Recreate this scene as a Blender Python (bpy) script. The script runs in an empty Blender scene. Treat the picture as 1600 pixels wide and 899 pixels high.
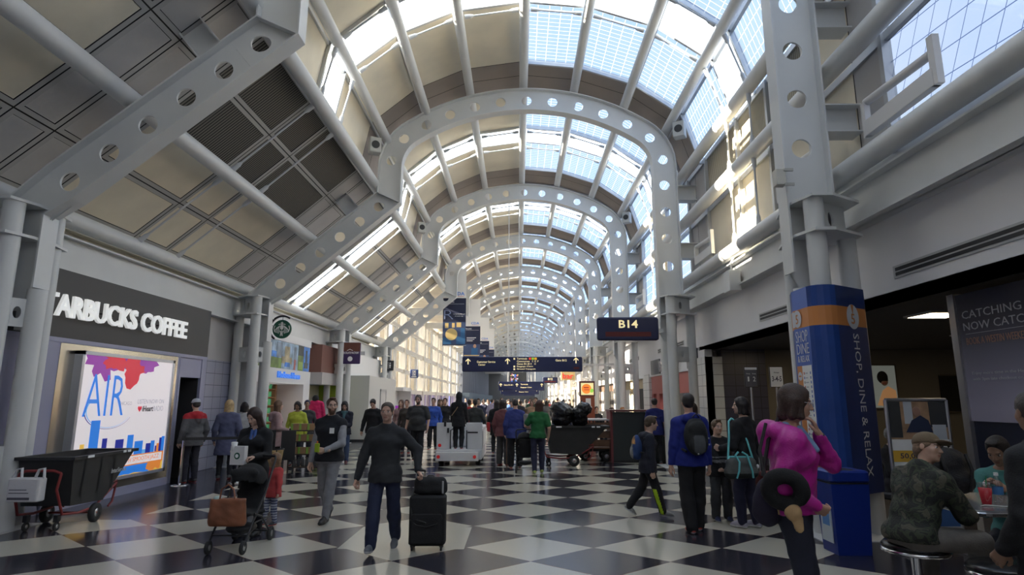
import bpy, bmesh, math, random
import numpy as np
from mathutils import Vector, Matrix
random.seed(7)
SC = bpy.context.scene
COL = SC.collection
# ------------------------------------------------------------------ camera, world, sun, exposure
F_PX, CAM_H, VX, VY = 930.0, 1.75, 810.0, 624.0          # for a 1600 x 899 frame
PITCH = math.atan((VY - 449.5) / F_PX)
YAW = math.atan((VX - 800.0) / F_PX * math.cos(PITCH))
cam_d = bpy.data.cameras.new('camera'); cam = bpy.data.objects.new('camera', cam_d); COL.objects.link(cam)
cam.location = (0, 0, CAM_H); cam.rotation_euler = (math.pi / 2 + PITCH, 0, YAW)
cam_d.sensor_width = 36.0; cam_d.lens = F_PX / 1600.0 * 36.0; cam_d.clip_end = 600; cam_d.clip_start = 0.05
SC.camera = cam
SC.view_settings.view_transform = 'Standard'; SC.view_settings.look = 'None'
SC.view_settings.gamma = 1.0; SC.view_settings.use_curve_mapping = False
SC.view_settings.exposure = 0.82
SKY_STRENGTH, SUN_STRENGTH, SUN_ELEV = 2.8, 38.0, 20.0
world = bpy.data.worlds.new('world'); SC.world = world; world.use_nodes = True
def build_world():
    nt = world.node_tree; nt.nodes.clear()
    out = nt.nodes.new('ShaderNodeOutputWorld'); bg = nt.nodes.new('ShaderNodeBackground')
    tc = nt.nodes.new('ShaderNodeTexCoord'); no = nt.nodes.new('ShaderNodeTexNoise'); no.inputs['Scale'].default_value = 2.2
    no.inputs['Detail'].default_value = 6; no.inputs['Roughness'].default_value = 0.55
    cr = nt.nodes.new('ShaderNodeValToRGB')
    cr.color_ramp.elements[0].position = 0.42; cr.color_ramp.elements[0].color = (0.74, 0.82, 0.92, 1)
    cr.color_ramp.elements[1].position = 0.66; cr.color_ramp.elements[1].color = (1.0, 0.97, 0.92, 1)
    nt.links.new(tc.outputs['Generated'], no.inputs['Vector']); nt.links.new(no.outputs['Fac'], cr.inputs['Fac'])
    nt.links.new(cr.outputs['Color'], bg.inputs['Color']); bg.inputs['Strength'].default_value = SKY_STRENGTH
    nt.links.new(bg.outputs['Background'], out.inputs['Surface'])
build_world()
sun_d = bpy.data.lights.new('sun', 'SUN'); sun = bpy.data.objects.new('sun', sun_d); COL.objects.link(sun)
sun_d.energy = SUN_STRENGTH; sun_d.color = (1.0, 0.87, 0.68); sun_d.angle = math.radians(0.6)
sun.rotation_euler = (0, -math.radians(90 - SUN_ELEV), math.radians(3.5))      # shines from the left side of the hall (-x) towards +x
sun.location = (-40, 20, 60)

# ------------------------------------------------------------------ materials
MATS = {}
def mat(name, col=(0.5, 0.5, 0.5), rough=0.6, metal=0.0, emit=0.0, ecol=None, noise=0.0, nscale=8.0, bump=0.0, bscale=60.0, spec=0.5, alpha=None, coat=0.0, sheen=0.0):
    if name in MATS: return MATS[name]
    m = bpy.data.materials.new(name); m.use_nodes = True; nt = m.node_tree
    b = nt.nodes['Principled BSDF']
    b.inputs['Base Color'].default_value = (*col, 1); b.inputs['Roughness'].default_value = rough
    b.inputs['Metallic'].default_value = metal; b.inputs['Specular IOR Level'].default_value = spec
    b.inputs['Coat Weight'].default_value = coat; b.inputs['Sheen Weight'].default_value = sheen
    if emit > 0:
        b.inputs['Emission Color'].default_value = (*(ecol or col), 1); b.inputs['Emission Strength'].default_value = emit
    if noise > 0:
        tc = nt.nodes.new('ShaderNodeTexCoord'); no = nt.nodes.new('ShaderNodeTexNoise'); no.inputs['Scale'].default_value = nscale; no.inputs['Detail'].default_value = 4
        cr = nt.nodes.new('ShaderNodeValToRGB')
        cr.color_ramp.elements[0].position = 0.3; cr.color_ramp.elements[1].position = 0.7
        cr.color_ramp.elements[0].color = (*[c * (1 - noise) for c in col], 1); cr.color_ramp.elements[1].color = (*[min(1, c * (1 + noise)) for c in col], 1)
        nt.links.new(tc.outputs['Object'], no.inputs['Vector']); nt.links.new(no.outputs['Fac'], cr.inputs['Fac']); nt.links.new(cr.outputs['Color'], b.inputs['Base Color'])
    if bump > 0:
        tc = nt.nodes.new('ShaderNodeTexCoord'); no = nt.nodes.new('ShaderNodeTexNoise'); no.inputs['Scale'].default_value = bscale; no.inputs['Detail'].default_value = 3
        bp = nt.nodes.new('ShaderNodeBump'); bp.inputs['Strength'].default_value = bump; bp.inputs['Distance'].default_value = 0.01
        nt.links.new(tc.outputs['Object'], no.inputs['Vector']); nt.links.new(no.outputs['Fac'], bp.inputs['Height']); nt.links.new(bp.outputs['Normal'], b.inputs['Normal'])
    MATS[name] = m; return m

def mth(nt, op, a, b=None, c=None):
    n = nt.nodes.new('ShaderNodeMath'); n.operation = op
    for i, v in enumerate((a, b, c)):
        if v is None: continue
        if hasattr(v, 'is_output'): nt.links.new(v, n.inputs[i])
        else: n.inputs[i].default_value = v
    return n.outputs[0]

def glass_mat(name, tint, lines=None, line_col=(0.9, 0.93, 0.95), gloss=0.08, lw=0.07, diag=False, cell=None):
    """thin pane: tinted transparency with a reflective coat; optional grid of printed lines / photovoltaic cells from the pane's UV (metres)"""
    if name in MATS: return MATS[name]
    m = bpy.data.materials.new(name); m.use_nodes = True; nt = m.node_tree; nt.nodes.clear()
    out = nt.nodes.new('ShaderNodeOutputMaterial'); tr = nt.nodes.new('ShaderNodeBsdfTransparent'); tr.inputs['Color'].default_value = (*tint, 1)
    gl = nt.nodes.new('ShaderNodeBsdfGlossy'); gl.inputs['Roughness'].default_value = 0.03; gl.inputs['Color'].default_value = (1, 1, 1, 1)
    mx = nt.nodes.new('ShaderNodeMixShader'); mx.inputs[0].default_value = gloss
    nt.links.new(tr.outputs[0], mx.inputs[1]); nt.links.new(gl.outputs[0], mx.inputs[2]); last = mx.outputs[0]
    if lines:
        uv = nt.nodes.new('ShaderNodeUVMap'); sp = nt.nodes.new('ShaderNodeSeparateXYZ'); nt.links.new(uv.outputs[0], sp.inputs[0])
        u, v = sp.outputs[0], sp.outputs[1]
        if diag:
            u2 = mth(nt, 'ADD', u, v); v2 = mth(nt, 'SUBTRACT', v, mth(nt, 'MULTIPLY', u, 0.55)); u = mth(nt, 'SUBTRACT', u2, mth(nt, 'MULTIPLY', v, 0.9)); v = v2
        def band(w, s):
            f = mth(nt, 'FRACT', mth(nt, 'DIVIDE', w, s)); return mth(nt, 'LESS_THAN', f, lw * (0.2 / s))
        k = mth(nt, 'MAXIMUM', band(u, lines[0]), band(v, lines[1]))
        df = nt.nodes.new('ShaderNodeBsdfTranslucent'); df.inputs['Color'].default_value = (*line_col, 1)
        t2 = nt.nodes.new('ShaderNodeBsdfTransparent'); t2.inputs['Color'].default_value = (*line_col, 1)
        if cell: # clear line between cells
            m3 = t2.outputs[0]
        else: m3 = df.outputs[0]
        m2 = nt.nodes.new('ShaderNodeMixShader'); nt.links.new(k, m2.inputs[0]); nt.links.new(last, m2.inputs[1]); nt.links.new(m3, m2.inputs[2]); last = m2.outputs[0]
    nt.links.new(last, out.inputs['Surface']); MATS[name] = m; return m

# ------------------------------------------------------------------ mesh builder
def vsub(a, b): return (a[0]-b[0], a[1]-b[1], a[2]-b[2])
class MB:
    def __init__(s): s.v = []; s.f = []; s.mi = []; s.sm = []; s.uv = {}; s.marks = []
    def seg(s): s.marks.append((len(s.v), len(s.f))); return s
    def add(s, vs, fs, mi=0, smooth=False):
        n = len(s.v); s.v.extend([tuple(map(float, p)) for p in vs])
        for f in fs: s.f.append(tuple(i + n for i in f)); s.mi.append(mi); s.sm.append(smooth)
        return s
    def quad(s, a, b, c, d, mi=0, uv=None):
        if uv is not None: s.uv[len(s.f)] = uv
        return s.add([a, b, c, d], [(0, 1, 2, 3)], mi)
    def box(s, x0, x1, y0, y1, z0, z1, mi=0):
        v = [(x, y, z) for z in (z0, z1) for y in (y0, y1) for x in (x0, x1)]
        return s.add(v, [(0, 2, 3, 1), (4, 5, 7, 6), (0, 1, 5, 4), (2, 6, 7, 3), (0, 4, 6, 2), (1, 3, 7, 5)], mi)
    def cbox(s, c, sx, sy, sz, mi=0): return s.box(c[0]-sx/2, c[0]+sx/2, c[1]-sy/2, c[1]+sy/2, c[2]-sz/2, c[2]+sz/2, mi)
    def obox(s, o, ax, ay, az, mi=0):
        """box from corner o with edge vectors"""
        o, ax, ay, az = map(Vector, (o, ax, ay, az))
        v = [o + ax * i + ay * j + az * k for k in (0, 1) for j in (0, 1) for i in (0, 1)]
        return s.add(v, [(0, 2, 3, 1), (4, 5, 7, 6), (0, 1, 5, 4), (2, 6, 7, 3), (0, 4, 6, 2), (1, 3, 7, 5)], mi)
    def rbox(s, x0, x1, y0, y1, z0, z1, r=0.02, seg=3, mi=0, axis='z'):
        """box with rounded edges around one axis and a small chamfer on its ends"""
        lo = {'x': (y0, y1, z0, z1, x0, x1), 'y': (x0, x1, z0, z1, y0, y1), 'z': (x0, x1, y0, y1, z0, z1)}[axis]
        a0, a1, b0, b1, c0, c1 = lo
        r = min(r, (a1-a0)/2.01, (b1-b0)/2.01); ch = min(r * .5, (c1-c0)/4)
        def ring(ins):
            pts = []
            rr = max(r - ins, 1e-4)
            for cx, cy, st in ((a1-r, b1-r, 0), (a0+r, b1-r, 90), (a0+r, b0+r, 180), (a1-r, b0+r, 270)):
                for i in range(seg+1):
                    t = math.radians(st + 90*i/seg); pts.append((cx + rr*math.cos(t), cy + rr*math.sin(t)))
            return pts
        rings = [(ring(ch), c0), (ring(0), c0+ch), (ring(0), c1-ch), (ring(ch), c1)]
        vs = []
        for pts, c in rings:
            for a, b in pts: vs.append({'x': (c, a, b), 'y': (a, c, b), 'z': (a, b, c)}[axis])
        n = 4*(seg+1); fs = []
        for k in range(3):
            for i in range(n):
                j = (i+1) % n; q = (k*n+i, k*n+j, (k+1)*n+j, (k+1)*n+i); fs.append(q if axis != 'y' else q[::-1])
        cap0 = tuple(range(n-1, -1, -1)); cap1 = tuple(range(3*n, 4*n))
        fs += [cap0 if axis != 'y' else cap0[::-1], cap1 if axis != 'y' else cap1[::-1]]
        return s.add(vs, fs, mi)
    def cyl(s, p0, p1, r0, r1=None, seg=16, mi=0, caps=True, smooth=True):
        r1 = r0 if r1 is None else r1
        p0, p1 = Vector(p0), Vector(p1); d = (p1-p0).normalized()
        a = d.orthogonal().normalized(); b = d.cross(a)
        vs = []
        for p, r in ((p0, r0), (p1, r1)):
            for i in range(seg):
                t = 2*math.pi*i/seg; vs.append(p + a*(r*math.cos(t)) + b*(r*math.sin(t)))
        s.add(vs, [(i, (i+1) % seg, seg+(i+1) % seg, seg+i) for i in range(seg)], mi, smooth)
        if caps:
            s.add(vs[:seg], [tuple(range(seg-1, -1, -1))], mi); s.add(vs[seg:], [tuple(range(seg))], mi)
        return s
    def tube(s, pts, r, seg=8, mi=0, closed=False, caps=True):
        pts = [Vector(p) for p in pts]; n = len(pts)
        rs = r if isinstance(r, (list, tuple)) else [r]*n
        rings = []; prev = None
        for i in range(n):
            if closed: d = pts[(i+1) % n]-pts[i-1]
            else: d = pts[min(i+1, n-1)]-pts[max(i-1, 0)]
            d = d.normalized() if d.length > 1e-9 else Vector((0, 0, 1))
            a = (prev - d*prev.dot(d)) if prev is not None else d.orthogonal()
            a = a.normalized() if a.length > 1e-6 else d.orthogonal().normalized()
            prev = a; b = d.cross(a)
            rings.append([pts[i] + a*(rs[i]*math.cos(2*math.pi*k/seg)) + b*(rs[i]*math.sin(2*math.pi*k/seg)) for k in range(seg)])
        vs = [p for rg in rings for p in rg]; fs = []
        for i in range(n if closed else n-1):
            j = (i+1) % n
            for k in range(seg): fs.append((i*seg+k, i*seg+(k+1) % seg, j*seg+(k+1) % seg, j*seg+k))
        s.add(vs, fs, mi, True)
        if caps and not closed:
            s.add(rings[0], [tuple(range(seg-1, -1, -1))], mi); s.add(rings[-1], [tuple(range(seg))], mi)
        return s
    def lathe(s, prof, c=(0, 0, 0), seg=24, mi=0, axis='z', smooth=True):
        vs = []; n = len(prof)
        for r, h in prof:
            for i in range(seg):
                t = 2*math.pi*i/seg; x, y = r*math.cos(t), r*math.sin(t)
                p = {'z': (x, y, h), 'x': (h, x, y), 'y': (y, h, x)}[axis]
                vs.append((c[0]+p[0], c[1]+p[1], c[2]+p[2]))
        fs = [(k*seg+i, k*seg+(i+1) % seg, (k+1)*seg+(i+1) % seg, (k+1)*seg+i) for k in range(n-1) for i in range(seg)]
        return s.add(vs, fs, mi, smooth)
    def prism(s, poly, fn, t0, t1, mi=0):
        """extrude a 2-D polygon; fn(u, v, t) -> xyz"""
        n = len(poly); vs = [fn(u, v, t0) for u, v in poly] + [fn(u, v, t1) for u, v in poly]
        fs = [tuple(range(n-1, -1, -1)), tuple(range(n, 2*n))] + [(i, (i+1) % n, n+(i+1) % n, n+i) for i in range(n)]
        return s.add(vs, fs, mi)
    def sphere(s, c, r, seg=16, rings=10, mi=0, sc=(1, 1, 1)):
        vs = []; fs = []
        for k in range(rings+1):
            ph = math.pi*k/rings
            for i in range(seg):
                t = 2*math.pi*i/seg
                vs.append((c[0]+r*sc[0]*math.sin(ph)*math.cos(t), c[1]+r*sc[1]*math.sin(ph)*math.sin(t), c[2]+r*sc[2]*math.cos(ph)))
        for k in range(rings):
            for i in range(seg): fs.append((k*seg+i, (k+1)*seg+i, (k+1)*seg+(i+1) % seg, k*seg+(i+1) % seg))
        return s.add(vs, fs, mi, True)
    def merge(s, o, M=None):
        n = len(s.v); vs = o.v if M is None else [tuple(M @ Vector(p)) for p in o.v]
        k = len(s.f); s.v.extend(vs)
        for f in o.f: s.f.append(tuple(i+n for i in f))
        s.mi.extend(o.mi); s.sm.extend(o.sm)
        for i, u in o.uv.items(): s.uv[i+k] = u
        return s
    def mesh(s, name, mats):
        me = bpy.data.meshes.new(name); me.from_pydata(s.v, [], s.f)
        for m in (mats if isinstance(mats, (list, tuple)) else [mats]): me.materials.append(m)
        me.polygons.foreach_set('material_index', s.mi); me.polygons.foreach_set('use_smooth', s.sm)
        if s.uv:
            ul = me.uv_layers.new(name='UVMap')
            for i, u in s.uv.items():
                p = me.polygons[i]
                for k, li in enumerate(p.loop_indices): ul.data[li].uv = u[k]
        me.update(); return me
    def build_split(s, name, mats, parent=None):
        """one part per stretch between marks"""
        mk = [(0, 0)]+s.marks+[(len(s.v), len(s.f))]
        for (v0, f0), (v1, f1) in zip(mk, mk[1:]):
            if f1 <= f0: continue
            q = MB(); q.v = s.v[v0:v1]; q.f = [tuple(i-v0 for i in f) for f in s.f[f0:f1]]; q.mi = s.mi[f0:f1]; q.sm = s.sm[f0:f1]; q.build(name, mats, parent)
    def build(s, name, mats, parent=None, loc=None):
        o = bpy.data.objects.new(name, s.mesh(name, mats)); COL.objects.link(o)
        if parent is not None: o.parent = parent
        if loc is not None: o.location = loc
        return o
def tag(o, label=None, cat=None, group=None, kind=None):
    if label: o['label'] = label
    if cat: o['category'] = cat
    if group: o['group'] = group
    if kind: o['kind'] = kind
    return o
def thing(name, label, cat, loc=(0, 0, 0), rz=0.0, group=None):
    o = bpy.data.objects.new(name, None); o.empty_display_size = 0.2; COL.objects.link(o)
    o.location = loc; o.rotation_euler = (0, 0, rz); return tag(o, label, cat, group)
def structure(name, mb, mats):
    return tag(mb.build(name, mats), kind='structure')
def dup(root, loc=None, rz=None, label=None, group=None, objmats=None):
    r = root.copy(); COL.objects.link(r)
    if loc is not None: r.location = loc
    if rz is not None: r.rotation_euler = (0, 0, rz)
    if label: r['label'] = label
    if group: r['group'] = group
    for ch in list(root.children):
        c = ch.copy(); COL.objects.link(c); c.parent = r
        for g in list(ch.children):
            d = g.copy(); COL.objects.link(d); d.parent = c
    return r
def text_mb(body, size, extrude=0.002, bold=0.0, sx=1.0, align='LEFT', spacing=1.0, res=3):
    """lettering as mesh in the xy plane (x right, y up, z towards the reader)"""
    cu = bpy.data.curves.new('txt', 'FONT'); cu.body = body; cu.size = size; cu.extrude = extrude; cu.offset = bold
    cu.align_x = align; cu.space_character = spacing; cu.resolution_u = res
    ob = bpy.data.objects.new('txt', cu); COL.objects.link(ob)
    dg = bpy.context.evaluated_depsgraph_get(); me = bpy.data.meshes.new_from_object(ob.evaluated_get(dg))
    mb = MB(); mb.add([(v.co.x*sx, v.co.y, v.co.z) for v in me.vertices], [tuple(p.vertices) for p in me.polygons])
    bpy.data.objects.remove(ob); bpy.data.curves.remove(cu); bpy.data.meshes.remove(me)
    return mb
def frame_mat(o, xd, yd):
    """matrix placing the xy plane at o with x along xd and y along yd"""
    x = Vector(xd).normalized(); y = Vector(yd); y = (y - x*y.dot(x)).normalized(); z = x.cross(y)
    M = Matrix.Identity(4)
    for i in range(3): M[i][0], M[i][1], M[i][2], M[i][3] = x[i], y[i], z[i], o[i]
    return M
def text_at(mb, body, o, xd, yd, size, mi=0, **k):
    t = text_mb(body, size, **k); t.mi = [mi]*len(t.f); return mb.merge(t, frame_mat(o, xd, yd))
# ------------------------------------------------------------------ hall structure
STEEL = mat('painted steel', (0.64, 0.645, 0.635), 0.45, noise=0.04, nscale=1.5)
BEIGE = mat('beige ceiling panel', (0.76, 0.69, 0.55), 0.75, noise=0.10, nscale=0.9)
BROWN = mat('brown ceiling panel', (0.33, 0.28, 0.245), 0.7, noise=0.08, nscale=1.0)
GREYP = mat('grey ceiling panel', (0.50, 0.48, 0.465), 0.65, noise=0.06, nscale=1.2)
FRAMEM = mat('panel frame', (0.44, 0.43, 0.41), 0.6)
DARKGAP = mat('panel joint', (0.03, 0.03, 0.03), 0.9)
ALU = mat('aluminium mullion', (0.55, 0.56, 0.57), 0.35, 0.6)
WALLW = mat('white spandrel', (0.72, 0.71, 0.72), 0.55, noise=0.03, nscale=1.0)
CLEAR = glass_mat('clear glazing', (0.93, 0.97, 1.0), gloss=0.05)
PV = glass_mat('cell glazing', (0.145, 0.195, 0.29), lines=(0.30, 0.165), line_col=(0.42, 0.46, 0.50), lw=0.09, cell=True, gloss=0.03)
PVD = glass_mat('wired glazing', (0.16, 0.185, 0.235), lines=(0.34, 0.34), line_col=(0.04, 0.055, 0.10), lw=0.07, diag=True, cell=True, gloss=0.03)
def louver_mat(name, c0, c1, pitch):
    m = mat(name, c0, 0.6); nt = m.node_tree; b = nt.nodes['Principled BSDF']
    uv = nt.nodes.new('ShaderNodeUVMap'); sp = nt.nodes.new('ShaderNodeSeparateXYZ'); nt.links.new(uv.outputs[0], sp.inputs[0])
    f = mth(nt, 'FRACT', mth(nt, 'DIVIDE', sp.outputs[1], pitch)); k = mth(nt, 'LESS_THAN', f, 0.45)
    mx = nt.nodes.new('ShaderNodeMix'); mx.data_type = 'RGBA'; mx.inputs['A'].default_value = (*c1, 1); mx.inputs['B'].default_value = (*c0, 1)
    nt.links.new(k, mx.inputs['Factor']); nt.links.new(mx.outputs['Result'], b.inputs['Base Color'])
    bp = nt.nodes.new('ShaderNodeBump'); bp.inputs['Distance'].default_value = 0.02; nt.links.new(f, bp.inputs['Height']); nt.links.new(bp.outputs[0], b.inputs['Normal'])
    return m
LOUV = louver_mat('dark grille', (0.022, 0.020, 0.018), (0.20, 0.185, 0.155), 0.075)
LOUVB = louver_mat('beige grille', (0.22, 0.19, 0.13), (0.46, 0.41, 0.31), 0.07)

def floor_mat():
    m = mat('terrazzo floor', (0.5, 0.5, 0.5), 0.16); nt = m.node_tree; b = nt.nodes['Principled BSDF']
    g = nt.nodes.new('ShaderNodeNewGeometry'); sp = nt.nodes.new('ShaderNodeSeparateXYZ'); nt.links.new(g.outputs['Position'], sp.inputs[0])
    X, Y = sp.outputs[0], sp.outputs[1]
    a = mth(nt, 'DIVIDE', mth(nt, 'SUBTRACT', X, 0.13), 1.53); c = mth(nt, 'DIVIDE', mth(nt, 'SUBTRACT', Y, 8.82), 1.235)
    p = mth(nt, 'ADD', mth(nt, 'ADD', a, c), 0.5); q = mth(nt, 'ADD', mth(nt, 'SUBTRACT', a, c), 0.5)
    sm = mth(nt, 'ADD', mth(nt, 'FLOOR', p), mth(nt, 'FLOOR', q))
    odd = mth(nt, 'GREATER_THAN', mth(nt, 'FRACT', mth(nt, 'MULTIPLY', mth(nt, 'ADD', sm, 1000.0), 0.5)), 0.25)
    white = mth(nt, 'SUBTRACT', 1.0, odd)
    def between(v, lo, hi): return mth(nt, 'MULTIPLY', mth(nt, 'GREATER_THAN', v, lo), mth(nt, 'LESS_THAN', v, hi))
    rect = mth(nt, 'MULTIPLY', between(X, -2.16, -0.65), between(Y, 7.5, 8.74))
    white = mth(nt, 'MAXIMUM', white, rect)
    lo = mth(nt, 'ADD', -6.53, mth(nt, 'MULTIPLY', mth(nt, 'GREATER_THAN', Y, 9.2), 0.76))
    white = mth(nt, 'MULTIPLY', white, mth(nt, 'MULTIPLY', mth(nt, 'GREATER_THAN', X, lo), mth(nt, 'LESS_THAN', X, 4.0)))
    # thin metal divider strips
    def near(v):
        f = mth(nt, 'FRACT', v); return mth(nt, 'LESS_THAN', mth(nt, 'MINIMUM', f, mth(nt, 'SUBTRACT', 1.0, f)), 0.006)
    line = mth(nt, 'MULTIPLY', mth(nt, 'MAXIMUM', near(p), near(q)), mth(nt, 'MULTIPLY', between(X, -6.53, 4.0), mth(nt, 'SUBTRACT', 1.0, rect)))
    no = nt.nodes.new('ShaderNodeTexNoise'); no.inputs['Scale'].default_value = 90; no.inputs['Detail'].default_value = 2; nt.links.new(g.outputs['Position'], no.inputs['Vector'])
    no2 = nt.nodes.new('ShaderNodeTexNoise'); no2.inputs['Scale'].default_value = 0.7; no2.inputs['Detail'].default_value = 3; nt.links.new(g.outputs['Position'], no2.inputs['Vector'])
    def mix(f, A, B):
        n = nt.nodes.new('ShaderNodeMix'); n.data_type = 'RGBA'
        for k, v in (('Factor', f), ('A', A), ('B', B)):
            if hasattr(v, 'is_output'): nt.links.new(v, n.inputs[k])
            else: n.inputs[k].default_value = v if k == 'Factor' else (*v, 1)
        return n.outputs['Result']
    wc = mix(no.outputs['Fac'], (0.44, 0.42, 0.355), (0.57, 0.545, 0.465)); dc = mix(no.outputs['Fac'], (0.020, 0.019, 0.028), (0.050, 0.048, 0.062))
    col = mix(line, mix(white, dc, wc), (0.20, 0.09, 0.06))
    nt.links.new(col, b.inputs['Base Color'])
    r = mth(nt, 'ADD', 0.12, mth(nt, 'MULTIPLY', no2.outputs['Fac'], 0.10)); nt.links.new(r, b.inputs['Roughness'])
    return m
FY0, FY1 = -9.0, 152.0
mb = MB(); mb.quad((-9.5, FY0, 0), (14, FY0, 0), (14, FY1, 0), (-9.5, FY1, 0)); structure('floor', mb, floor_mat())

# ---- steel arches -------------------------------------------------------
def arch_path():
    K = Vector((-3.72, 7.45)); segs = []
    segs.append(('line', K, Vector((-3.71, 8.4))))
    segs.append(('arc', Vector((-2.44, 8.4)), 1.27, 180.0, 123.4))
    segs.append(('arc', Vector((0.26, 4.31)), 6.17, 123.4, 56.6))
    segs.append(('arc', Vector((2.96, 8.4)), 1.27, 56.6, 0.0))
    segs.append(('line', Vector((4.23, 8.4)), Vector((4.23, 4.50))))
    return segs
def seg_len(s): return (s[2]-s[1]).length if s[0] == 'line' else abs(math.radians(s[4]-s[3]))*s[2]
APATH = arch_path(); ALEN = [seg_len(s) for s in APATH]
def arch_at(u):
    """point and outward (left of travel) normal at arclength u"""
    for s, L in zip(APATH, ALEN):
        if u <= L or s is APATH[-1]:
            if s[0] == 'line':
                d = (s[2]-s[1]).normalized(); return s[1]+d*u, Vector((-d.y, d.x))
            t = math.radians(s[3]+(s[4]-s[3])*u/L); n = Vector((math.cos(t), math.sin(t))); return s[1]+n*s[2], n
        u -= L
HW = 0.33
DDIR = Vector((math.cos(math.radians(40)), math.sin(math.radians(40)))); DN = Vector((-DDIR.y, DDIR.x))
KP = Vector((-3.72, 7.45)); DLEN = 4.53; D0 = KP - DDIR*DLEN
def diag_at(u, v):
    w = max(0.0, min(1.0, (u-(DLEN-0.55))/0.55)); return D0 + DDIR*(u - v*math.tan(math.radians(25))*w) + DN*v
def arc_pt(u, v):
    p, n = arch_at(u); w = max(0.0, 1-u/0.5)
    q = p+n*v
    if u < 0.5: q = q + Vector((0, 1))*(v*math.tan(math.radians(25))*w)
    return q
def web_cell(mb, fn, u0, u1, r, th=0.018):
    """one stretch of web with (r>0) or without a round hole, both faces and the hole rim"""
    um = (u0+u1)/2; hl = (u1-u0)/2; K = 28
    outer = []; inner = []
    angs = sorted([2*math.pi*i/K for i in range(K)] + [math.atan2(sv*HW, su*hl) % (2*math.pi) for su in (-1, 1) for sv in (-1, 1)])
    for a in angs:
        c, s_ = math.cos(a), math.sin(a); k = min(hl/abs(c) if abs(c) > 1e-9 else 1e9, HW/abs(s_) if abs(s_) > 1e-9 else 1e9)
        outer.append((um+c*k, s_*k)); inner.append((um+c*r, s_*r))
    n = len(angs)
    if r <= 0:
        for y in (-th, th): mb.add([(fn(u, v).x, y, fn(u, v).y) for u, v in outer], [tuple(range(n))])
        return
    vs = []
    for y in (-th, th):
        for L in (outer, inner):
            for u, v in L: p = fn(u, v); vs.append((p.x, y, p.y))
    fs = []
    for i in range(n):
        j = (i+1) % n
        fs.append((i, j, n+j, n+i)); fs.append((2*n+j, 2*n+i, 3*n+i, 3*n+j)); fs.append((n+i, n+j, 3*n+j, 3*n+i))
    mb.add(vs, fs)
def flange(mb, pts, nrm, w=0.15, th=0.028):
    """strip of plate along pts (xz) with thickness along nrm"""
    vs = []
    for p, n in zip(pts, nrm):
        a, b = p - n*(th/2), p + n*(th/2)
        vs += [(a.x, -w, a.y), (a.x, w, a.y), (b.x, w, b.y), (b.x, -w, b.y)]
    fs = [(0, 1, 2, 3)]
    for i in range(len(pts)-1):
        for k in range(4): fs.append((4*i+k, 4*i+4+k, 4*i+4+(k+1) % 4, 4*i+(k+1) % 4))
    m = 4*(len(pts)-1); fs.append((m+3, m+2, m+1, m)); mb.add(vs, fs)
def column_parts(root, xc, side, full=True, base=True):
    """cluster of tubes with collar and perforated tie plates; side +1: wall is towards +x"""
    A, Bp, Cp, Dp = (xc-0.10*side, -0.38), (xc+0.52*side, 0.0), (xc-(0.17 if side > 0 else 0.30)*side, 0.0), (xc-0.10*side, 0.38)
    for (x, y), r, top in ((A, 0.130, 4.50), (Bp, 0.125, 4.05), (Cp, 0.125, 3.30), (Dp, 0.130, 4.50)):
        MB().cyl((x, y, 0.0), (x, y, top), r, seg=20).build('post', STEEL, root)
    for z in (4.52, 4.03):
        e = 0.02; m = MB()
        poly = [(xc-0.30*side, -0.20), (xc-0.20*side, -0.58), (xc+0.08*side, -0.58), (xc+0.64*side, -0.22), (xc+0.64*side, 0.22), (xc+0.08*side, 0.58), (xc-0.20*side, 0.58), (xc-0.30*side, 0.20)]
        if side < 0: poly = poly[::-1]
        m.prism(poly, lambda u, v, t: (u, v, t), z-e, z+e); m.build('collar_plate', STEEL, root)
    # collar side plates with slotted hole between A and B
    def plate(p, q, z0, z1, hole):
        d = Vector((q[0]-p[0], q[1]-p[1], 0)); L = d.length; d.normalize(); nn = Vector((-d.y, d.x, 0))*0.012
        hz, hu = (z0+z1)/2, L/2; rx, rz = hole
        m = MB(); n = 24; o = []; i_ = []
        angs = sorted([2*math.pi*k/n for k in range(n)] + [math.atan2(sv*(z1-z0)/2, su*L/2) % (2*math.pi) for su in (-1, 1) for sv in (-1, 1)])
        for a in angs:
            c, s_ = math.cos(a), math.sin(a); k = min(L/2/abs(c) if abs(c) > 1e-9 else 1e9, (z1-z0)/2/abs(s_) if abs(s_) > 1e-9 else 1e9)
            o.append((hu+c*k, hz+s_*k)); i_.append((hu+c*rx, hz+s_*rz))
        n = len(angs); vs = []
        for sg in (-1, 1):
            for Lp in (o, i_):
                for u, z in Lp: P = Vector((p[0], p[1], 0))+d*u+nn*sg; vs.append((P.x, P.y, z))
        fs = []
        for k in range(n):
            j = (k+1) % n; fs += [(k, j, n+j, n+k), (2*n+j, 2*n+k, 3*n+k, 3*n+j), (n+k, n+j, 3*n+j, 3*n+k), (j, k, 2*n+k, 2*n+j)]
        m.add(vs, fs); m.build('tie_plate', STEEL, root)
    for yy in (-1, 1):
        plate((A[0], A[1]*-yy), Bp, 4.05, 4.50, (0.06, 0.10))
        if full:
            for z0, z1 in ((2.75, 3.15), (0.75, 1.12)): plate((A[0], A[1]*-yy), Bp, z0, z1, (0.055, 0.085)); plate((A[0], A[1]*-yy), Cp, z0, z1, (0.05, 0.085))
    m = MB(); m.prism([(xc-0.45*side, -0.50), (xc+0.74*side, -0.50), (xc+0.74*side, 0.50), (xc-0.45*side, 0.50)][::side], lambda u, v, t: (u, v, t), 0.0, 0.012)
    m.build('base_plate', STEEL, root)
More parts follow.
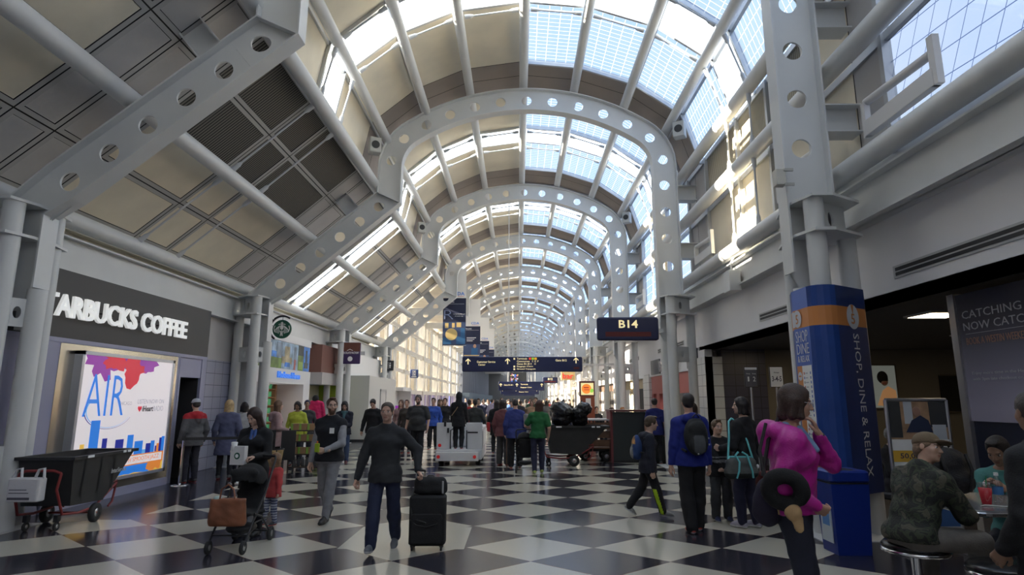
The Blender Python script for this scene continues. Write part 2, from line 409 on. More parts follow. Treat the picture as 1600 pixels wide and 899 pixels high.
def make_arch(diag=True):
    root = thing('steel_arch', '', 'arch')
    w = MB()
    if diag:
        s0 = [(-6.7+7.18998)/0.766]                                   # holes at the measured spacing
        cu = [((x - D0.x)/DDIR.x) for x in (-6.7, -6.162, -5.624, -5.086, -4.548, -4.01)]
        c = 0.70; web_cell(w, diag_at, 0.0, cu[0]-c/2, 0)
        for u in cu: web_cell(w, diag_at, u-c/2, u+c/2, 0.148)
        if DLEN > cu[-1]+c/2: web_cell(w, diag_at, cu[-1]+c/2, DLEN, 0)
        # gusset of the left knee that carries the leg down to the posts
        a, b = diag_at(0, -HW), diag_at(0, HW)
        poly = [(a.x, a.y), (b.x, b.y), (-7.62, 4.45), (-7.62, 4.02), (-7.42, 4.0), (-7.32, 3.0), (-7.12, 3.0), (-6.92, 3.32)]
        for y in (-0.018, 0.018): w.add([(x, y, z) for x, z in poly], [tuple(range(len(poly)))])
    tot = sum(ALEN); u = 0.0; n14 = 14; c = 10.83/n14
    for i in range(n14): web_cell(w, arc_pt, u, u+c, 0.148 if i > 0 else 0.0); u += c
    while u+0.8 < tot-0.3: web_cell(w, arc_pt, u, u+0.8, 0.148); u += 0.8
    web_cell(w, arc_pt, u, tot, 0)
    poly = [(4.56, 4.5), (3.90, 4.5), (3.90, 3.52), (4.12, 3.12), (4.3, 3.12), (4.4, 4.0), (4.56, 4.02)]
    for y in (-0.018, 0.018): w.add([(x, y, z) for x, z in poly], [tuple(range(len(poly)))])
    w.build('web', STEEL, root)
    for sg, nm in ((1, 'outer_flange'), (-1, 'inner_flange')):
        pts, nr = [], []
        if diag:
            if sg > 0: pts += [Vector((-7.62, 4.05)), Vector((-7.62, 4.52))]; nr += [Vector((-1, 0)), Vector((-.9, .4))]
            else: pts += [Vector((-6.92, 3.32)), Vector((-6.92, 4.40))]; nr += [Vector((-1, 0)), Vector((-.9, .4))]
            for k in range(1, 9): pts.append(diag_at(DLEN*k/8, sg*HW)); nr.append(DN if k < 8 else Vector((-.9, .42)))
        N = 70
        for k in range(1 if diag else 0, N+1): uu = tot*k/N; pts.append(arc_pt(uu, sg*HW)); nr.append(arch_at(uu)[1])
        if sg < 0: pts.append(Vector((3.90, 3.52))); nr.append(Vector((1, 0)))
        f = MB(); flange(f, pts, nr); f.build(nm, STEEL, root)
    if diag:
        m = MB(); a, b = diag_at(DLEN, -HW), diag_at(DLEN, HW); n2 = Vector((0.42, 0.906))*0.012
        m.add([(p.x, y, p.y) for y in (-0.15, 0.15) for p in (a-n2, a+n2, b+n2, b-n2)], [(0, 1, 2, 3), (7, 6, 5, 4), (0, 4, 5, 1), (1, 5, 6, 2), (2, 6, 7, 3), (3, 7, 4, 0)]); m.build('stiffener', STEEL, root)
        # stub bracket up to the ceiling, beside the knee
        for px, pz, dx, dz in ((-4.75, 7.05, DN.x, DN.y),):
            m = MB()
            for off in (-0.20, 0.20):
                e = DDIR*off; c0 = Vector((px, pz))+e
                m.add([(c0.x+DN.x*t+DDIR.x*s2*0.012, y, c0.y+DN.y*t+DDIR.y*s2*0.012) for s2 in (-1, 1) for t, y in ((0, -0.12), (0.62, -0.12), (0.62, 0.30), (0, 0.12))], [(0, 1, 2, 3), (7, 6, 5, 4), (0, 4, 5, 1), (1, 5, 6, 2), (2, 6, 7, 3), (3, 7, 4, 0)])
            c0 = Vector((px, pz)); m.obox((c0.x-DDIR.x*.2, -0.01, c0.y-DDIR.y*.2), (DDIR.x*.4, 0, DDIR.y*.4), (0, .02, 0), (DN.x*.62, 0, DN.y*.62)); m.build('bracket', STEEL, root)
        column_parts(root, -7.25, -1)
    for z in (7.55, 5.85):
        m = MB(); m.box(4.56, 5.1, -0.16, 0.16, z+0.2, z+0.22); m.box(4.56, 5.1, -0.16, 0.16, z-0.22, z-0.2); m.box(4.56, 5.1, -0.012, 0.012, z-0.2, z+0.2); m.build('bracket', STEEL, root)
    column_parts(root, 4.23, 1)
    return root
ORD = ['nearest', 'second', 'third', 'fourth', 'fifth', 'sixth', 'seventh', 'eighth', 'ninth', 'tenth', 'eleventh', 'twelfth', 'thirteenth', 'fourteenth', 'fifteenth', 'sixteenth', 'seventeenth', 'eighteenth']
BAY = 8.0
ARCH_Y = [0.4+BAY*i for i in range(0, 19)]
a0 = make_arch()
a0.location = (0, 8.4, 0); a0['label'] = 'nearest grey steel arch with round holes, its right column wrapped in blue'
a1 = dup(a0, (0, 16.4, 0), label='second grey steel arch, carrying the B14 gate sign on its right leg')
a2 = dup(a0, (0, 24.4, 0), label='third grey steel arch, above the wide blue overhead sign')
a3 = dup(a0, (0, 32.4, 0), label='fourth grey steel arch, in front of the first hanging navy banner')
dup(a0, (0, 0.4, 0), label='grey steel arch overhead, out of view above the camera')
f0 = make_arch(False); f0.location = (0, 40.4, 0); f0['label'] = 'fifth grey steel arch down the hall, behind the hanging navy banners'
for k in range(5, 18):
    dup(f0, (0, 8.4+8*k, 0), label='%s grey steel arch down the hall, counted from the camera' % ORD[k])

# ---- roof tubes and tie rods -------------------------------------------
TUBES = [('eave tube above the left shop fronts', -7.70, 4.78), ('tube halfway up the sloping left ceiling', -5.95, 6.28), ('tube at the knee between sloping ceiling and vault', -4.16, 7.88),
         ('first tube up the left side of the vault', -3.84, 9.25), ('second tube up the left side of the vault', -2.72, 10.16), ('tube just left of the crown of the vault', -1.42, 10.74),
         ('tube along the crown of the vault', 0.17, 10.97), ('tube just right of the crown of the vault', 1.68, 10.82), ('second tube right of the crown of the vault', 3.15, 10.32), ('tube at the right shoulder of the vault', 4.34, 9.50),
         ('topmost tube along the upright right wall', 4.80, 8.15), ('middle tube along the upright right wall', 4.80, 6.72), ('lowest tube along the upright right wall', 4.80, 5.02)]
for i, (lab, x, z) in enumerate(TUBES):
    r = 0.15 if i in (0, 1, 2, 10, 11, 12) else 0.125
    y1 = 33.0 if i < 2 else FY1
    m = MB().cyl((x, -7.6, z), (x, y1, z), r, seg=20)
    tag(m.build('roof_tube', STEEL), 'long grey round steel ' + lab, 'pipe')
SKIN = [(-7.95, 5.02), (-6.17, 6.52), (-4.42, 8.05), (-4.16, 9.42), (-2.92, 10.46), (-1.52, 11.08), (0.18, 11.32), (1.78, 11.16), (3.36, 10.62), (4.66, 9.68), (5.13, 8.18), (5.13, 6.72), (5.13, 5.02), (5.13, 4.30)]
RODM = mat('rod white', (0.62, 0.63, 0.64), 0.4)
def rod_row(y, label, lo, hi):
    root = thing('tie_rod_row', label, 'rod', (0, y, 0))
    for i in range(lo, hi):
        a, b = Vector((TUBES[i][1], 0, TUBES[i][2])), Vector((TUBES[i+1][1], 0, TUBES[i+1][2]))
        d = (b-a).normalized(); m = MB(); p, q = a+d*0.15, b-d*0.15
        m.cyl(p, p+d*0.14, 0.055, 0.045, seg=10); m.cyl(p+d*0.14, p+d*0.22, 0.05, 0.024, seg=10); m.cyl(p+d*0.22, q-d*0.22, 0.022, seg=8)
        m.cyl(q-d*0.22, q-d*0.14, 0.024, 0.05, seg=10); m.cyl(q-d*0.14, q, 0.045, 0.055, seg=10); m.build('tie_rod', RODM, root)
for b in range(0, 9):
    yb = 0.4+8*b
    nm = 'of the bay %s' % ['over the camera', 'before the second arch', 'before the third arch', 'before the fourth arch', 'before the fifth arch', 'before the sixth arch', 'before the seventh arch', 'before the eighth arch', 'before the ninth arch'][b]
    lo = 0 if b < 4 else 2
    for k, dy in ((0, 3.08), (1, 4.42)):
        rod_row(yb+dy, '%s row of white tie rods across the roof %s' % (['nearer', 'farther'][k], nm), lo, 12)
# ---- roof skin ----------------------------------------------------------
pan = MB(); gap = MB(); mull = MB(); PANM = [BEIGE, BROWN, GREYP, LOUV, LOUVB, FRAMEM, WALLW]
GL = {}
def facet(a, b, y0, y1, kind, win, off=0.0, fr=0.0):
    a, b = Vector((a[0], 0, a[1])), Vector((b[0], 0, b[1])); d = (b-a); L = d.length; d.normalize(); n = Vector((-d.z, 0, d.x))   # outward
    Yv = Vector((0, 1, 0)); o = a + Yv*y0; H = y1-y0
    def P(u, v, w=0.0): return tuple(o + d*u + Yv*v + n*w)
    if kind in ('strip', 'pv', 'pvd'):
        g = win; mi = {'strip': 0, 'pv': 1, 'pvd': 2}[kind]
        g.quad(P(0.03, 0.0, .02), P(0.03, H, .02), P(L-0.03, H, .02), P(L-0.03, 0, .02), mi, uv=[(0, 0), (0, H), (L, H), (L, 0)])
        return
    mi = {'beige': 0, 'brown': 1, 'grey': 2, 'louver': 3, 'louverb': 4, 'white': 6}[kind]
    e = 0.012
    if fr > 0:
        for q in ((e, e, fr, H-e), (L-fr, e, L-e, H-e), (fr, e, L-fr, fr), (fr, H-fr, L-fr, H-e)):
            pan.quad(P(q[0], q[1]), P(q[0], q[3]), P(q[2], q[3]), P(q[2], q[1]), 5)
        pan.quad(P(fr+.01, fr+.01, .012), P(fr+.01, H-fr-.01, .012), P(L-fr-.01, H-fr-.01, .012), P(L-fr-.01, fr+.01, .012), mi, uv=[(0, 0), (0, H), (L, H), (L, 0)])
    else:
        pan.quad(P(e, e), P(e, H-e), P(L-e, H-e), P(L-e, e), mi, uv=[(0, 0), (0, H), (L, H), (L, 0)])
    gap.quad(P(-.02, -.0, .05), P(-.02, H, .05), P(L+.02, H, .05), P(L+.02, 0, .05))
def mullion(a, b, y, w=0.07, dep=0.14):
    a, b = Vector((a[0], y-w/2, a[1])), Vector((b[0], y-w/2, b[1])); d = (b-a); n = Vector((-d.z, 0, d.x)).normalized()
    mull.obox(a - n*dep*.6, d, (0, w, 0), n*dep)
for b in range(-1, 18):
    y0 = 0.4+8*b; win = MB(); S = SKIN
    segs = [(0, 1.0), (1.0, 3.4), (3.4, 4.55), (4.55, 7.25), (7.25, 8.0)]
    if b < 4:
        for i in (0, 1):
            for h in (0, 1):
                A = Vector(S[i]).lerp(Vector(S[i+1]), h/2); Bq = Vector(S[i]).lerp(Vector(S[i+1]), h/2+.5)
                for k, (s0, s1) in enumerate(segs):
                    kind = 'grey' if k in (0, 4) else 'beige'
                    if b == 1 and i == 1 and k in (1, 2, 3): kind = 'louver'
                    if b >= 2 and k == 2: kind = 'strip'
                    facet(A, Bq, y0+s0, y0+s1, kind, win, fr=0.09)
            if b >= 2:
                for s in (3.4, 4.55): mullion(S[i], S[i+1], y0+s)
    for i in range(2, 10):
        for k, (s0, s1) in enumerate(segs):
            kind = ('brown', 'beige', 'strip', 'beige', 'brown')[k] if i < 6 else ('brown', 'pv', 'strip', 'pv', 'brown')[k]
            if k == 2 and (b < 1 and i == 2): kind = 'beige'
            facet(S[i], S[i+1], y0+s0, y0+s1, kind, win)
        for s in ((3.4, 4.55) if i < 6 else (1.0, 3.4, 4.55, 7.25)): mullion(S[i], S[i+1], y0+s)
    for i in (10, 11, 12):
        if i == 12: facet(S[i], S[i+1], y0, y0+8, 'grey', win); continue
        if b in (-1, 0):
            sg = [(0, .7, 'grey'), (.7, 7.2, 'pvd'), (7.2, 8, 'grey')]
        elif b == 1:
            sg = [(0, 1.3, 'beige'), (1.3, 2.9, 'louverb' if i == 10 else 'beige'), (2.9, 4.6, 'louverb' if i == 10 else 'beige'), (4.6, 6.9, 'louverb' if i == 10 else 'beige'), (6.9, 8, 'grey')]
        else:
            sg = [(0, .6, 'grey'), (.6, 3.3, 'pv'), (3.3, 4.6, 'beige'), (4.6, 7.3, 'pv'), (7.3, 8, 'grey')]
        for s0, s1, kind in sg: facet(S[i], S[i+1], y0+s0, y0+s1, kind, win)
        for s0, s1, kind in sg[1:]: mullion(S[i], S[i+1], y0+s0, 0.09)
    structure('window_%d' % (b+2), win, [CLEAR, PV, PVD])
structure('ceiling', pan, PANM); structure('trim_1', gap, DARKGAP)
for i in range(2, 13): mull.obox((SKIN[i][0]-.04, -7.6, SKIN[i][1]-.06), (.08, 0, 0), (0, FY1+7.6, 0), (0, 0, .12))
structure('trim_2', mull, ALU)
# ------------------------------------------------------------------ walls, beams, shop fronts
LAV = mat('lavender panel', (0.34, 0.34, 0.46), 0.5, noise=0.04, nscale=1.0)
BLKF = mat('charcoal fascia', (0.055, 0.052, 0.050), 0.55)
STEELP = mat('brushed stainless', (0.62, 0.58, 0.50), 0.22, 0.95, noise=0.05, nscale=2)
WHITE = mat('white paint', (0.72, 0.72, 0.72), 0.5)
DARKI = mat('dark interior', (0.03, 0.028, 0.027), 0.8)  # near-black colour standing in for the shade inside shop openings
PAPW = mat('white print', (0.85, 0.85, 0.84), 0.5)
CREAMP = mat('cream wall', (0.62, 0.58, 0.48), 0.7)
def tile_mat(name, c, mort, sx, sz, axis):
    m = mat(name, c, 0.35); nt = m.node_tree; b = nt.nodes['Principled BSDF']
    g = nt.nodes.new('ShaderNodeNewGeometry'); sp = nt.nodes.new('ShaderNodeSeparateXYZ'); nt.links.new(g.outputs['Position'], sp.inputs[0])
    def near(v, s): return mth(nt, 'LESS_THAN', mth(nt, 'FRACT', mth(nt, 'DIVIDE', v, s)), 0.015/s)
    k = mth(nt, 'MAXIMUM', near(sp.outputs[0 if axis == 'x' else 1], sx), near(sp.outputs[2], sz))
    mx = nt.nodes.new('ShaderNodeMix'); mx.data_type = 'RGBA'; mx.inputs['A'].default_value = (*c, 1); mx.inputs['B'].default_value = (*mort, 1)
    nt.links.new(k, mx.inputs['Factor']); nt.links.new(mx.outputs['Result'], b.inputs['Base Color']); return m
TILEL = tile_mat('lavender tile', (0.36, 0.37, 0.46), (0.10, 0.10, 0.14), 0.42, 0.30, 'y')
TILEW = tile_mat('white tile', (0.62, 0.62, 0.60), (0.16, 0.16, 0.17), 0.42, 0.30, 'y')
TILED = tile_mat('dark indigo tile', (0.055, 0.055, 0.09), (0.016, 0.016, 0.024), 0.33, 0.30, 'x')
KHAKI = mat('khaki wall', (0.20, 0.18, 0.145), 0.7, noise=0.04, nscale=0.6)
# left side
wl = MB()
wl.box(-8.5, -8.3, -7.6, 17.0, 0, 5.3, 0); wl.box(-8.5, -8.3, 17.0, 20.75, 2.2, 5.3, 0); wl.box(-8.5, -8.3, 20.75, 33, 0, 5.3, 0); wl.box(-8.3, -7.46, 13.93, 13.955, 0, 2.23, 4)                      # back plane behind the shop fronts; added dark jamb sheet imitates doorway shade
wl.box(-8.3, -8.12, -7.6, 33, 4.50, 4.62, 0); wl.box(-8.3, -8.18, -7.6, 33, 4.78, 4.86, 0); wl.box(-8.3, -8.05, -7.6, 33, 4.98, 5.08, 0)
wl.box(-8.3, -7.4, -7.6, 8.0, 0, 3.85, 1)                    # plain front beside and behind the camera
wl.box(-8.3, -7.4, 8.0, 9.6, 0, 2.68, 1); wl.box(-8.3, -7.42, 9.6, 13.05, 0, 2.68, 1); wl.box(-8.3, -7.41, 13.05, 13.12, 0, 2.68, 1)
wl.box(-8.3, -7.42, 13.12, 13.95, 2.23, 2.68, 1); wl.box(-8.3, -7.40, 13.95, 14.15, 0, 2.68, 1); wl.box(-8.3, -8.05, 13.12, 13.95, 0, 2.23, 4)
wl.box(-8.3, -7.39, 8.0, 14.15, 2.66, 2.73, 1)               # ledge under the fascia
wl.box(-8.3, -7.9, 14.15, 16.75, 0, 2.75, 2); wl.box(-8.3, -7.95, 14.15, 16.75, 2.75, 3.9, 3)
wl.box(-8.3, -7.9, 21.3, 22.6, 0, 2.30, 2); wl.box(-8.3, -7.92, 21.3, 22.6, 2.30, 3.7, 3)
# second shop: jambs, header
wl.box(-8.3, -7.4, 16.75, 16.95, 0, 3.7, 5); wl.box(-8.3, -7.4, 20.7, 21.3, 0, 2.24, 5); wl.box(-8.3, -7.4, 16.95, 21.3, 2.24, 2.69, 5); wl.box(-8.3, -7.42, 16.95, 21.3, 3.55, 3.8, 5)
wl.box(-8.3, -7.46, 16.95, 21.3, 2.69, 3.55, 5)
wl.box(-8.3, -7.42, 16.95, 17.45, 0, 2.24, 3)
# third shop
wl.box(-8.3, -7.45, 22.6, 25.0, 2.75, 3.8, 7); wl.box(-8.3, -7.45, 25.0, 32.4, 2.75, 3.8, 5); wl.box(-8.3, -7.4, 22.6, 25.6, 2.3, 2.75, 3); wl.box(-8.3, -7.38, 24.6, 25.6, 2.36, 2.62, 6); wl.box(-8.3, -7.38, 25.05, 25.3, 0, 2.3, 6)
wl.box(-8.3, -7.45, 25.3, 32.4, 0, 2.75, 5)
LIME = mat('lime green trim', (0.45, 0.62, 0.06), 0.5)
BROWNW = mat('brown poster band', (0.20, 0.09, 0.07), 0.6)
structure('wall_left', wl, [CREAMP, LAV, TILEL, GREYP, DARKI, WHITE, LIME, BROWNW])
m = MB(); m.box(-8.3, -7.40, 8.0, 14.15, 2.73, 3.83)
structure('trim_3', m, BLKF)
# coffee shop doorway with shade painted in, and the lit room of the news shop
DOORI = mat('dim shop room', (0.045, 0.03, 0.022), 0.8)
room = MB()
room.box(-11.4, -11.3, 16.9, 21.3, 0, 2.6); room.box(-11.4, -8.3, 16.8, 16.9, 0, 2.6); room.box(-11.4, -8.3, 21.3, 21.4, 0, 2.6); room.box(-11.4, -8.5, 16.8, 21.4, 2.5, 2.6)
structure('wall_1', room, mat('warm shop wall', (0.55, 0.38, 0.24), 0.7))
# steel edge beams along both sides
for x, z0, z1, nm in ((-7.88, 3.85, 4.52, 'left'), (4.98, 4.22, 4.80, 'right')):
    b = MB(); y1 = 33.0 if nm == 'left' else FY1
    b.box(x-.15, x+.15, -7.6, y1, z1-.03, z1); b.box(x-.15, x+.15, -7.6, y1, z0, z0+.03); b.box(x-.012, x+.012, -7.6, y1, z0, z1)
    if nm == 'left': b.box(x+.012, x+.03, -7.6, y1, z0+.03, z1-.03)
    tag(b.build('steel_beam', STEEL), 'long grey steel edge beam above the %s' % ('left shop fronts' if nm == 'left' else 'right openings, carrying conduit'), 'beam')
# tall window wall on the far left
LW = mat('white window frame', (0.66, 0.63, 0.57), 0.5)
BLIND = glass_mat('lavender frosted pane', (0.17, 0.155, 0.27), gloss=0.05)
wf = MB(); wg = MB()
WX = -7.8
for k in range(0, 6):
    y = 32.4+8*k
    if k > 0: wf.box(WX-.25, WX+.22, y-.22, y+.22, 0, 8.1)
    for j in (1, 2): yy = y+8*j/3; wf.box(WX-.10, WX+.06, yy-.15, yy+.15, 0, 8.0)
    for z, h in ((0.45, .9), (2.25, .30), (3.6, .20), (5.0, .30), (6.4, .20), (7.85, .3)): wf.box(WX-.12, WX+.10, y, y+8, z-h/2, z+h/2)
    wg.quad((WX, y, 0.9), (WX, y+8, 0.9), (WX, y+8, 2.15), (WX, y, 2.15), 1)
    wg.quad((WX, y, 2.35), (WX, y+8, 2.35), (WX, y+8, 7.75), (WX, y, 7.75), 0)
    m2 = MB()
wf.box(WX-.3, WX-.1, 80.4, FY1, 0, 8.2, 1)
for k in range(36): wf.box(WX-.1, WX+.35, 80.4+2*k, 80.9+2*k, 0, 8.2, 1)
wf.box(WX-.1, WX+1.3, 80.4, FY1, 0, 2.6, 2)
for k in range(12): wf.box(-9.6, -9.1, 33.0+4*k, 33.6+4*k, 0, 9, 3)
wf.box(-13.2, -13.0, 31, 84, 0, 2.2, 3)
structure('wall_2', wf, [LW, mat('blue grey wall', (.26, .28, .33), .6), mat('far shop band', (.12, .16, .20), .5), mat('exterior pier', (.30, .26, .20), .8)]); structure('window_30', wg, [glass_mat('grey glazing', (0.44, 0.435, 0.42), gloss=0.05), BLIND])
cl = MB()
for b in range(4, 18):
    y = 0.4+8*b
    for s0, s1 in ((0, 3.0), (3.0, 5.0), (5.0, 8.0)): cl.quad((-8.05, y+s0+.012, 8.22), (-8.05, y+s1-.012, 8.22), (-4.42, y+s1-.012, 8.05), (-4.42, y+s0+.012, 8.05))
cl.add([(-8.3, 32.45, 4.4), (-8.3, 32.45, 8.25), (-4.0, 32.45, 8.25), (-4.42, 32.45, 8.0), (-8.0, 32.45, 5.0)], [(0, 1, 2, 3, 4)])
cl.box(-8.06, -4.4, 32.4, FY1, 8.24, 8.3)
structure('trim_4', cl, BEIGE)
for k in range(1, 14):                              # shallow beams that carry the far arches on the window side
    y = 32.4+8*k; b = MB(); b.box(-7.7, -3.4, y-.12, y+.12, 7.42, 7.45); b.box(-7.7, -3.4, y-.12, y+.12, 7.86, 7.89); b.box(-7.7, -3.4, y-.015, y+.015, 7.45, 7.86)
    tag(b.build('steel_beam', STEEL), 'short grey steel beam from the far arches to the tall window wall', 'beam', 'beams above the tall windows')
# right side
wr = MB()
wr.box(5.13, 5.45, -7.6, 16.5, 3.10, 4.35, 0); wr.box(5.13, 5.33, 16.5, 16.9, 0, 4.35, 0)
wr.box(5.12, 5.60, 16.5, 17.3, 0, 2.9, 2)
wr.box(5.6, 6.8, 16.55, 16.9, 0, 3.1, 3); wr.box(6.8, 14.2, 16.75, 17.0, 0, 3.1, 4); wr.box(13.9, 14.2, -7.6, 17, 0, 3.1, 4); wr.box(5.4, 13.9, -7.8, -7.5, 0, 3.1, 4)
wr.box(5.28, 5.6, 16.9, FY1, 2.62, 4.35, 0)
RED = mat('red shop wall', (0.42, 0.10, 0.085), 0.5)
wr.box(5.35, 5.6, 17.3, 17.9, 0, 2.62, 5); wr.box(5.34, 5.6, 17.9, 24.2, 1.95, 2.62, 5); wr.box(5.35, 5.6, 23.0, 23.5, 0, 1.95, 5); wr.box(5.35, 5.6, 24.0, 24.3, 0, 1.95, 5)
wr.box(5.25, 5.6, 24.3, 25.2, 0, 2.75, 2)
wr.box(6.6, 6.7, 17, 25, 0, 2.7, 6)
rng = random.Random(3)
cols = [7, 8, 9, 0, 7, 10, 0, 8, 0, 7, 0, 9, 0, 0, 0, 0]
for k in range(16):
    y = 25.2+8*k
    wr.box(5.5, 5.8, y, y+8, 0, 2.62, cols[k]); wr.box(5.3, 5.6, y-.5, y+.5, 0, 2.62, 2)
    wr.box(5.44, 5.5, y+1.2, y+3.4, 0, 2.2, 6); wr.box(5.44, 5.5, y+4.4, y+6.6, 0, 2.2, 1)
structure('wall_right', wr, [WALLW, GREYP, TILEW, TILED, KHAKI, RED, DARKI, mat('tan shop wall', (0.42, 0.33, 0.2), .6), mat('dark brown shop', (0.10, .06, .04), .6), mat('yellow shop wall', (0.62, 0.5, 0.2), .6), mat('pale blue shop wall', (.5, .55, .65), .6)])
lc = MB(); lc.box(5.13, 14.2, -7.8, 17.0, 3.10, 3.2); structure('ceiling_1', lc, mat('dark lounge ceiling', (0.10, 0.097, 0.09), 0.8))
# closing walls behind the camera and far away
e = MB(); e.box(-9.5, 14.2, FY0-.2, FY0, 0, 12.5); e.box(-9.5, -8.3, FY0, -7.5, 0, 12); structure('wall_back', e, GREYP)
e = MB(); e.box(-9, 7, FY1, FY1+.3, 0, 12.5); structure('wall_front', e, mat('far grey wall', (0.07, 0.075, 0.085), .7))
# ------------------------------------------------------------------ sculpting: smooth blends of tapered limbs turned into one skin
def V(*a): return np.array(a, dtype=np.float64)
def cone(a, b, r0, r1=None, k=0.02, sx=1.0, sy=1.0, op='u'): return ('c', np.array(a, float), np.array(b, float), r0, r0 if r1 is None else r1, k, sx, sy, op)
def ell(c, r, k=0.02, R=None, op='u'): return ('e', np.array(c, float), np.array(r if hasattr(r, '__len__') else (r, r, r), float), R, k, op)
def half(p, n, k=0.0): return ('h', np.array(p, float), np.array(n, float)/np.linalg.norm(n), k)        # keeps the side n points away from
def field(prims, res, lo, hi, wr=0.0, seed=0.0):
    lo = np.asarray(lo)-3*res; n = np.ceil((np.asarray(hi)-lo)/res).astype(int)+4
    ax = [(lo[i]+res*np.arange(n[i])).astype(np.float32) for i in range(3)]
    D = np.full(n, 0.25, np.float32)
    for p in prims:
        if p[0] == 'h':
            g = (ax[0][:, None, None]-p[1][0])*p[2][0] + (ax[1][None, :, None]-p[1][1])*p[2][1] + (ax[2][None, None, :]-p[1][2])*p[2][2]
            D = np.maximum(D, g.astype(np.float32)); continue
        if p[0] == 'c':
            _, a, b, r0, r1, k, sx, sy, op = p; m = max(r0, r1)*np.array([sx, sy, 1.0])+k+3*res+0.02
            l, h = np.minimum(a, b)-m, np.maximum(a, b)+m
        else:
            _, c, r, R, k, op = p; m = (max(r) if R is not None else r)+k+3*res+0.02; l, h = c-m, c+m
        i0 = np.clip(np.floor((l-lo)/res).astype(int), 0, n); i1 = np.clip(np.ceil((h-lo)/res).astype(int)+1, 0, n)
        if np.any(i1 <= i0): continue
        X = ax[0][i0[0]:i1[0]][:, None, None]; Y = ax[1][i0[1]:i1[1]][None, :, None]; Z = ax[2][i0[2]:i1[2]][None, None, :]
        if p[0] == 'c':
            s = np.array([1/sx, 1/sy, 1.0]); ba = (b-a)*s; q = ((X-a[0])*s[0], (Y-a[1])*s[1], (Z-a[2])*s[2]); L = max(float(ba@ba), 1e-9)
            t = np.clip((q[0]*ba[0]+q[1]*ba[1]+q[2]*ba[2])/L, 0, 1)
            d = np.sqrt((q[0]-t*ba[0])**2+(q[1]-t*ba[1])**2+(q[2]-t*ba[2])**2)-(r0+(r1-r0)*t)
        else:
            q = (X-c[0], Y-c[1], Z-c[2])
            if R is not None: q = tuple(q[0]*R[0, j]+q[1]*R[1, j]+q[2]*R[2, j] for j in range(3))
            k0 = np.sqrt((q[0]/r[0])**2+(q[1]/r[1])**2+(q[2]/r[2])**2); k1 = np.sqrt((q[0]/r[0]**2)**2+(q[1]/r[1]**2)**2+(q[2]/r[2]**2)**2)+1e-9
            d = k0*(k0-1)/k1
        sl = tuple(slice(i0[j], i1[j]) for j in range(3)); o = D[sl]
        if op == 'u':
            hh = np.maximum(k-np.abs(o-d), 0)/max(k, 1e-6); D[sl] = np.minimum(o, d)-hh*hh*k*0.25
        elif op == 's':
            d2 = -d; hh = np.maximum(k-np.abs(o-d2), 0)/max(k, 1e-6); D[sl] = np.maximum(o, d2)+hh*hh*k*0.25
    if wr > 0:
        X, Y, Z = ax[0][:, None, None], ax[1][None, :, None], ax[2][None, None, :]
        D += (wr*(np.sin(31*Z+17*X+9*Y+seed)*np.sin(23*X-13*Z+21*Y+1.7*seed)+0.6*np.sin(52*Z-29*Y+2*seed)*np.sin(37*X+23*Z+seed))).astype(np.float32)
    return D, lo
def nets(D, lo, res):
    s = D < 0; n = D.shape
    cnt = np.zeros((n[0]-1, n[1]-1, n[2]-1), np.float32); acc = np.zeros(cnt.shape+(3,), np.float32)
    sl = lambda o, ax: tuple(slice(o[i], n[i]-1+o[i]) for i in range(3))
    for ax in range(3):
        for u in (0, 1):
            for v in (0, 1):
                o = [0, 0, 0]; oth = [i for i in range(3) if i != ax]; o[oth[0]] = u; o[oth[1]] = v; o2 = list(o); o2[ax] = 1
                a, b = D[sl(o, ax)], D[sl(o2, ax)]; x = (a < 0) != (b < 0)
                if not x.any(): continue
                t = np.where(x, a/np.where(np.abs(a-b) < 1e-9, 1e-9, a-b), 0); cnt += x
                for i in range(3): acc[..., i] += np.where(x, t if i == ax else o[i], 0)
    m = cnt > 0; idx = -np.ones(cnt.shape, int); idx[m] = np.arange(m.sum()); ii = np.argwhere(m)
    vs = (ii+acc[m]/cnt[m][:, None])*res+lo
    fs = []
    for ax in range(3):
        a = [slice(1, n[i]-1) for i in range(3)]; a[ax] = slice(0, n[ax]-1); b = list(a); b[ax] = slice(1, n[ax])
        x = s[tuple(a)] != s[tuple(b)]; q = np.argwhere(x)
        if len(q) == 0: continue
        inside = s[tuple(a)][x]; off = np.array([1, 1, 1]); off[ax] = 0; q = q+off
        u, v = [(1, 2), (2, 0), (0, 1)][ax]; e = np.eye(3, dtype=int)
        g = lambda dq: idx[tuple((q-dq).T)]
        f = np.stack([g(e[u]+e[v]), g(e[v]), g(0*e[u]), g(e[u])], 1)
        f[~inside] = f[~inside][:, ::-1]; fs.append(f)
    f = np.concatenate(fs) if fs else np.zeros((0, 4), int)
    return vs, f[(f >= 0).all(1)]
def sculpt(prims, res, wr=0.0, seed=0.0, lo=None, hi=None):
    if lo is None:
        L, Hh = [], []
        for p in prims:
            if p[0] == 'h' or p[-1] == 's': continue
            if p[0] == 'c': m = max(p[3], p[4])*np.array([p[6], p[7], 1.0]); L += [np.minimum(p[1], p[2])-m]; Hh += [np.maximum(p[1], p[2])+m]
            else: m = max(p[2]); L.append(p[1]-m); Hh.append(p[1]+m)
        lo, hi = np.min(L, 0)-0.012, np.max(Hh, 0)+0.012
    D, l = field(prims, res, lo, hi, wr, seed)
    return nets(D, l, res)
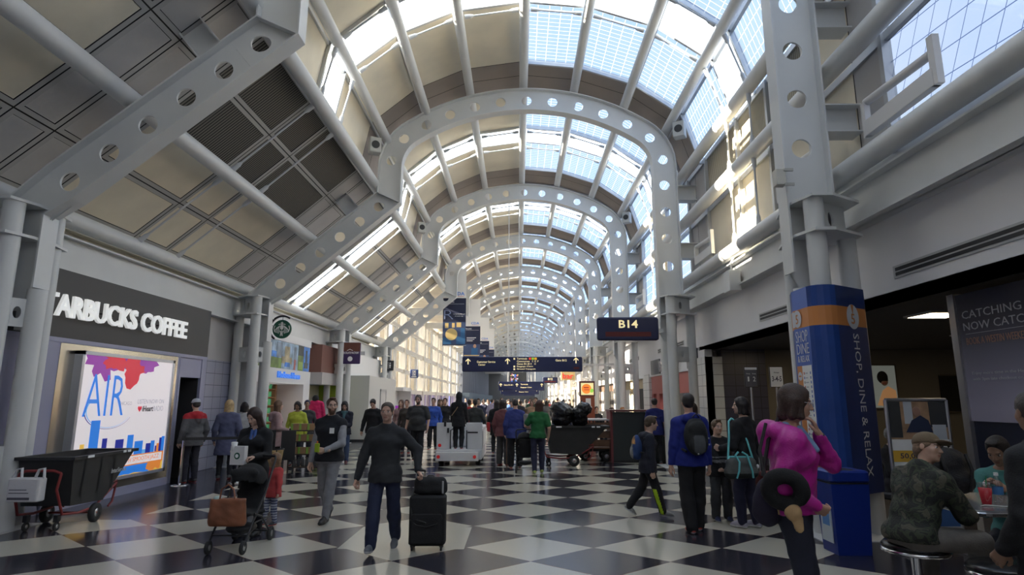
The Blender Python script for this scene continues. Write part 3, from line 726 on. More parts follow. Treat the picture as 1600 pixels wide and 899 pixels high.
def np_mesh(name, parts, mats):
    """parts: list of (verts, quads, material index array or int)"""
    vs, fs, mi = [], [], []; n = 0
    for v, f, m in parts:
        vs.append(v); fs.append(f+n); mi.append(np.full(len(f), m) if np.isscalar(m) else m); n += len(v)
    vs, fs, mi = np.concatenate(vs), np.concatenate(fs), np.concatenate(mi)
    me = bpy.data.meshes.new(name); me.vertices.add(len(vs)); me.vertices.foreach_set('co', vs.astype(np.float32).ravel())
    me.loops.add(4*len(fs)); me.loops.foreach_set('vertex_index', fs.astype(np.int32).ravel()); me.polygons.add(len(fs))
    me.polygons.foreach_set('loop_start', np.arange(0, 4*len(fs), 4, dtype=np.int32))
    me.polygons.foreach_set('use_smooth', np.ones(len(fs), bool))
    for m in mats: me.materials.append(m)
    me.polygons.foreach_set('material_index', mi.astype(np.int32)); me.update(calc_edges=True); me.validate()
    return me
def np_obj(name, parts, mats, parent=None):
    o = bpy.data.objects.new(name, np_mesh(name, parts, mats)); COL.objects.link(o)
    if parent is not None: o.parent = parent
    return o
def ctr(v, f): return v[f].mean(1)

def rot(yaw=0, pitch=0, roll=0):
    """yaw to the left +, pitch down +, roll to the right +; columns are right, forward, up"""
    y, p, r = map(math.radians, (yaw, -pitch, roll))
    Rz = np.array([[math.cos(y), -math.sin(y), 0], [math.sin(y), math.cos(y), 0], [0, 0, 1]])
    Rx = np.array([[1, 0, 0], [0, math.cos(p), -math.sin(p)], [0, math.sin(p), math.cos(p)]])
    Ry = np.array([[math.cos(r), 0, math.sin(r)], [0, 1, 0], [-math.sin(r), 0, math.cos(r)]])
    return Rz @ Rx @ Ry
def ik(a, b, l1, l2, pole):
    d = b-a; L = np.linalg.norm(d); mx = (l1+l2)*0.999
    if L > mx: b = a+d/L*mx; L = mx
    u = (b-a)/L; x = (l1*l1-l2*l2+L*L)/(2*L); h = math.sqrt(max(l1*l1-x*x, 0))
    pv = np.asarray(pole, float); pv = pv-u*(pv@u); pv /= (np.linalg.norm(pv)+1e-9)
    return a+u*x+pv*h, b
def unit(v): v = np.asarray(v, float); return v/(np.linalg.norm(v)+1e-9)

def skeleton(H, pose):
    g = pose.get; S = {'H': H}; st = g('stout', 1.0); S['stout'] = st
    lean = math.radians(g('lean', 0)); side = math.radians(g('side', 0)); tw = math.radians(g('twist', 0))
    hz = g('hip', 0.522*H); hip = V(*(g('hipxy', (0, 0))), hz); S['hip'] = hip
    T = rot(0, math.degrees(lean), math.degrees(side)); S['T'] = T
    Ttw = rot(math.degrees(tw), 0, 0); up = lambda f, z, x=0.0: hip+T @ (V(x, f, z))
    S['waist'], S['chest'], S['neck'] = up(0.0, 0.10*H), up(0.005*H, 0.215*H), up(-0.008*H, 0.315*H)
    sw = g('shoulder', 0.100)*H
    for sd, sx in (('L', -1), ('R', 1)):
        S['sh'+sd] = hip+T @ (Ttw @ V(sx*sw, 0, 0)+V(0, 0, 0.274*H+g('shrug'+sd, 0)))
        S['hp'+sd] = hip+V(sx*0.052*H, 0, 0)
        an = g('foot'+sd, None); an = V(sx*0.065*H, 0, 0.045*H) if an is None else V(*an)
        S['kn'+sd], S['an'+sd] = ik(S['hp'+sd], an, 0.2418*H, 0.2388*H, g('knee'+sd, (sx*0.12, 1, 0)))
        hd = g('hand'+sd, None); hd = V(sx*0.155*H, 0.03*H, 0.495*H) if hd is None else V(*hd)
        S['el'+sd], S['wr'+sd] = ik(S['sh'+sd], hd, 0.172*H, 0.150*H, g('elbow'+sd, (sx*0.5, -1, -0.15)))
        S['fd'+sd] = unit(g('fdir'+sd, None) if g('fdir'+sd, None) is not None else S['wr'+sd]-S['el'+sd])
        pn = np.asarray(g('palm'+sd, (-sx, 0.25, 0)), float); pn = pn-S['fd'+sd]*(pn@S['fd'+sd]); S['pn'+sd] = unit(pn)
        S['curl'+sd] = g('curl'+sd, 0.45); S['toe'+sd] = (g('toe'+sd, 0), g('heel'+sd, 0))
    S['hs'] = 0.132*H/0.23*g('headscale', 1.0); S['HR'] = T @ rot(g('yaw', 0), g('pitch', 0), g('roll', 0))
    S['hc'] = S['neck']+T @ V(0, 0.012*H, 0.055*H)+S['HR'] @ V(0, 0.01*H, 0.060*H*g('headscale', 1.0))
    return S
def head_prims(S, face=True):
    c, R, s = S['hc'], S['HR'], S['hs']; L = lambda x, y, z: c+R @ (V(x, y, z)*s)
    E = lambda p, r, k=0.02, op='u': ell(L(*p), np.array(r, float)*s, k*s, R, op); Cn = lambda p, q, r0, r1, k=0.02: cone(L(*p), L(*q), r0*s, r1*s, k*s)
    P = [E((0, -.014, .030), (.075, .095, .085)), E((0, .022, -.03), (.060, .068, .083)), E((0, .036, -.08), (.043, .046, .034)), Cn((0, -.022, -.07), (0, -.03, -.17), .052, .056, .03)]
    if face:
        for sx in (-1, 1):
            P += [E((sx*.036, .052, -.03), (.024, .026, .024)), E((sx*.076, -.012, -.008), (.008, .018, .031), .006)]
        P += [Cn((-.036, .077, .021), (.036, .077, .021), .010, .010, .015)]
        for sx in (-1, 1): P += [E((sx*.031, .090, .001), (.015, .014, .010), .008, 's'), E((sx*.031, .0745, .001), (.0125, .0125, .0105), .002)]
        P += [Cn((0, .086, .008), (0, .104, -.030), .007, .012, .010), E((-.012, .094, -.034), (.008, .010, .007), .006), E((.012, .094, -.034), (.008, .010, .007), .006),
              E((0, .083, -.060), (.023, .012, .006), .006), E((0, .080, -.070), (.019, .012, .007), .006), E((0, .070, -.100), (.020, .016, .014), .015)]
    return P
def face_mats(S, v, f, brow=True):
    """0 skin 1 lips 2 eye white 3 dark (iris, brow) 4 beard"""
    q = ((ctr(v, f)-S['hc']) @ S['HR'])/S['hs']; x, y, z = np.abs(q[:, 0]), q[:, 1], q[:, 2]; m = np.zeros(len(f), int)
    fr = y > 0.055
    m[fr & (x < .021) & (z < -.0555) & (z > -.0745)] = 1
    if S.get('beard'):
        b = S['beard']; m[(y > 0.015) & (z < -.052+0.35*(x-.02)) & (z > -.14) & ~((x < .022) & (z > -.076) & (z < -.054) & (y > .05)) ] = 4
    m[fr & (x > .020) & (x < .042) & (np.abs(z-.001) < .0075)] = 2
    m[fr & (np.abs(x-.031) < .0065) & (np.abs(z-.001) < .0075)] = 3
    if brow: m[fr & (x > .015) & (x < .047) & (z > .0165) & (z < .0245)] = 3
    return m
def hand_prims(S, sd):
    s = S['H']/1.75*S.get('handscale', 1.0); w, X, Z = S['wr'+sd], S['fd'+sd], S['pn'+sd]; sx = 1 if sd == 'R' else -1
    Y = np.cross(Z, X)*1.0
    th = S.get('thumb'+sd)
    # thumb side: towards the front when the palm faces the body
    Y = Y if (sd == 'R') else -Y
    L = lambda x, y, z: w+(X*x+Y*y+Z*z)*s
    P = [cone(w-X*0.05*s, L(.012, 0, 0), .026*s, .024*s, .012)]
    c = S['curl'+sd]
    if isinstance(c, (int, float)): c = (c, c*1.15, c*1.3, c*1.4)
    for i, (y, ln) in enumerate(((.030, .068), (.010, .076), (-.010, .070), (-.028, .056))):
        P.append(cone(L(.010, y*.55, 0), L(.088-abs(i-1)*.004, y, -.002), .0150*s, .0125*s, .012*s))
        p = L(.088-abs(i-1)*.004, y, -.002); a = 0.0; r = .0098*s
        for fr, da in ((.46, .8), (.30, 1.1), (.24, .8)):
            a += c[i]*da; d = X*math.cos(a)+Z*math.sin(a); q = p+d*ln*fr*s; P.append(cone(p, q, r, r*.93, .004*s)); p, r = q, r*.93
    a, b, e, t = L(.015, .022, .006), L(.045, .046, .016), L(.072, .052, .026), L(.094, .048, .034)
    P += [cone(a, b, .015*s, .012*s, .01*s), cone(b, e, .0115*s, .0105*s, .004*s), cone(e, t, .0105*s, .009*s, .004*s)]
    return P
def limb(S, names, r, infl=0.0, k=0.02): return [cone(S[a], S[b], ra+infl, rb+infl, k) for (a, b), (ra, rb) in zip(zip(names, names[1:]), r)]
def torso_prims(S, infl=0.0, low=True):
    H = S['H']; st = S['stout']; T = S['T']; i = infl; b = S.get('belly', 0.0)
    P = [cone(S['hip'], S['waist'], .066*H*st+i, .060*H*st+i, .03, 1.42, 1.0), cone(S['waist'], S['chest'], .060*H*st+i, .066*H*st+i, .03, 1.42, 1.0),
         cone(S['chest'], S['neck']-T @ V(0, 0, .05*H), .066*H*st+i, .045*H+i, .03, 1.40, 1.0),
         cone(S['shL'], S['shR'], .030*H+i, .030*H+i, .03)]
    for sd, sx in (('L', -1), ('R', 1)): P.append(cone(S['neck']+T @ V(sx*.012*H, -.006*H, .004*H), S['sh'+sd]-T @ V(sx*.006*H, 0, -.002*H), .033*H+i*.8, .030*H+i, .03))
    P += [cone(S['shL']-T @ V(-.02*H, 0, .05*H), S['shR']-T @ V(.02*H, 0, .05*H), .045*H+i, .045*H+i, .03),
         cone(S['neck']-T @ V(0, 0, .03*H), S['neck']+T @ V(0, .004*H, .02*H), .040*H+i*.6, .033*H+i*.6, .04)]
    if b: P.append(ell(S['waist']+T @ V(0, .045*H, -.005*H), (.09*H*st+i, (.05+b)*H+i, .09*H+i), .05))
    if S.get('bust'): P += [ell(S['chest']+T @ V(sx*.045*H, .055*H, 0), (.042*H+i, .038*H+i, .042*H+i), .03) for sx in (-1, 1)]
    return P
def arm_prims(S, sd, infl=0.0, upto=1.0):
    H = S['H']; w = S['el'+sd]+(S['wr'+sd]-S['el'+sd])*min(1.0, max(upto, 0.0)); a = S['sh'+sd]; e = S['el'+sd]
    if upto < 0: return [cone(a, a+(e-a)*(1+upto), .033*H+infl, .029*H+infl, .02)]
    f = max(upto, 0.01)
    return [cone(a, e, .033*H+infl, .025*H+infl, .02), cone(e, w, .025*H+infl, (.025-.008*f)*H+infl*(1-.45*f), .015)]
def leg_prims(S, sd, infl=0.0, loose=0.0):
    H = S['H']; h, kn, an = S['hp'+sd], S['kn'+sd], S['an'+sd]; m = kn+(an-kn)*.3
    return [cone(h, kn, .050*H+infl, .034*H+infl+loose*.5, .03), cone(kn, m, .034*H+infl+loose*.6, .034*H+infl+loose*.8, .02), cone(m, an, .033*H+infl+loose*.8, .021*H+infl+loose, .02)]
SKINS = {}
def skin_mats(c, hairc, lip=None):
    nm = 'skin %.2f %.2f' % (c[0], c[1]); sk = mat(nm, c, 0.5, noise=0.05, nscale=30)
    lp = mat(nm+' lips', (c[0]*.82, c[1]*.60, c[2]*.60), 0.45); ew = mat('eye white', (0.62, 0.60, 0.58), 0.3); ir = mat('iris dark', (0.05, 0.035, 0.03), 0.35)
    return [sk, lp, ew, ir, mat('beard %.2f' % hairc[0], hairc, 0.8)]
def camo_cloth():
    m = cloth('camouflage', (.03, .034, .026), .3, .85); nt = m.node_tree; no = nt.nodes.new('ShaderNodeTexNoise'); no.inputs['Scale'].default_value = 13; no.inputs['Detail'].default_value = 2; no.inputs['Distortion'].default_value = .6
    tc = nt.nodes.new('ShaderNodeTexCoord'); cr = nt.nodes.new('ShaderNodeValToRGB'); cr.color_ramp.interpolation = 'CONSTANT'; e = cr.color_ramp.elements
    e[0].position = 0; e[0].color = (.016, .018, .015, 1); e[1].position = .44; e[1].color = (.040, .048, .030, 1)
    for p, c in ((.52, (.022, .026, .020, 1)), (.58, (.075, .070, .050, 1))): n = e.new(p); n.color = c
    nt.links.new(tc.outputs['Object'], no.inputs['Vector']); nt.links.new(no.outputs['Fac'], cr.inputs['Fac']); nt.links.new(cr.outputs['Color'], nt.nodes['Principled BSDF'].inputs['Base Color']); return m
def cloth(name, c, bump=0.25, rough=0.85, noise=0.12, **k): return mat('cloth '+name, c, rough, noise=noise, nscale=14, bump=bump, bscale=90, **k)
def hair_prims(S, style):
    c, R, s = S['hc'], S['HR'], S['hs']; L = lambda x, y, z: c+R @ (V(x, y, z)*s); T = S['T']
    E = lambda p, r, k=0.02, op='u': ell(L(*p), np.array(r, float)*s, k*s, R, op); Cn = lambda p, q, r0, r1, k=0.02, sx=1: cone(L(*p), L(*q), r0*s, r1*s, k*s, sx)
    th = {'short': .008, 'crop': .005, 'curly': .024}.get(style, .014)
    P = [E((0, -.018, .032), (.076+th, .097+th, .086+th))]
    if style in ('short', 'crop', 'curly'):
        P += [E((0, -.055, -.02), (.066+th*.5, .062+th*.6, .055), .02), E((0, .106, -.022), (.092, .070, .112), .010, 's'), E((0, .035, -.105), (.12, .095, .10), .01, 's')]
        if style != 'crop': P += [E((0, .052, .104), (.050, .036, .018), .02)]
    else:
        ln = {'bob': -.10, 'long': -.27, 'mid': -.17, 'pony': -.02, 'bun': -.02}.get(style, -.1)
        P += [E((0, .110, -.032), (.068, .074, .118), .012, 's')]
        if style in ('bob', 'long', 'mid'):
            P += [Cn((0, -.05, .0), (0, -.075, ln), .062, .050, .03, 1.35)]
            for sx in (-1, 1): P += [Cn((sx*.066, .015, .01), (sx*.075, .03, ln*.95), .022, .022, .03), Cn((sx*.07, -.03, .01), (sx*.08, -.03, ln), .03, .03, .03)]
        elif style == 'pony': P += [E((0, -.05, -.03), (.062, .055, .05)), Cn((0, -.105, .02), (0, -.13, -.16), .03, .018)]
        elif style == 'bun': P += [E((0, -.05, -.02), (.066, .055, .06)), E((0, -.12, .03), (.035, .035, .035))]
    return P
def shoe_prims(S, sd, s=1.0):
    H = S['H']/1.75*s; a = S['an'+sd]; toe, heel = S['toe'+sd]; R = rot(toe, -heel, 0)
    o = a-R @ V(0, 0, .075*H); L = lambda x, y, z: o+R @ (V(x, y, z)*H)
    P = [cone(L(0, -.035, .036), L(0, .10, .034), .038*H, .044*H, .02, 1.0), cone(L(0, .10, .030), L(0, .165, .022), .043*H, .030*H, .02), cone(L(0, -.02, .05), L(0, .0, .105), .040*H, .037*H, .02), cone(L(0, 0, .09), L(0, .09, .045), .034*H, .032*H, .02)]
    P.append(half(L(0, 0, 0), R @ V(0, 0, -1))); return P, o, R
NP = [0]
def person(label, x, y, heading, H, pose=None, skin=(0.56, 0.36, 0.27), hair=('short', (0.06, 0.04, 0.03)), top=None, bottom=None, shoes=((0.05, 0.05, 0.05), (0.5, 0.5, 0.5)), lvl=2, z=0.0, group=None, beard=False, extra=None, face=True, over=None, bust=False, belly=0.0, name='person'):
    """a clothed figure; heading in degrees, 0 looks down the hall, 180 looks at the camera"""
    NP[0] += 1; sd0 = NP[0]*1.37
    S = skeleton(H, pose or {}); S['beard'] = beard; S['bust'] = bust; S['belly'] = belly
    res, hres, fres = {3: (.011, .0052, .0045), 2: (.014, .0075, .0070), 1: (.022, .013, .014)}[lvl]
    root = thing(name, label, 'person', (x, y, z), math.radians(heading), group)
    mats = skin_mats(skin, hair[1])
    # body: one continuous skin, finer over head and hands
    B = torso_prims(S)
    for sd in 'LR': B += arm_prims(S, sd)+leg_prims(S, sd)+([] if shoes else [cone(S['an'+sd], S['an'+sd]+V(0, .06*H, -.02*H), .02*H, .018*H, .02)])
    v, f = sculpt(B, res*1.25); parts = [(v, f, 0)]
    v, f = sculpt(head_prims(S, face), hres); parts.append((v, f, face_mats(S, v, f) if face else 0))
    for sd in 'LR': v, f = sculpt(hand_prims(S, sd), fres); parts.append((v, f, 0))
    np_obj('body', parts, mats, root)
    if hair[0] not in ('bald', None):
        v, f = sculpt(hair_prims(S, hair[0]), hres*1.15, .0022, sd0); np_obj('hair', [(v, f, 0)], [mat('hair %.3f %.3f' % (hair[1][0], hair[1][2]), hair[1], 0.55, noise=.35, nscale=40, bump=.5, bscale=120)], root)
    for sp in ([bottom] if bottom else [])+([top] if top else [])+(over if isinstance(over, list) else ([over] if over else [])):
        if not sp: continue
        P = []; i = sp.get('thick', .010); kind = sp['kind']; T = S['T']
        if kind == 'top':
            P += torso_prims(S, i+sp.get('full', 0))
            flare = sp.get('hem', 0.43)*H; zb = S['hip'][2]-(0.515*H-flare)
            if sp.get('skirt'): P += [cone(S['hip'], V(S['hip'][0], S['hip'][1]+sp.get('fwd', 0), zb), .070*H+i, (.070+sp['skirt'])*H+i, .03, 1.42, 1.05)]
            else: P += [cone(S['hip'], V(S['hip'][0], S['hip'][1], zb-.02), .068*H*S['stout']+i+.006, .069*H*S['stout']+i+.008, .03, 1.48, 1.12)]
            for sd in 'LR':
                sl = sp.get('sleeve', 0.97)
                if sl is not None: P += arm_prims(S, sd, i+sp.get('puff', .004), sl)
            if sp.get('hood') == 2: P += [cone(S['neck']+T @ V(-.045*H, -.05*H, -.005*H), S['neck']+T @ V(.045*H, -.05*H, -.005*H), .034*H, .034*H, .02), cone(S['neck']+T @ V(0, -.075*H, -.01*H), S['neck']+T @ V(0, -.085*H, -.09*H), .052*H, .030*H, .02)]
            elif sp.get('hood'): P += [cone(S['neck']+T @ V(-.05*H, -.035*H, -.015*H), S['neck']+T @ V(.05*H, -.035*H, -.015*H), .034*H, .034*H, .03), cone(S['neck']+T @ V(0, -.062*H, -.03*H), S['neck']+T @ V(0, -.075*H, -.085*H), .052*H, .034*H, .03)]
            if sp.get('collar'): P += [cone(S['neck']+T @ V(0, .002*H, -.01*H), S['neck']+T @ V(0, .010*H, sp['collar']), .037*H+i*.5, .037*H+i*.5, .02)]
            P.append(half((0, 0, zb), (0, 0, -1)))
            nk = S['neck']+T @ V(0, 0, .022*H+(sp['collar'] if sp.get('collar') else 0))
            P.append(half(nk, T @ V(0, .25, 1)))
            if sp.get('open'): P += [ell(S['neck']+T @ V(0, .07*H, -.02*H), (.028*H, .05*H, .06*H), .01, None, 's')]
        elif kind == 'legs':
            for sd in 'LR': P += leg_prims(S, sd, i, sp.get('loose', .012))
            P += [cone(S['hip']+V(0, -.005, -.01*H), S['waist']-T @ V(0, 0, .03*H), .064*H*S['stout']+i, .060*H*S['stout']+i, .03, 1.42, 1.0)]
            if sp.get('skirtlen'): P += [cone(S['hip'], S['hip']-V(0, 0, sp['skirtlen']*H), .066*H+i, .085*H+i, .03, 1.4, 1.1)]
            P.append(half((0, 0, sp.get('cut', .025)), (0, 0, -1)))
        elif kind == 'raw': P = sp['fn'](S)
        v, f = sculpt(P, sp.get('res', res), sp.get('wr', .0035), sd0)
        m = sp['m'] if isinstance(sp['m'], list) else [sp['m']]
        mi = sp['matfn'](ctr(v, f), S) if sp.get('matfn') else 0
        o = np_obj(sp['name'], [(v, f, mi)], m, root)
        if sp.get('label'): o['label'] = sp['label']
    if shoes:
        for sd in 'LR':
            P, o_, R = shoe_prims(S, sd); v, f = sculpt(P, min(res, .012)); q = (ctr(v, f)-o_) @ R
            np_obj('shoe', [(v, f, (q[:, 2] < .024*H/1.75).astype(int))], [mat('shoe %.2f %.2f %.2f' % shoes[0], shoes[0], .5), mat('sole %.2f' % shoes[1][0], shoes[1], .6)], root)
    if extra: extra(root, S)
    return root, S
def W(root, p):
    """local point of a placed person in world space"""
    a = root.rotation_euler[2]; c, s = math.cos(a), math.sin(a); l = root.location
    return V(l[0]+c*p[0]-s*p[1], l[1]+s*p[0]+c*p[1], l[2]+p[2])
def top(name, c, thick=.012, hem=.43, **k): return dict(kind='top', name=name, m=k.pop('m', None) or cloth('%s %.2f %.2f %.2f' % ((name,)+tuple(c)), c), thick=thick, hem=hem, **k)
def legs(name, c, thick=.008, loose=.012, **k): return dict(kind='legs', name=name, m=k.pop('m', None) or cloth('%s %.2f %.2f %.2f' % ((name,)+tuple(c)), c), thick=thick, loose=loose, **k)
# ------------------------------------------------------------------ signs, posters, shop goods
def fit_text(mb, body, o, xd, yd, w, h, mi=0, extrude=0.004, bold=0.0, res=2):
    t = text_mb(body, 1.0, 0.01, bold, res=res); xs = [p[0] for p in t.v]; ys = [p[1] for p in t.v]; zs = [p[2] for p in t.v]
    sx, sy = w/(max(xs)-min(xs)), h/(max(ys)-min(ys)); sz = extrude/(max(zs)-min(zs)+1e-9)
    t.v = [((x-min(xs))*sx, (y-min(ys))*sy, (z-min(zs))*sz) for x, y, z in t.v]; t.mi = [mi]*len(t.f)
    mb.seg(); mb.merge(t, frame_mat(o, xd, yd)); return mb.seg()
NAVY = mat('sign navy', (0.010, 0.016, 0.065), 0.35)
SIGNY = mat('sign cream letter', (0.9, 0.76, 0.42), 0.5, emit=0.35)
SIGNR = mat('red display', (0.10, 0.008, 0.008), 0.4)
BLACKM = mat('black metal', (0.02, 0.02, 0.022), 0.4, 0.3)
BLACKP = mat('black plastic', (0.018, 0.018, 0.019), 0.5)
CHROME = mat('chrome', (0.75, 0.75, 0.76), 0.15, 1.0)
SILV = mat('silver metal', (0.55, 0.55, 0.56), 0.3, 0.9)
PX, PY, PZ = (1, 0, 0), (0, 1, 0), (0, 0, 1); NX, NY = (-1, 0, 0), (0, -1, 0)
# coffee shop lettering over the fascia
t = thing('shop_sign', 'large white raised letters reading STARBUCKS COFFEE on the charcoal fascia', 'sign', (-7.40, 8.75, 3.05))
m = MB(); fit_text(m, 'STARBUCKS COFFEE', (0.055, 0.02, 0), PY, PZ, 4.24, 0.37, 0, 0.05, 0.022, 3); m.build('letters', mat('sign white', (0.85, 0.85, 0.83), 0.4, emit=0.25), t)
m = MB()
for k in range(15): m.cyl((0, 0.2+.28*k, .18), (0.056, 0.2+.28*k, .18), .012, seg=6)
m.build('stand_off', BLACKM, t)
# backlit advertisement
t = thing('lightbox_advert', 'large backlit AIR CHICAGO radio advert with blue city skyline beside the coffee shop door', 'advert', (-7.42, 9.97, 0.37))
Wd, Ht = 2.53, 2.12
def emat(n, c, e=0.75): return mat('print '+n, c, 0.35, emit=e*.36, ecol=c)
PW = emat('white', (0.80, 0.74, 0.76)); PB = emat('blue', (0.03, 0.22, 0.75)); PDB = emat('indigo', (0.02, 0.03, 0.30)); PR = emat('crimson', (0.65, 0.03, 0.06)); PP = emat('purple', (0.30, 0.05, 0.36)); PO = emat('orange', (0.80, 0.26, 0.05)); PG = emat('grey ink', (0.35, 0.36, 0.42)); PYL = emat('yellow', (0.8, 0.5, 0.08)); PK = emat('black ink', (0.02, 0.02, 0.03)); PLB = emat('sky blue', (0.15, 0.45, 0.85))
m = MB(); m.box(0.0, .03, -.42, Wd+.42, -.22, Ht+.16); m.build('steel_surround', STEELP, t)
m = MB(); m.box(0.0, .17, -.09, -.03, -.06, Ht+.06); m.box(0, .17, Wd+.03, Wd+.09, -.06, Ht+.06); m.box(0, .17, -.09, Wd+.09, Ht+.0, Ht+.06); m.box(0, .17, -.09, Wd+.09, -.06, 0); m.box(.03, .15, -.03, Wd+.03, 0, Ht); m.build('frame', mat('light frame', (.52, .54, .60), .3, .5), t)
m = MB(); m.quad((.152, -.03, 0), (.152, Wd+.03, 0), (.152, Wd+.03, Ht), (.152, -.03, Ht)); pst = m.build('poster', PW, t)
art = MB(); AM = [PB, PDB, PR, PP, PO, PG, PYL, PK, PLB, PW]
def rect(s0, s1, t0, t1, mi, w=.154): art.quad((w, s0*Wd, t0*Ht), (w, s1*Wd, t0*Ht), (w, s1*Wd, t1*Ht), (w, s0*Wd, t1*Ht), mi)
def blob(cs, ct, rs, rt, mi, w, seed, n=22):
    r = random.Random(seed); pts = []
    for k in range(n):
        a = 2*math.pi*k/n; q = r.uniform(.55, 1.15); s_ = min(1, max(0, cs+rs*q*math.cos(a))); tt = min(1, max(0, ct+rt*q*math.sin(a))); pts.append((w, s_*Wd, tt*Ht))
    c = (w, cs*Wd, min(1, ct)*Ht)
    for k in range(n): art.add([c, pts[k], pts[(k+1) % n]], [(0, 1, 2)], mi)
blob(.18, .97, .20, .16, 3, .1535, 1); blob(.42, .98, .34, .12, 3, .1537, 5); blob(.52, .90, .14, .15, 2, .154, 2); blob(.30, .97, .14, .10, 2, .1542, 9); blob(.70, .99, .14, .09, 3, .1543, 4)
for k, (s0, s1, h, mi) in enumerate([(.05, .09, .30, 6), (.03, .12, .20, 8), (.13, .22, .48, 0), (.26, .31, .33, 1), (.31, .38, .22, 1), (.40, .49, .31, 1), (.50, .60, .22, 8), (.53, .60, .34, 0), (.62, .72, .28, 0), (.72, .77, .20, 8), (.76, .82, .25, 1), (.82, .87, .27, 0), (.88, .91, .22, 1), (.90, .94, .24, 4), (.93, .97, .29, 1), (.96, 1.0, .30, 0)]): rect(s0, s1, .0, h, mi, .1545+.0001*k)
rect(.0, 1.0, .0, .15, 6, .157); blob(.62, .05, .3, .07, 0, .1572, 21); blob(.9, .08, .12, .1, 4, .1574, 22); rect(.0, 1.0, .075, .165, 4, .158)
rect(.02, .98, .085, .155, 9, .1585)
for k in range(28):                                  # swoosh around the big letters
    for rr, mi in ((1.0, 1), (.93, 8)):
        a0, a1 = math.radians(150+6.6*k), math.radians(150+6.6*(k+1)); w0, w1 = .018*(1-k/28)+.004, .018*(1-(k+1)/28)+.004
        P = lambda a, r: (.1546, (.30+.255*r*math.cos(a))*Wd, (.56+.155*r*math.sin(a))*Ht)
        art.quad(P(a0, rr-w0*2), P(a1, rr-w1*2), P(a1, rr), P(a0, rr), mi)
art.build('artwork', AM, pst)
z = .160
def litho(name, items, mm):
    for body, s0, t0, w_, h_, bo in items: l = MB(); fit_text(l, body, (z, s0*Wd, t0*Ht), PY, PZ, w_*Wd, h_*Ht, 0, .002, bo); l.build(name, mm, pst)
litho('headline_lettering', [('AIR', .03, .515, .41, .335, -.012)], PB); litho('place_lettering', [('CHICAGO', .385, .600, .145, .03, -.01)], PG)
litho('radio_lettering', [('LISTEN NOW ON', .60, .610, .33, .04, -.01), ('RADIO', .805, .540, .125, .048, -.015)], PG); litho('radio_lettering', [('iHeart', .665, .540, .135, .05, .02)], PK)
litho('strip_lettering', [('TRAFFIC & FLIGHT INFO', .03, .095, .40, .048, -.005)], PB); litho('strip_lettering', [('WITH SMOOTH JAZZ', .47, .095, .47, .048, -.005)], PO)
l = MB()
hp = [(.632+.024*(16*math.sin(a)**3)/16, .566+.030*(13*math.cos(a)-5*math.cos(2*a)-2*math.cos(3*a)-math.cos(4*a))/16) for a in [2*math.pi*k/28 for k in range(28)]]
l.add([(z, .632*Wd, .57*Ht)]+[(z, u*Wd, v*Ht) for u, v in hp], [(0, k+1, (k+1) % 28+1) for k in range(28)]); l.build('heart_mark', PR, pst)
m = MB(); m.box(0.0, .05, -.42, Wd+.42, -.37, -.22); m.build('skirt', LAV, t)
# round coffee sign on its bracket
t = thing('blade_sign', 'round green coffee shop sign on a black arc bracket above the news shop', 'sign', (-7.38, 17.0, 3.73))
m = MB(); m.box(0, .03, -.03, .03, -.03, .40)
for z in (.10, .27): m.cyl((.02, 0, z), (.30, 0, z), .016, seg=8)
arc = [(.58+.36*math.cos(math.radians(a)), 0, .02+.36*math.sin(math.radians(a))) for a in range(55, 236, 10)]
for a, b in zip(arc, arc[1:]):
    A, Bv = Vector(a), Vector(b); d = (Bv-A); n = Vector((-d.z, 0, d.x)).normalized(); m.obox(A-n*.025-Vector((0, .025, 0)), d, (0, .05, 0), n*.05)
m.cyl((.58, 0, .36), (.58, 0, .27), .008, seg=6); m.build('bracket', BLACKM, t)
GREEN = mat('coffee green', (0.006, 0.09, 0.05), 0.4)
m = MB(); m.cyl((.58, -.03, 0), (.58, .03, 0), .268, seg=40); d = m.build('disc', GREEN, t)
e = MB()                                              # generic crowned figure with flowing hair in white
def ep(x, z): return (.58+x, -.033, z)
def bar(pts, w):
    for (x0, z0), (x1, z1) in zip(pts, pts[1:]):
        dx, dz = x1-x0, z1-z0; L = math.hypot(dx, dz); nx, nz = -dz/L*w, dx/L*w; e.quad(ep(x0-nx, z0-nz), ep(x1-nx, z1-nz), ep(x1+nx, z1+nz), ep(x0+nx, z0+nz))
star = [(0+(.05 if k % 2 == 0 else .02)*math.sin(math.pi*k/5), .175+(.05 if k % 2 == 0 else .02)*math.cos(math.pi*k/5)) for k in range(10)]
e.add([ep(0, .175)]+[ep(*p) for p in star], [(0, k+1, (k+1) % 10+1) for k in range(10)])
face = [(.052*math.cos(a), .05+.07*math.sin(a)) for a in [2*math.pi*k/18 for k in range(18)]]; e.add([ep(*p) for p in face], [tuple(range(18))])
bar([(-.10, .13), (-.05, .15), (0, .125), (.05, .15), (.10, .13)], .010)
for sg in (-1, 1):
    for k in range(4):
        x = .068+.035*k; bar([(sg*x*.75, .11-.02*k), (sg*(x+.02), .03-.02*k), (sg*x, -.06-.01*k), (sg*(x+.018), -.13+.012*k)], .008)
    bar([(sg*.20, .10), (sg*.225, .02), (sg*.20, -.08)], .012)
bar([(-.04, -.05), (-.02, -.12), (-.035, -.2)], .010); bar([(.04, -.05), (.02, -.12), (.035, -.2)], .010); bar([(0, -.04), (0, -.19)], .010)
e.build('emblem', PAPW, d)
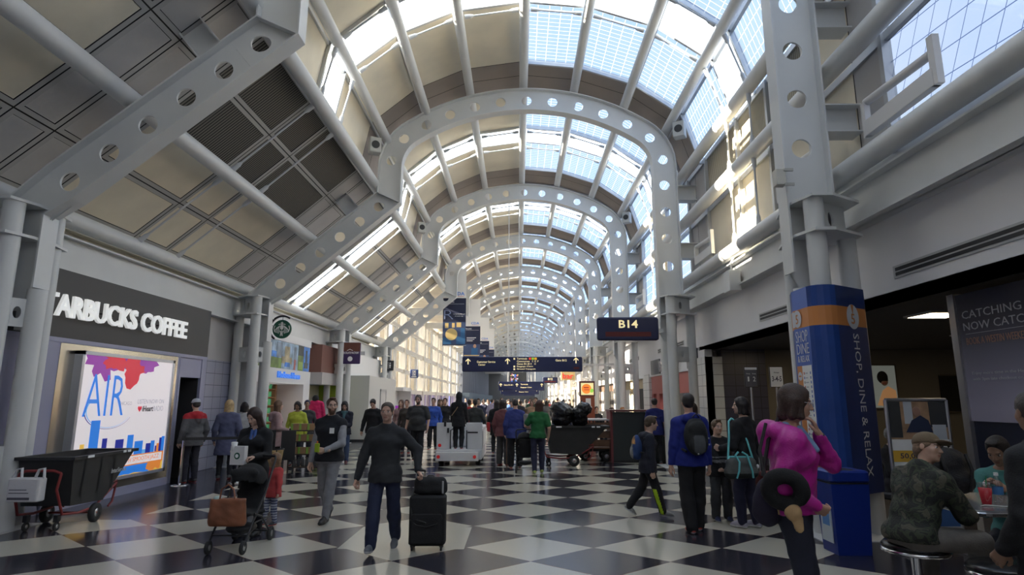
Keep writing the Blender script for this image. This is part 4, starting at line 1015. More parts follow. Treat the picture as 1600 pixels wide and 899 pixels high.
# news shop: mural panels and script lettering
t = thing('mural', 'row of six bright city photographs above the news shop fascia', 'mural', (-7.455, 16.98, 2.70))
def two(n, a, sc=3.0): return mat('mural '+n, a, .5, noise=.5, nscale=sc)
sky = two('sky', (.30, .42, .55)); grass = two('lawn', (.16, .25, .06)); stone = two('stone', (.42, .36, .22)); blue = two('blue', (.06, .22, .62)); tower = two('tower', (.20, .26, .34)); dk = two('bronze', (.05, .06, .06))
wds = [.75, 1.0, .85, .55, .5, .6]; y = 0.0
scenes = [[(stone, 0, 1, 0, 1), (sky, .55, 1, .4, 1), (grass, 0, 1, 0, .2)], [(sky, 0, 1, 0, 1), (grass, 0, 1, 0, .38), (blue, .2, .75, .38, .6), (tower, .55, .95, .4, .95)], [(sky, 0, 1, 0, 1), (stone, .25, .75, .3, .85), (stone, 0, 1, .2, .45), (blue, .3, .8, .08, .25)], [(sky, 0, 1, 0, 1), (tower, .3, .7, .2, .9), (two('red', (.5, .12, .1), 0), .35, .6, 0, .4)], [(grass, 0, 1, 0, 1), (dk, 0, 1, .6, 1), (two('green', (.3, .45, .1), 0), .1, .9, .05, .35)], [(blue, 0, 1, 0, 1), (dk, .3, .6, .3, .85), (dk, .15, .75, .12, .35)]]
for wd, scn in zip(wds, scenes):
    m = MB(); mats = []
    for k, (mm, s0, s1, t0, t1) in enumerate(scn):
        mats.append(mm); xx = .02+.003*k; m.box(0, xx, y+s0*wd, y+s1*wd-.015, t0*.84, t1*.84, k)
    m.build('picture', mats, t); y += wd
t = thing('shop_sign', 'blue script letters reading Hudson News on the white fascia', 'sign', (-7.40, 18.35, 2.40)); HB = mat('news blue', (0.05, 0.22, 0.75), .4, emit=.3)
m = MB(); fit_text(m, 'Hudson News', (0.0, 0, 0), PY, (0, .22, 1), 1.85, .20, 0, .05, .02); m.box(0.0, .03, -.02, 1.85, .055, .075); m.build('letters', HB, t)
# chocolate sign, rest room and telephone signs
t = thing('hanging_sign', 'square brown and purple CHOCOLATE FACTORY sign sticking out from the third left column', 'sign', (-6.78, 24.0, 3.14))
m = MB(); m.rbox(-.42, .42, -.04, .04, 0, .86, .04, 3, 0, 'y'); pn = m.build('panel', mat('sign purple', (.045, .02, .10), .5), t)
m = MB(); m.box(-.41, .41, -.043, .0, .50, .85); m.build('top_band', mat('sign brown', (.13, .04, .025), .5), pn)
m = MB(); fit_text(m, 'CHOCOLATE FACTORY', (-.37, -.045, .40), PX, PZ, .74, .085, 0, .004, .02); m.add([(-.12, -.047, .54), (0, -.047, .60), (.12, -.047, .54), (.12, -.047, .52), (0, -.047, .575), (-.12, -.047, .52)], [(0, 1, 2, 3, 4, 5)]); m.seg(); m.lathe([(.0, -.002), (.10, 0)], (0.02, -.046, .20), 18, 0, 'y'); m.build_split('lettering', PAPW, pn)
m = MB(); m.box(.42, .60, -.02, .02, .35, .5); m.build('bracket', STEEL, t)
def picto(name, label, loc, sz, glyph):
    t = thing(name, label, 'sign', loc); m = MB(); m.rbox(-sz/2, sz/2, -.06, .06, 0, sz, .05, 3, 0, 'y'); p = m.build('panel', glyph[0], t)
    m = MB()
    for (x0, x1, z0, z1) in glyph[1]: m.box(x0*sz, x1*sz, -.066, -.06, z0*sz, z1*sz)
    for (cx, cz, r) in glyph[2]: m.cyl((cx*sz, -.066, cz*sz), (cx*sz, -.06, cz*sz), r*sz, seg=14)
    m.build('pictogram', PAPW, p); m = MB(); m.box(-sz/2-.35, -sz/2, -.02, .02, sz*.4, sz*.55); m.build('bracket', STEEL, t)
picto('restroom_sign', 'black square rest room pictogram sign on the fourth left column', (-6.98, 32.2, 3.25), .55, (mat('sign black', (.015, .015, .018), .4), [(-.22, -.10, .35, .62), (.08, .24, .42, .60), (.10, .15, .25, .45), (.17, .22, .25, .45), (-.20, -.16, .15, .4), (-.14, -.10, .15, .4), (-.012, .012, .15, .85)], [(-.16, .74, .07), (.16, .72, .07)]))
picto('telephone_sign', 'small blue square telephone pictogram sign in front of the tall windows', (-6.25, 36.0, 3.0), .50, (mat('sign blue', (.03, .06, .20), .4), [(-.2, -.16, .3, .85), (.16, .2, .3, .85), (-.2, .2, .82, .86), (-.2, .2, .28, .32), (-.05, .02, .42, .74), (-.3, .3, .1, .18)], [(0.02, .72, .07), (.02, .42, .07)]))
# hanging navy banners with white tops
def banner(y, x0, x1, zb, zt, ztop, label, art):
    t = thing('hanging_banner', label, 'banner', ((x0+x1)/2, y, zb)); w = x1-x0; h = zt-zb
    m = MB(); m.box(-w/2, w/2, -.012, .012, 0, h); p = m.build('navy_field', mat('banner navy', (.012, .018, .055), .6), t)
    m = MB(); m.box(-w/2, w/2, -.012, .012, h, ztop-zb); q = m.build('white_field', mat('banner white', (.80, .78, .74), .6), t)
    m = MB(); fit_text(m, 'CDA', (-.05*w, -.016, h+.06*h), PX, PZ, .48*w, .075*h, 0, .003, .02); m.box(.0, .4*w, -.015, -.012, h+.035*h, h+.042*h, 1); m.build('logo', [mat('logo blue', (.05, .2, .65), .5), mat('logo red', (.7, .05, .05), .5)], q)
    m = MB(); mm = [mat('banner white ink', (.75, .75, .78), .5), mat('banner slate', (.05, .08, .18), .5), mat('banner lamp', (.75, .55, .22), .5), mat('banner blue seat', (.03, .13, .30), .5), mat('banner face', (.5, .3, .2), .5), mat('banner script', (.25, .3, .5), .5)]
    art(m, w, h); m.build('artwork', mm, p)
    m = MB(); m.box(-w/2-.03, w/2+.03, -.02, .02, -.03, 0); m.build('bottom_rail', SILV, t)
def art1(m, w, h):
    fit_text(m, 'POLARIS', (-.38*w, -.016, .90*h), PX, PZ, .36*w, .035*h, 0, .003, .02); m.box(-.38*w, .42*w, -.015, -.012, .872*h, .877*h, 0)
    fit_text(m, 'R', (-.45*w, -.016, .55*h), PX, PZ, .40*w, .19*h, 5, .003, -.02); fit_text(m, 'e-imagined, rethought', (-.05*w, -.016, .645*h), PX, PZ, .52*w, .025*h, 0, .003, .01); fit_text(m, 'on every trip', (.02*w, -.016, .60*h), PX, PZ, .36*w, .025*h, 0, .003, .01)
    m.box(-.49*w, .49*w, -.0135, -.012, .02*h, .49*h, 1); m.box(-.40*w, -.25*w, -.015, -.012, .36*h, .47*h, 2); m.box(-.1*w, .02*w, -.0155, -.012, .37*h, .47*h, 2); m.box(.10*w, .3*w, -.015, -.012, .38*h, .48*h, 2)
    m.lathe([(0, -.003), (.26*w, 0)], (-.12*w, -.016, .23*h), 20, 2, 'y'); m.box(-.48*w, -.12*w, -.016, -.012, .02*h, .16*h, 3); m.box(.10*w, .48*w, -.016, -.012, .02*h, .18*h, 3); m.box(.28*w, .46*w, -.017, -.012, .18*h, .36*h, 3)
def art2(m, w, h):
    fit_text(m, 'POLARIS', (-.38*w, -.016, .90*h), PX, PZ, .36*w, .035*h, 0, .003, .02); m.box(-.38*w, .42*w, -.015, -.012, .872*h, .877*h, 0)
    for k in range(3): m.box(-.3*w, (.25-.1*k)*w, -.015, -.012, (.62-.05*k)*h, (.64-.05*k)*h, 0)
    m.box(-.49*w, .49*w, -.0135, -.012, .02*h, .42*h, 1); m.sphere((.18*w, -.012, .36*h), .10*w, 12, 8, 4, (1, .05, 1.2)); m.box(-.02*w, .36*w, -.016, -.012, .06*h, .30*h, 3); m.box(-.45*w, .45*w, -.017, -.012, .05*h, .08*h, 2)
banner(32.9, -4.20, -2.92, 4.68, 7.32, 9.0, 'largest navy hanging banner with a white top, showing a blue lounge and lamp', art1)
banner(40.9, -3.78, -2.62, 4.55, 6.70, 8.6, 'second navy hanging banner, showing a woman in dark blue', art2)
banner(48.9, -3.55, -2.40, 4.45, 6.45, 8.4, 'third navy hanging banner with white top, half hidden behind the second', art2)
banner(56.9, -3.4, -2.3, 4.4, 6.4, 8.4, 'farthest hanging banner, mostly its white top visible', art1)
# overhead signs
def arrow(m, x, z, s, y=-.085, mi=0):
    m.seg()
    m.box(x-.09*s, x+.09*s, y-.004, y, z-.5*s, z+.3*s, mi)
    for sg in (-1, 1): m.add([(x, y-.004, z+.5*s), (x+sg*.42*s, y-.004, z+.12*s), (x+sg*.42*s, y-.004, z-.08*s), (x, y-.004, z+.28*s)], [(0, 1, 2, 3)], mi)
t = thing('overhead_sign', 'wide navy overhead sign with arrows for terminals, concourses and Gate B12', 'sign', (0.16, 24.6, 2.85))
m = MB(); m.rbox(-2.46, 2.46, -.08, .08, 0, .61, .06, 3, 0, 'y'); p = m.build('panel', NAVY, t)
l = MB(); IM = [SIGNY, mat('square red', (.75, .06, .04), .5, emit=.3), mat('square green', (.35, .6, .05), .5, emit=.3), mat('square orange', (.8, .4, .03), .5, emit=.3), SIGNR]
for x, z in ((-2.22, .42), (-.60, .43), (2.20, .46)): arrow(l, x, z, .24)
fit_text(l, 'Customer Service', (-1.86, -.085, .36), PX, PZ, .76, .085, 0, .004, .012); fit_text(l, 'Center', (-1.80, -.085, .25), PX, PZ, .29, .075, 0, .004, .012)
for k, (s_, wd) in enumerate((('Terminals', .42), ('Concourses', .52), ('Gates B1-B11', .60), ('Baggage Claim', .66), ('Ground Transport', .76))): fit_text(l, s_, (-.22, -.085, .495-.107*k), PX, PZ, wd, .072, 0, .004, .012)
for k, mi in enumerate((1, 2, 3)): l.box(.27+.115*k, .37+.115*k, -.085, -.08, .485, .575, mi)
for k, ch in enumerate('CEF'): fit_text(l, ch, (.40+.11*k, -.085, .388), PX, PZ, .05, .07, 0, .004, .012)
fit_text(l, 'H', (.50, -.085, .281), PX, PZ, .05, .07, 0, .004, .012)
for z in (.49, .175, .065): l.box(-.36, -.29, -.085, -.08, z, z+.07, 0)
fit_text(l, 'Gate B12', (1.36, -.085, .42), PX, PZ, .46, .085, 0, .004, .012); l.box(2.10, 2.32, -.085, -.08, .10, .19, 4)
l.build_split('lettering', IM, p)
m = MB()
for x in (-.55, -.12): m.cyl((x, 0, .6), (x, 0, 8.0), .018, seg=8)
m.box(2.46, 3.75, -.03, .03, .25, .33); m.build('hanger', STEEL, t)
def gate_sign(loc, w, h, text, label, arm):
    t = thing('gate_sign', label, 'sign', loc); m = MB(); m.rbox(-w/2, w/2, -.09, .09, 0, h, .07, 3, 0, 'y'); p = m.build('panel', NAVY, t)
    l = MB(); fit_text(l, text, (-.15*w, -.096, .53*h), PX, PZ, .31*w, .34*h, 0, .005, .02); l.box(-.37*w, .37*w, -.096, -.09, .16*h, .36*h, 1); l.build_split('lettering', [SIGNY, SIGNR], p)
    m = MB(); m.box(w/2, w/2+arm, -.03, .03, .35*h, .5*h); m.build('bracket', STEEL, t)
gate_sign((2.97, 16.15, 3.31), 1.66, .63, 'B14', 'navy gate sign reading B14, fixed to the second right column', .14)
gate_sign((2.95, 56.0, 3.2), 1.4, .55, 'B12', 'small far navy gate sign reading B12', .5)
for y, x0, x1, z, lab in ((48.6, -1.6, 2.1, 2.42, 'second wide navy overhead sign, below the dark hanging screen'), (64.6, -1.9, 2.2, 2.25, 'third navy overhead sign, low in the far middle'), (80.6, -2.0, 2.2, 2.2, 'farthest navy overhead sign down the hall')):
    t = thing('overhead_sign', lab, 'sign', ((x0+x1)/2, y, z)); w = x1-x0; m = MB(); m.rbox(-w/2, w/2, -.08, .08, 0, .72, .05, 3, 0, 'y'); p = m.build('panel', NAVY, t)
    l = MB()
    for x in (-.45*w, -.1*w, .44*w): arrow(l, x, .45, .26)
    fit_text(l, 'Gates B1-B11', (-.38*w, -.085, .40), PX, PZ, .2*w, .1, 0, .004, .01); fit_text(l, 'Terminals', (-.02*w, -.085, .45), PX, PZ, .16*w, .1, 0, .004, .01); fit_text(l, 'Baggage Claim', (-.02*w, -.085, .2), PX, PZ, .24*w, .1, 0, .004, .01); l.build_split('lettering', SIGNY, p)
    m = MB(); m.cyl((-.3*w, 0, .7), (-.3*w, 0, 7.5), .02, seg=8); m.cyl((.3*w, 0, .7), (.3*w, 0, 7.5), .02, seg=8); m.build('hanger', STEEL, t)
t = thing('hanging_screen', 'dark hanging screen with a bright colourful picture, far down the hall', 'screen', (-.05, 60, 3.3)); m = MB(); m.rbox(-.85, .85, -.08, .08, 0, 1.1, .03, 2, 0, 'y'); m.build('housing', BLACKP, t)
m = MB(); m.box(-.8, .8, -.085, -.08, .05, 1.05, 0); random.seed(5)
for k in range(26): cx, cz = random.uniform(-.68, .0), random.uniform(.2, .9); m.box(cx-.07, cx+.07, -.088-.0005*k, -.085, cz-.06, cz+.06, random.choice((1, 2, 3, 4)))
m.build('picture', [mat('screen dark', (.05, .055, .06), .2), emat('scr blue', (.05, .2, .7), .5), emat('scr pink', (.6, .2, .3), .5), emat('scr yellow', (.6, .45, .15), .5), emat('scr white', (.6, .65, .7), .5)], t); m = MB(); m.cyl((-.5, 0, 1.1), (-.5, 0, 7.95), .02, seg=6); m.cyl((.5, 0, 1.1), (.5, 0, 7.95), .02, seg=6); m.build('hanger', STEEL, t)
t = thing('bar_sign', 'cream sign with the red word bar beyond the wide overhead sign', 'sign', (3.30, 40.0, 2.98)); m = MB(); m.rbox(-.47, .47, -.05, .05, 0, .80, .03, 2, 0, 'y'); p = m.build('panel', mat('bar cream', (.62, .48, .22), .5), t); m = MB(); fit_text(m, 'bar', (-.36, -.056, .10), PX, PZ, .72, .36, 0, .005, .02); m.cyl((0, -.056, .66), (0, -.05, .66), .12, seg=18); m.build_split('lettering', mat('bar red', (.75, .05, .04), .5, emit=.2), p); m = MB(); m.box(.47, .80, -.02, .02, .5, .58); m.build('bracket', STEEL, t)
# dark screens and letters over the red shop
t = thing('shop_sign', 'raised grey letters BACARD and two dark screens over the red shop front', 'sign', (5.27, 24.0, 2.68)); m = MB(); m.box(-.03, 0, -1.7, -.2, .0, .55); m.box(-.03, 0, -6.4, -5.3, .0, .55); m.build('dark_screen', mat('menu screen', (.03, .035, .05), .3), t); m = MB(); fit_text(m, 'BACARD', (-.05, -1.85, .04), NY, PZ, 2.6, .40, 0, .05, .01); m.build('letters', mat('grey letters', (.30, .29, .30), .5), t)
for k, (y0, y1, z) in enumerate(((5.2, 8.0, 3.38), (9.6, 12.6, 3.38), (19.0, 22.6, 3.45), (26.2, 29.6, 3.45), (34.2, 37.6, 3.45))):
    xx = 5.13 if k < 2 else 5.28
    t = thing('air_vent', ['long black slot vent in the white panel right of the blue column', 'black slot vent in the white panel left of the blue column', 'black slot vent above the red shop', 'slot vent on the white panel beyond the red shop', 'farthest slot vent on the right wall'][k], 'vent', (xx, y0, z)); L = y1-y0
    m = MB(); m.box(-.012, .0, 0, L, -.02, .15); m.build('frame', mat('vent frame', (.42, .42, .42), .5), t); m = MB()
    for j in (0, 1): m.box(-.016, -.012, .05, L-.05, .01+.065*j, .055+.065*j)
    m.build('slot', BLACKP, t)
t = thing('junction_box', 'grey electrical box hanging on the right edge beam between the two front columns', 'box', (4.78, 13.1, 4.10)); m = MB(); m.rbox(-.13, .13, -.2, .2, 0, .46, .015, 2); m.build('case', STEEL, t); m = MB(); m.tube([(0, .0, .46), (0, 0, .66), (.05, -.1, .78), (.1, -.5, .8), (.12, -2.2, .78)], .02, 8); m.build('conduit', STEEL, t)
t = thing('control_box', 'small grey box clamped to the nearest right arch leg above the blue column', 'box', (3.86, 8.32, 4.78)); m = MB(); m.rbox(-.14, .0, -.16, -.02, 0, .24, .01, 2); m.build('case', mat('beige case', (.55, .53, .47), .5), t); m = MB(); m.box(-.03, .1, -.18, -.15, .20, .24); m.box(-.03, .1, -.18, -.15, -.02, .02); m.build('clamp', mat('clamp grey', (.45, .44, .40), .4, .4), t)
def speaker(loc, rz, label):
    t = thing('loudspeaker', label, 'loudspeaker', loc, rz); m = MB(); m.rbox(-.16, .16, -.14, .14, -.22, .22, .03, 3); c = m.build('case', mat('speaker grey', (.42, .42, .40), .5), t); m = MB(); m.cyl((0, -.15, 0), (0, -.14, 0), .11, seg=20); m.build('cone', BLACKP, c); m = MB(); m.box(-.03, .03, .12, .3, -.03, .03); m.build('mount', STEEL, t)
speaker((4.46, 15.4, 9.05), -.5, 'grey loudspeaker in the right shoulder of the vault before the second arch'); speaker((4.46, 23.5, 9.05), -.5, 'grey loudspeaker in the right shoulder of the vault before the third arch'); speaker((-3.95, 15.4, 8.62), .4, 'grey loudspeaker beside the left knee of the second arch'); speaker((-3.95, 23.4, 8.62), .4, 'grey loudspeaker beside the left knee of the third arch')
def uplight(y, L, label):
    t = thing('uplight', label, 'light fitting', (4.72, y, 5.2)); m = MB(); m.rbox(-.05, .05, 0, L, .02, .24, .012, 2); m.build('case', mat('uplight white', (.62, .61, .60), .45), t)
    m = MB(); m.cyl((.02, .06, .44), (.02, L, .52), .055, seg=14); m.build('reflector_tube', mat('uplight white', (.62, .61, .60), .45), t); m = MB(); m.box(-.04, .04, -.06, .04, .02, .62); m.seg(); m.box(-.04, .04, L-.04, L+.04, .02, .5); m.build_split('end_bracket', mat('uplight white', (.62, .61, .60), .45), t)
uplight(6.2, 1.35, 'white tubular uplight on the lowest right tube, nearest the camera'); uplight(14.1, 1.3, 'white tubular uplight on the lowest right tube before the second arch'); uplight(9.0, 1.3, 'white tubular uplight just behind the nearest right arch leg'); uplight(22.1, 1.3, 'white tubular uplight on the right tubes before the third arch')
# ------------------------------------------------------------------ things on the floor
REDF = mat('red frame', (0.22, 0.025, 0.025), 0.45)
RUBBER = mat('rubber', (0.02, 0.02, 0.02), 0.7)
DUMP = mat('black tub', (0.022, 0.022, 0.022), 0.55, noise=.2, nscale=4)
def wheel(parent, c, r, w, axis='x', hub=SILV, name='wheel'):
    m = MB(); m.lathe([(r*.45, -w/2), (r*.9, -w/2), (r, -w*.3), (r, w*.3), (r*.9, w/2), (r*.45, w/2)], c, 22, 0, axis); o = m.build(name, RUBBER, parent)
    h = MB(); h.lathe([(0, -w*.42), (r*.5, -w*.42), (r*.5, w*.42), (0, w*.42)], c, 16, 0, axis); h.build('hub', hub, o); return o
def tilt_truck(label, loc, rz, text=None):
    """tub along local +x (nose), its back at x=0"""
    t = thing('tilt_truck', label, 'cart', loc, rz); W_ = .40
    prof = [(-.02, 1.02), (.10, .34), (.92, .30), (1.62, 1.02)]
    m = MB(); n = len(prof); th = .025
    inn = [(.03, 1.02), (.14, .38), (.90, .34), (1.54, 1.02)]
    def sec(p, hw): return [(x, -hw+.10*(1.02-z)*.6, z) for x, z in p], [(x, hw-.10*(1.02-z)*.6, z) for x, z in p]
    a, b = sec(prof, W_); c, d = sec(inn, W_-th)
    m.add(a+b, [(0, 1, 2, 3), (7, 6, 5, 4), (0, 4, 5, 1), (1, 5, 6, 2), (2, 6, 7, 3)]); m.add(c+d, [(3, 2, 1, 0), (4, 5, 6, 7), (1, 5, 4, 0), (2, 6, 5, 1), (3, 7, 6, 2)]); m.build('tub', DUMP, t)
    m = MB(); r = [(-.06, -W_-.04), (1.68, -W_-.04), (1.68, W_+.04), (-.06, W_+.04)]; q = [(.02, -W_+.03), (1.55, -W_+.03), (1.55, W_-.03), (.02, W_-.03)]
    for z in (1.0, 1.045): m.add([(x, y, z) for x, y in r+q], [(i, (i+1) % 4, 4+(i+1) % 4, 4+i) for i in range(4)])
    for L in (r, q): m.add([(x, y, z) for z in (1.0, 1.045) for x, y in L], [(i, (i+1) % 4, 4+(i+1) % 4, 4+i) for i in range(4)])
    m.build('rim', DUMP, t)
    for x in (.30, .72, 1.08):
        for s in (-1, 1): m = MB(); m.add([(x-.02, s*(W_-.02), .45), (x+.02, s*(W_-.02), .45), (x+.02, s*(W_+.012), .96), (x-.02, s*(W_+.012), .96)], [(0, 1, 2, 3)]); m.build('rib', DUMP, t)
    m = MB()
    for s in (-1, 1): m.tube([(-.10, s*.30, .82), (-.16, s*.30, .60), (.0, s*.32, .24), (.35, s*.33, .20), (.75, s*.33, .22), (.92, s*.34, .33), (1.25, s*.36, .52)], .02, 8); m.tube([(.45, s*.33, .50), (1.25, s*.36, .56), (1.18, s*.36, .24), (1.08, s*.36, .18)], .018, 8)
    m.tube([(-.10, -.30, .82), (-.12, -.2, .86), (-.12, .2, .86), (-.10, .30, .82)], .02, 8); m.tube([(.72, -.40, .145), (.72, .40, .145)], .016, 8); m.build('frame', REDF, t)
    for s in (-1, 1): wheel(t, (.72, s*.37, .145), .145, .07, 'y')
    for s in (-1, 1): wheel(t, (.06, s*.22, .065), .065, .035, 'y', name='caster'); 
    for s in (-1, 1): m = MB(); m.box(.02, .10, s*.22-.03, s*.22+.03, .125, .22); m.build('fork', BLACKM, t)
    m = MB(); m.box(.25, .40, -W_-.05, -W_-.041, 1.005, 1.04); m.box(1.20, 1.28, -W_-.05, -W_-.041, 1.005, 1.04); m.box(1.33, 1.42, -W_-.05, -W_-.041, 1.005, 1.04); m.build('sticker', PAPW, t)
    if text: m = MB(); fit_text(m, text, (.98, -W_-.005, .70), PX, (0, -.1, 1), .42, .075, 0, .004, .01); m.build('lettering', mat('grey print', (.5, .5, .5), .5), t)
    return t
tilt_truck('black tilt truck on a red frame parked below the backlit radio advert', (-6.44, 8.36, 0), math.radians(94), 'InterService').scale = (.90, .90, .93)
t = thing('carrier_bag', 'white plastic bag with a black handle hole hanging on the tilt truck by the advert', 'bag', (-6.46, 8.17, .43))
m = MB(); m.rbox(-.22, .20, -.13, .02, 0, .30, .03, 3, 0, 'z'); m.build('bag_body', mat('bag white', (.62, .61, .62), .5, bump=.5, bscale=25), t)
m = MB()
for s in (-.16, .14): m.tube([(s-.06, -.05, .29), (s-.02, -.05, .40), (s+.05, -.05, .42), (s+.06, -.05, .29)], .018, 6)
m.build('handle', mat('bag white', (.62, .61, .62), .5), t); m = MB(); m.box(-.19, .10, -.134, -.13, .03, .06); m.box(-.18, .05, -.134, -.13, .15, .16); m.box(-.18, .08, -.134, -.13, .11, .12); m.build('print', mat('dark print', (.08, .08, .10), .5), t)
tilt_truck('large black tilt truck piled with black rubbish bags in the middle of the hall', (.75, 16.7, 0), 0.0)
def rubbish_bag(loc, sc, label, seed):
    r = random.Random(seed); P = [ell((r.uniform(-.08, .08), r.uniform(-.06, .06), .16+.11*k), (.24*sc, .22*sc, .17), .06) for k in range(4)]+[cone((0, 0, .5), (.02, .03, .70), .06, .03, .05)]
    v, f = sculpt(P, .022, .012, seed); o = np_obj('rubbish_bag', [(v, f, 0)], [mat('bin liner', (.012, .012, .014), .22, bump=.6, bscale=14)]); o.location = loc; tag(o, label, 'rubbish bag')
rubbish_bag((1.22, 16.7, 1.02), 1.15, 'large black rubbish bag on top of the hall tilt truck, left', 3); rubbish_bag((1.72, 16.75, 1.0), .95, 'black rubbish bag on top of the hall tilt truck, right', 8)
# wooden platform cart, dark podium
WOOD = mat('worn wood', (.16, .085, .05), .6, noise=.3, nscale=5)
t = thing('platform_cart', 'wooden sided platform cart between the tilt truck and the dark podium', 'cart', (1.80, 17.5, 0)); m = MB()
for z in (.42, .66, .90): m.box(0, .85, 0, .03, z, z+.19); m.box(0, .03, 0, 1.0, z, z+.19)
m.box(0, .85, 0, 1.0, .36, .40); m.build('side_boards', WOOD, t); m = MB(); m.box(-.02, .87, -.02, 1.02, 1.14, 1.18); m.build('top_board', mat('pale top', (.45, .45, .46), .5), t)
m = MB()
for k in range(9): m.box(.02+.1*k, .06+.1*k, .01, .04, 1.0, 1.14)
m.build('baluster', BLACKM, t); m = MB(); m.box(0, .85, .1, .9, .28, .36); m.build('chassis', BLACKM, t)
for x in (.12, .72):
    for y in (.15, .85): wheel(t, (x, y, .14), .14, .06, 'y')
t = thing('podium', 'long dark gate podium with a maroon end panel behind the walking boy', 'counter', (2.60, 17.3, 0)); m = MB(); m.box(.06, 1.75, 0, .65, .06, 1.38); m.build('body', mat('podium dark', (.025, .032, .034), .5), t)
m = MB(); m.box(0, .06, -.05, .7, 0, 1.42); m.build('end_panel', mat('podium maroon', (.16, .03, .035), .5), t); m = MB(); m.box(-.02, 1.8, -.08, .73, 1.40, 1.45); m.build('top', mat('podium top', (.13, .04, .04), .35), t); m = MB(); m.box(.06, 1.75, .03, .62, 0, .06); m.build('plinth', BLACKP, t)
# kiosk with menu screen
t = thing('menu_kiosk', 'wood brown kiosk with a bright orange menu screen between the right columns', 'kiosk', (2.72, 24.0, 0)); m = MB(); m.box(-.27, .27, -.2, .2, 0, 1.86); m.build('cabinet', mat('kiosk red wood', (.26, .07, .035), .5), t)
m = MB(); m.box(-.30, .30, -.12, .12, 1.86, 2.45); s_ = m.build('screen_housing', mat('kiosk dark wood', (.12, .035, .03), .5), t); m = MB(); m.box(-.25, .25, -.125, -.12, 1.91, 2.38); m.build('screen', emat('menu cream', (.75, .66, .32), 1.2), s_)
m = MB(); m.lathe([(0, -.004), (.19, 0)], (-.03, -.126, 2.15), 24, 0, 'y'); m.lathe([(0, -.005), (.08, 0)], (.17, -.126, 2.08), 16, 1, 'y'); m.box(-.14, .06, -.134, -.13, 2.18, 2.22, 2); m.box(-.13, .08, -.134, -.13, 2.10, 2.13, 2); m.build('picture', [emat('menu orange', (.85, .25, .04), 1.2), emat('menu green', (.3, .6, .08), 1.2), emat('menu red', (.4, .03, .03), 1)], s_); m = MB(); m.box(-.08, .12, -.205, -.2, 1.5, 1.78); m.build('notice', PAPW, t)
# white service tug
t = thing('electric_tug', 'white electric service tug seen from behind, with round red tail lights', 'vehicle', (-1.60, 16.3, 0)); TW = mat('tug white', (.66, .66, .67), .4, noise=.06, nscale=3)
m = MB(); m.rbox(-.62, .62, .15, 2.3, .16, .42, .03, 2, 0, 'z'); m.build('chassis', TW, t); m = MB(); m.rbox(-.60, .54, -.04, .16, .14, .36, .02, 2, 0, 'z'); m.build('rear_bumper', TW, t)
m = MB(); m.rbox(-.62, -.22, .28, .36, .42, 1.12, .02, 2, 0, 'y'); m.build('back_panel', TW, t); m = MB(); m.rbox(.18, .62, .28, .36, .42, 1.12, .02, 2, 0, 'y'); m.build('back_panel', TW, t)
m = MB(); m.rbox(-.60, .62, 1.0, 2.3, .42, 1.0, .06, 3, 0, 'x'); m.build('front_body', TW, t); m = MB(); m.rbox(.56, .62, .36, 1.0, .42, .95, .02, 2, 0, 'x'); m.rbox(-.62, -.56, .36, 1.0, .42, .95, .02, 2, 0, 'x'); m.build('side_panel', TW, t)
TL = mat('tail light red', (.45, .02, .02), .25, emit=.15)
for x, z in ((-.52, .25), (.44, .25), (-.53, .52)): m = MB(); m.cyl((x, -.065 if z < .4 else .27, z), (x, -.03 if z < .4 else .285, z), .045, seg=18); m.build('tail_light', TL, t)
m = MB(); m.tube([(-.24, .25, .44), (-.24, .25, .92), (-.18, .3, .95)], .014, 8); m.tube([(.20, .25, .44), (.20, .25, .92)], .014, 8); m.box(.22, .50, .26, .28, .84, .88); m.box(-.42, -.36, .22, .28, 1.02, 1.16); m.box(-.33, -.28, .22, .28, .85, .98); m.build('grab_rail', BLACKM, t)
for x in (-.5, .5):
    for y in (.45, 1.9): wheel(t, (x, y, .16), .16, .12, 'x')
m = MB(); m.box(.63, .64, .4, 2.2, .5, .9); m.build('side_stripe', PAPW, t)
# banner wrap on the nearest right column
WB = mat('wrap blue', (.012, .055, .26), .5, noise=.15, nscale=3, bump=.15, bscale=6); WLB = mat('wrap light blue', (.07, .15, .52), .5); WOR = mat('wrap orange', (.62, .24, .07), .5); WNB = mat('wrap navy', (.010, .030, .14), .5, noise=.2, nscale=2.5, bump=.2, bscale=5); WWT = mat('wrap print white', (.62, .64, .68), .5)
t = thing('column_banner', 'blue fabric banner wrapped round the nearest right column, reading SHOP, DINE & RELAX', 'banner', (0, 0, 0))
wp = [(3.92, 8.46), (3.92, 8.02), (3.945, 7.95), (4.0, 7.89), (4.07, 7.86), (4.15, 7.85), (4.24, 7.88), (4.83, 8.26), (4.87, 8.32), (4.87, 8.56), (4.36, 8.95), (4.10, 8.95)]
m = MB(); n = len(wp); z0, z1 = .55, 3.26
for i in range(n):
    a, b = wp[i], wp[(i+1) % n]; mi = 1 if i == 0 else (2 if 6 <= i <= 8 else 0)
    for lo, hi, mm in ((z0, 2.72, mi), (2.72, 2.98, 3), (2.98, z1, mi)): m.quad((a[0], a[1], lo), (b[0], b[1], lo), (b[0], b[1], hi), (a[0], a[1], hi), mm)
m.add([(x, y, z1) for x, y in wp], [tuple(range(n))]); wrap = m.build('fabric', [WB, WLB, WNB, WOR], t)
m = MB(); d = Vector((wp[7][0]-wp[6][0], wp[7][1]-wp[6][1], 0)).normalized(); nn = Vector((d.y, -d.x, 0))
o = Vector((wp[6][0], wp[6][1], 0))+d*.30+nn*.005; fit_text(m, 'SHOP, DINE & RELAX', (o.x, o.y, 2.62), (0, 0, -1), tuple(d), 1.86, .155, 0, .003, -.005)
c = Vector((wp[6][0], wp[6][1], 2.85))+d*.36+nn*.006
